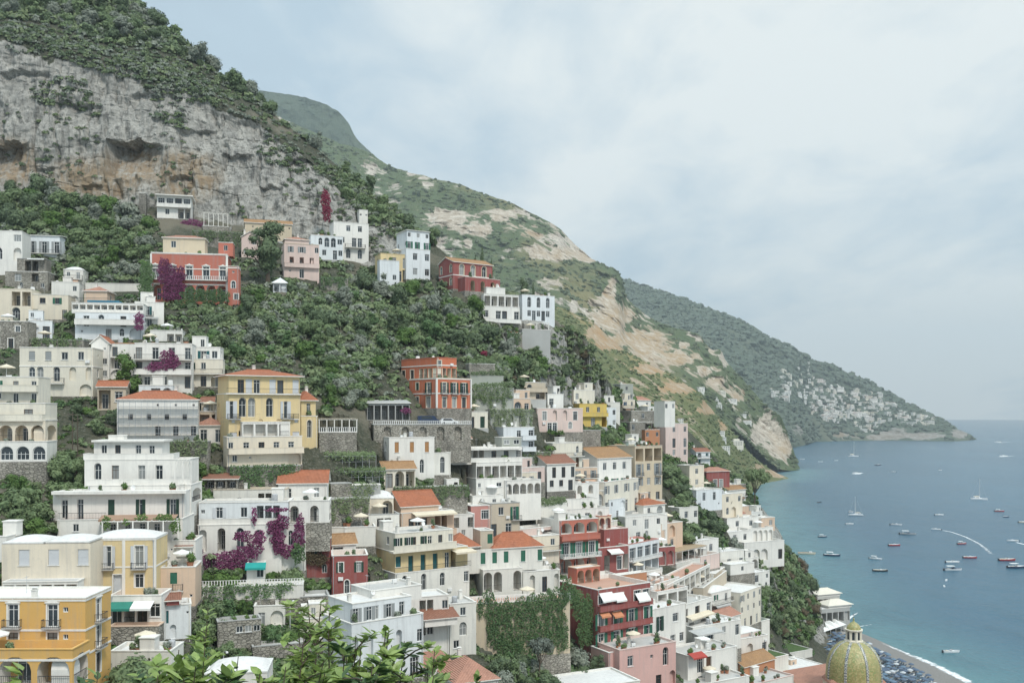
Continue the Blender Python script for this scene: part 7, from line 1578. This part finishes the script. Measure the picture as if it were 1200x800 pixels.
BOATS = [('s',1000,535,11,8,'white','white','white sailing boat near the headland with an upright mast','sailing boat'), ('s',1003,604,14,172,'white','white','white sailing boat in the middle of the bay','sailing boat'), ('k',1147,585,15,-20,'white','white','white catamaran with a tall mast at the far right','catamaran'),
 ('m',1029,545,7,10,'navy','white','small dark hulled motorboat nearest the headland'), ('m',1047,553,5,160,'white','white','tiny white motorboat right of the dark one near the headland'), ('r',1102,551,4,20,'white','white','lone tiny white dinghy in the upper right of the bay'), ('r',960,588.5,5,15,'dark','dark','tiny black dinghy close to the cape'),
 ('c',997,600,6,20,'white','white','little white boat with a canopy just behind the middle sailing boat'), ('m',995.5,614,8,0,'white','white','white motorboat just below the middle sailing boat'), ('m',1050,615,11,-12,'white','navy','white motorboat with a dark deck in the centre of the bay'), ('c',1063.5,626,15,-14,'grey','navy','grey motorboat with a canopy in the centre of the bay'), ('c',964,629,9,8,'navy','white','navy boat with a white canopy left of the centre'),
 ('m',1048,639,12,4,'red','white','red hulled motorboat in the centre of the bay'), ('g',945,649,17,-10,'cream','wood','long wooden boat close to the green cliff'), ('c',975,651,15,-18,'navy','white','navy motorboat with a white cabin beside the long wooden boat'), ('c',1026,655,12,-35,'white','white','white motorboat with a canopy turned towards the beach'), ('m',1031.5,669,14,-8,'dark','cream','black hulled motorboat nearest the beach'),
 ('c',1127,637,10,10,'red','white','red motorboat with a canopy right of the curved wake'), ('m',1136.5,653.5,13,-6,'red','white','low red motorboat above the two white boats'), ('m',1116,659,14,4,'white','white','upper one of the two white motorboats side by side'), ('c',1116.5,668,18,4,'white','navy','lower and larger one of the two white motorboats side by side'), ('r',1109,680,7,60,'white','white','small white dinghy below the two white motorboats'),('r',1106.5,687,6,70,'white','white','smallest white dinghy below the two white motorboats'),
 ('c',1171,599,9,-12,'red','white','red and white motorboat below the catamaran'), ('r',1179,605.5,6,0,'navy','white','tiny dinghy right below the catamaran'), ('m',1199,612,10,5,'cream','white','cream motorboat at the right edge of the picture'), ('m',1187,634,11,170,'white','white','white motorboat trailing a short wake at the right'), ('m',1180,656.5,17,4,'red','cream','long low red motorboat at the right'), ('c',1191,665,18,2,'navy','white','large dark hulled motorboat with a white canopy at the lower right'),
 ('m',1100.5,603.5,9,0,'white','white','white motorboat above the curved wake'), ('m',1097,620.5,9,166,'white','white','speeding white motorboat ahead of the curved wake'), ('m',1003,554.5,8,195,'white','white','speeding white motorboat in a broad patch of foam'), ('m',1114.5,764,17,4,'white','grey','white motorboat closest to the surf'), ('r',940,538,5,0,'white','white','white launch nearest the rocky cape'), ('r',961.5,541,5,5,'white','white','white launch second from the rocky cape'), ('r',980,539.5,4,10,'white','white','white launch third from the rocky cape'), ('m',1176,534.5,8,185,'white','white','white motorboat far out at the upper right'), ('m',1169,518,7,180,'white','white','most distant white boat near the horizon at the right')]
for b_ in BOATS: boat(*b_[:7], b_[7], b_[8] if len(b_) > 8 else 'motorboat' if b_[0] in 'mc' else 'boat')
strip('wake', [(1101,620.5),(1115,623),(1132,629),(1148,637),(1158,645),(1164,651)], [.8,1.2,1.7,2.2,2.6,2.8], fade=[.8,.62,.52,.46,.42,.3]); strip('wake', [(998,555),(1004,555),(1012,553.5)], [5,7,3], fade=[.9,1,.4]); strip('wake', [(1190,635),(1200,637.5),(1212,641)], [1.2,1.8,2], fade=[.9,.6,.3]); strip('wake', [(1170,535),(1178,534.6),(1190,534)], [6,7,4], fade=[.8,.9,.3]); strip('wake', [(1165,518.4),(1176,518),(1190,517.6)], [8,9,5], fade=[.7,.8,.2]); strip('wake', [(1085,524),(1095,524.6),(1100,524)], [5,6,3], fade=[.4,.5,.1])
# ---- far villages: each house one small mesh
def bvh_of(p, q): return BVHTree.FromPolygons([tuple(v) for v in p.tolist()], q.tolist())
far_bvh = bvh_of(far_p, far_q); mtn_bvh = bvh_of(mtn_p, mtn_q); spur_bvh = bvh_of(spur_p, spur_q)
def far_house(i):
    w, d, hh = [(11, 9, 6.5), (15, 9, 7), (9, 8, 9), (20, 10, 7.5), (12, 10, 6)][i % 5]; b = MB(); b.box(-w/2, w/2, -d/2, d/2, -7, hh, 0); b.box(-w/2-.3, w/2+.3, -d/2-.3, d/2+.3, hh, hh+.4, 1 if i < 7 else 3)
    if i % 3 == 0: b.box(-w*.2, w*.3, -d*.1, d*.4, hh+.4, hh+3, 0)
    nf = 2 if hh < 8.5 else 3
    for f in range(nf):
        z = .9+f*3.0
        for k in range(int(w/3)): x = -w/2+1.5+k*3.0; b.box(x-.6, x+.6, -d/2-.06, -d/2+.1, z, z+1.7, 2)
        for k in range(int(d/3.5)): y = -d/2+1.6+k*3.4; b.box(w/2-.1, w/2+.06, y-.5, y+.5, z, z+1.5, 2)
    return b.mesh('house', [wm(('white', 'white', 'white', 'ivory', 'white', 'offwhite', 'white')[i % 7]), M_ROOFW, M_GLASS, wm('tilepink')])
fhm = [far_house(i) for i in range(9)]
def village(bvh, polys, label, group, s0=.8, s1=1.35):
    for poly, cnt in polys:
        us_ = [p[0] for p in poly]; vs_ = [p[1] for p in poly]; n = tries = 0; got = []
        while n < cnt and tries < cnt*40:
            tries += 1; u = rng.uniform(min(us_), max(us_)); v = rng.uniform(min(vs_), max(vs_))
            if not in_poly(poly, u, v) or any(abs(u-a) < 3.6 and abs(v-b) < 1.7 for a, b in got): continue
            g = ground(u, v, bvh)
            if g is None or g.z < 6: continue
            got.append((u, v)); n += 1; VIL.append((ground(u, v, bvh).y, rng.choice(fhm), g-Vector((0, 0, .5)), rng.uniform(-.5, .9), rng.uniform(s0, s1), label, group))
VIL = []
village(far_bvh, [([(925,452),(960,440),(985,455),(1030,462),(1050,475),(1062,492),(1000,494),(955,490),(940,470)], 120), ([(905,440),(945,425),(960,440),(925,455)], 16), ([(955,478),(1000,476),(1010,492),(965,494)], 40), ([(900,458),(925,450),(930,472),(905,470)], 16), ([(1050,480),(1095,490),(1090,500),(1050,496)], 26), ([(1000,495),(1035,492),(1030,506),(1005,506)], 14)], 'tiny white house in the village spread over the far headland', 'houses of the far village')
village(mtn_bvh, [([(815,450),(860,455),(885,480),(880,500),(840,490)], 12)], 'small pale house low on the middle mountain', 'houses on the middle mountain', .5, .8); village(spur_bvh, [([(835,495),(870,510),(890,535),(850,530)], 5), ([(720,455),(790,480),(800,500),(740,480)], 4)], 'pale house on the green spur above the bay', 'houses on the green spur', .5, .8)
VIL.sort(key=lambda a: a[0]-200*(a[1] in fhm[:4])); ntown = sum(h.name == 'house' for h in HOUSES); keep = max(40, 292-ntown); V = []; Q = []; MI = []; nv = 0; vm = [wm('white'), M_ROOFW, M_GLASS, wm('tilepink'), wm('ivory')]
for i, (Yv, me, g, rz, s_, label, group) in enumerate(VIL):
    if i < keep:
        o = link('house', me, None, g, rz); o.scale = (s_*1.15, s_, s_); tag(o, label, 'house', group); continue
    co = np.array([v_.co[:] for v_ in me.vertices])*np.array([s_*1.15, s_, s_]); c_, n_ = math.cos(rz), math.sin(rz)
    V.append(np.stack([co[:, 0]*c_-co[:, 1]*n_, co[:, 0]*n_+co[:, 1]*c_, co[:, 2]], 1)+np.array(g)); Q.append(np.array([list(p_.vertices) for p_ in me.polygons])+nv); nv += len(co); MI += [p_.material_index if p_.material_index else (4 if i % 4 == 0 else 0) for p_ in me.polygons]
o = link('distant_village', np_mesh('distant_village', np.concatenate(V), quads=np.concatenate(Q), mats=vm, midx=MI)); o['kind'] = 'stuff'
# ---- cars on the road below the orange palazzo
def car(u, v, yaw, c, label, van=False):
    g = None
    for h in HOUSES:
        if 'viaduct' in h.label or 'dark arched niches' in h.label: pass
    g = ground(u, v)
    h = hh_('viaduct'); x = h.X(u, -2.5); z = h.Z(497, 0, -6)-.12
    if van is not None: p = h.world(x, -2.5, z)
    o = empty('van' if van else 'car', p, R(h.yaw), label, 'van' if van else 'car', None); L_, W, Hh = (4.9, 1.9, 2.0) if van else (4.1, 1.7, 1.45)
    pr = [(-L_/2, .35), (-L_/2, Hh*.62), (-L_*.44, Hh*.68), (-L_*.38, Hh*.97), (L_*.12, Hh), (L_*.27, Hh*.68), (L_*.47, Hh*.58), (L_/2, Hh*.42), (L_/2, .35)] if not van else [(-L_/2, .35), (-L_/2, Hh*.95), (-L_*.46, Hh), (L_*.25, Hh), (L_*.38, Hh*.62), (L_*.49, Hh*.5), (L_/2, .35)]
    b = MB(); n = len(pr)
    for sy in (-1, 1): b.poly([(x_, sy*W/2, z_) for x_, z_ in (pr if sy < 0 else reversed(pr))])
    for i in range(n): a, d = pr[i], pr[(i+1) % n]; b.poly([(a[0], -W/2, a[1]), (a[0], W/2, a[1]), (d[0], W/2, d[1]), (d[0], -W/2, d[1])])
    b.build('body', plain('car_'+c, BC[c], .25, var=.05), o)
    for sy in (-1, 1):
        b = MB(); y = sy*(W/2+.012); zz = (Hh*.66, Hh*.92); q = [(-L_*.36, zz[0]), (L_*.2, zz[0]), (L_*.1, zz[1]), (-L_*.33, zz[1])]; b.poly([(x_, y, z_) for x_, z_ in q]); b.build('window', M_GLASS, o)
        for xw in (-L_*.3, L_*.3): b = MB(); b.tube([(xw, sy*(W/2-.2), .33), (xw, sy*(W/2+.02), .33)], .33, 12); b.build('wheel', bmat('dark'), o)
for u, c, lb, vn in ((502, 'navy', 'dark blue van on the viaduct under the orange palazzo', True), (526, 'white', 'white car right of the dark blue van', False)): car(u, 490, 0, c, lb, vn)
# ---- terrace life: pots and parasols on the flat roofs
pots = []
for i in range(4):
    b = MB(); b.lathe([(0, 0), (.24, 0), (.32, .45), (.36, .5), (.3, .5), (.28, .42), (0, .42)], 10); lob = [(nr.uniform(-.15, .15), nr.uniform(-.15, .15), .75+.3*k, .34+.06*(i % 2), .34) for k in range(1+i % 3)]; v, q, t_ = lobes_mesh(lob, 110, .22, core=.7)
    pots.append((b.mesh('pot', M_CLAY), np_mesh('foliage', v, quads=q, tris=t_, mats=[ML[('oak', 'bright', 'dark', 'olive')[i]]])))
par_m = []
b = MB(); n = 8
for k in range(n): w0, w1 = 2*math.pi*k/n, 2*math.pi*(k+1)/n; b.poly([(0, 0, 2.7), (1.5*math.cos(w0), 1.5*math.sin(w0), 2.15), (1.5*math.cos(w1), 1.5*math.sin(w1), 2.15)]); b.poly([(1.5*math.cos(w0), 1.5*math.sin(w0), 2.15), (1.5*math.cos(w0), 1.5*math.sin(w0), 1.98), (1.5*math.cos(w1), 1.5*math.sin(w1), 1.98), (1.5*math.cos(w1), 1.5*math.sin(w1), 2.15)])
par_c = [b.mesh('canopy', clothm(c)) for c in ('white', 'cream')]; b = MB(); b.tube([(0, 0, 0), (0, 0, 2.72)], .035, 6); b.tube([(0, 0, 0), (0, 0, .1)], .28, 8); par_p = b.mesh('pole', M_WHITEP)
np_ = npar = 0
for h in HOUSES:
    if h.Y > 330: continue
    for (x0, x1, y0, y1, z0, z1) in h.boxes:
        if x1-x0 < 3 or y1-y0 < 2.6 or z1-z0 < 1.2: continue
        dk = h.decks.get((x0, y0, z1))
        if dk is None: continue
        above = [b_ for b_ in h.boxes if b_[4] >= z1-1.2 and b_ != (x0, x1, y0, y1, z0, z1)]
        for _ in range(rng.choice((2, 3, 4, 6))):
            x, y = rng.uniform(x0+.7, x1-.7), rng.choice((y0+.75, y0+.8, rng.uniform(y0+.7, y1-.7)))
            if any(b_[0]-.4 < x < b_[1]+.4 and b_[2]-.4 < y < b_[3]+.4 for b_ in above) or np_ >= 230: continue
            o = empty('potted_plant', h.world(x, y, z1-dk), 0, 'leafy potted shrub standing on a roof terrace of the town', 'potted plant', 'potted shrubs on the terraces'); c = rng.choice(pots); s_ = rng.uniform(.8, 1.7)
            for nm, me in (('pot', c[0]), ('foliage', c[1])): link(nm, me, o).scale = (s_, s_, s_)
            np_ += 1
        if rng.random() < .45 and npar < 42 and x1-x0 > 4.5:
            x, y = rng.uniform(x0+1.7, x1-1.7), (y0+y1)/2
            if y1-y0 > 3.4 and not any(b_[0]-1.6 < x < b_[1]+1.6 and b_[2]-1.6 < y < b_[3]+1.6 for b_ in above):
                o = empty('parasol', h.world(x, y, z1-dk), 0, 'open pale parasol on a roof terrace of the town', 'parasol', 'parasols on the terraces'); link('canopy', rng.choice(par_c), o); link('pole', par_p, o); npar += 1
print('POTS', np_, npar)
# ---- foreground: leafy stems just below the viewer
def leaf_shape(l, w):
    return [(0, 0, 0), (l*.3, -w*.5, .02*l), (l*.62, -w*.42, .0), (l, 0, -.10*l), (l*.62, w*.42, .0), (l*.3, w*.5, .02*l), (l*.32, 0, -.05*l), (l*.64, 0, -.06*l)], [(0,1,6),(1,2,7,6),(2,3,7),(3,4,7),(4,5,6,7),(5,0,6)]
LM = []
for nm, a, b_, c in (('citrus_leaf', (.17,.25,.065), (.27,.36,.11), (.42,.49,.22)), ('citrus_leaf_dark', (.05,.10,.038), (.085,.145,.055), (.15,.22,.09)), ('young_leaf', (.22,.32,.08), (.32,.42,.13), (.46,.54,.24))):
    t = NT(nm); rn = t.n('TexWhiteNoise', Vector=t.n('VectorMath', _operation='SNAP', i0=t.pos(), i1=(.07, .07, .07)).outputs[0]).outputs['Value']
    col = t.mix(rn, a, b_); col = t.mix(t.math('MULTIPLY', t.ramp(t.noise(t.pos(), 6.0, 3), .5, .8), .6), col, c)
    b = t.n('BsdfPrincipled'); t.set(b.inputs['Base Color'], col); b.inputs['Roughness'].default_value = .4; b.inputs['Specular IOR Level'].default_value = .35
    tl = t.n('BsdfTranslucent', Color=col); mx = t.n('MixShader', Fac=.3, i1=b, i2=tl); o_ = t.n('OutputMaterial'); t.t.links.new(mx.outputs[0], o_.inputs[0]); LM.append(t.m)
def fg_plant(u, vtop, Y, spread, label, mi=(0, 2), nst=6, ll=.13, vb=900, dens=1.6):
    base = P(u, vb, Y); top = P(u, vtop, Y); hgt = top.z-base.z; g = drop(base.x, base.y); zb = min(g.z if g else base.z, base.z)-.1
    o = empty('shrub', (base.x, base.y, zb), 0, label, 'shrub', 'leafy shrubs at the bottom edge')
    st = MB(); lv = MB()
    for s in range(nst):
        a = rng.uniform(0, 6.28); f = rng.uniform(.55, 1.0) if s else 1.0; dx, dy = math.cos(a)*spread*rng.uniform(.3, 1)*(s > 0), math.sin(a)*spread*.7*rng.uniform(.3, 1)*(s > 0)
        pts = []; H_ = (top.z-zb)*f; n = 14
        for k in range(n+1):
            q = k/n; pts.append(Vector((dx*q**1.3+.05*math.sin(q*7+s), dy*q**1.3+.05*math.cos(q*6+s*2), H_*q)))
        st.tube(pts, [.028*(1-.8*k/n) for k in range(n+1)], 5)
        L0 = max(0, 1-1.9*hgt/H_) if H_ > 0 else 0
        m_ = int(dens*rng.uniform(30, 44)*min(2.2, hgt*f))
        twigs = []
        for k in range(int(5*min(2, hgt))):
            q = rng.uniform(max(L0, .35), .97); i = int(q*n); p0 = pts[i].lerp(pts[i+1], q*n-i); w = rng.uniform(0, 6.28); l = rng.uniform(.2, .55)*(1.15-q*.5)
            p1 = p0+Vector((math.cos(w)*l, math.sin(w)*l, l*rng.uniform(.3, .9))); st.tube([p0, p0.lerp(p1, .5)+Vector((0, 0, .03)), p1], [.012, .009, .004], 4); twigs.append((p0, p1))
        for k in range(m_*2):
            if twigs and rng.random() < .72:
                p0, p1 = rng.choice(twigs); q = rng.uniform(.25, 1.05); p = p0.lerp(p1, q); ax = (p1-p0).normalized()
            else:
                q = rng.uniform(max(L0, .3), 1); i = min(n-1, int(q*n)); p = pts[i].lerp(pts[i+1], q*n-i); ax = Vector((0, 0, 1))
            w = rng.uniform(0, 6.28); out = (ax*rng.uniform(.2, .8)+Vector((math.cos(w), math.sin(w), rng.uniform(-.35, .55)))).normalized(); l = ll*rng.uniform(.75, 1.55)
            side = out.cross(Vector((0, 0, 1))).normalized(); side = (side+Vector((rng.uniform(-.4, .4), rng.uniform(-.4, .4), rng.uniform(-.4, .4)))).normalized(); up = side.cross(out).normalized(); side = out.cross(up).normalized()
            vs, fs = leaf_shape(l, l*.46); lv_m = (mi[1] if q > .82 and rng.random() < .7 else mi[0]); ix = len(lv.v)
            for vv in vs: lv.v.append(tuple(p+out*vv[0]+side*vv[1]+up*vv[2]))
            for ff in fs: lv.f.append(tuple(ix+z_ for z_ in ff)); lv.mi.append(lv_m)
    st.build('stems', M_BARK, o); lv.build('leaves', LM, o)
for k, a in enumerate([(372,706,11.5,.42,'tallest bright green leafy shrub in the bottom foreground'), (448,738,10.5,.25,'slim bright green shoot in front of the bluish white villa'), (352,745,10.5,.45,'broad leafy shrub left of the tallest foreground shrub',(0,2),7,.15), (400,765,10,.5,'low leafy shrub under the tallest foreground shrub',(1,0),8,.14), (470,752,11,.32,'dark leaved shoot right of the slim foreground shoot',(1,0),6,.13), (506,762,12,.28,'pale leafed shrub in front of the white house cluster',(0,2),5,.16), (240,712,13.5,.5,'loose yellow green shrub left of the gully',(0,2),6,.11,900,1.4), (205,762,12,.45,'large leaved pale shrub at the bottom left',(0,2),6,.20), (275,770,12.5,.35,'thin leafy shoot in front of the vaulted white house',(1,2),4,.12), (556,792,12,.35,'shrub in front of the pink hip roof',(1,0),5,.13), (432,780,9.5,.5,'dense low shrub at the bottom edge below the slim shoot',(1,0),9,.14), (330,782,10,.45,'low dark shrub at the bottom edge beside the gully',(1,0),7,.13), (22,785,11,.35,'palm like leaf tuft before the ochre hotel portico',(0,2),4,.17), (110,788,12,.4,'leaf tuft before the right corner of the ochre hotel',(1,0),5,.14)]): fg_plant(*a)

for a in [(385,735,12.5,.55,'wide bright green shrub behind the tallest foreground shrub'), (345,765,12,.5,'bushy light green shrub at the bottom left of the tallest foreground shrub'), (420,752,12.2,.45,'rounded light green shrub between the two tall foreground shoots'), (300,790,11,.4,'low tuft of leaves beside the vaulted white house'), (225,775,10.5,.5,'low wide leafed tuft at the bottom left',(1,2),6,.2), (180,792,11,.4,'low dark leaf tuft right of the ochre hotel corner',(1,0),6,.14), (480,786,10,.45,'low leafy tuft below the dark leaved shoot',(0,2),8,.14)]: fg_plant(*a)
# ---- poles and lamps
def pole(u, v, hpx, label, lamp=False):
    g = ground(u, v); s = g.y/FL; hh = hpx*s; o = empty('street_lamp' if lamp else 'utility_pole', g, 0, label, 'street lamp' if lamp else 'utility pole')
    b = MB(); b.tube([(0, 0, -1), (0, 0, hh*.5), (0, 0, hh)], [.11, .09, .07], 7); b.build('pole', M_GREY if lamp else M_BARK, o)
    if lamp:
        b = MB(); b.tube([(0, 0, hh), (.25, -.15, hh+.25), (.6, -.35, hh+.2)], .04, 5); b.build('arm', M_GREY, o); b = MB(); b.lathe([(0, hh+.28), (.16, hh+.22), (.2, hh+.05), (.1, hh-.08), (0, hh-.1)], 8, (.6, -.35)); b.build('lamp_head', M_WHITEP, o)
    else:
        b = MB(); b.box(-.9, .9, -.05, .05, hh-.6, hh-.48); b.build('cross_arm', M_BARK, o)
        b = MB(); n = 12
        for x in (-.8, .8): b.tube([(x+k*2.4, k*1.0, hh-.45-1.2*math.sin(math.pi*k/n)) for k in range(n+1)], .012, 3)
        b.build('wire', M_IRON, o)
pole(85, 548, 66, 'wooden utility pole left of the white stepped villa'); pole(91, 545, 58, 'leaning second utility pole left of the white stepped villa'); pole(340, 738, 34, 'pale street lamp among the trees of the green gully', True); pole(262, 790, 26, 'street lamp in front of the vaulted white house', True); pole(770, 596, 30, 'street lamp beside the climbing street', True)
# ================================================================ camera and render settings
finish_hill()
cam = bpy.data.cameras.new('camera'); cam.sensor_width = 36; cam.lens = 36*FL/1200; cam.clip_start = .1; cam.clip_end = 60000
cam.shift_y = (V0-400)/1200
co = bpy.data.objects.new('camera', cam); C.objects.link(co); co.location = (0, 0, EYE); co.rotation_euler = (R(90), 0, 0)
sc = bpy.context.scene; sc.camera = co
sc.view_settings.view_transform = 'Standard'; sc.view_settings.look = 'None'; sc.view_settings.exposure = 0.70; sc.view_settings.gamma = 1.0
sc.render.engine = 'CYCLES'
cy = sc.cycles; cy.max_bounces = 5; cy.diffuse_bounces = 3; cy.glossy_bounces = 2; cy.transmission_bounces = 2; cy.volume_bounces = 0; cy.transparent_max_bounces = 6
cy.use_denoising = True; cy.caustics_reflective = False; cy.caustics_refractive = False; cy.sample_clamp_indirect = 6
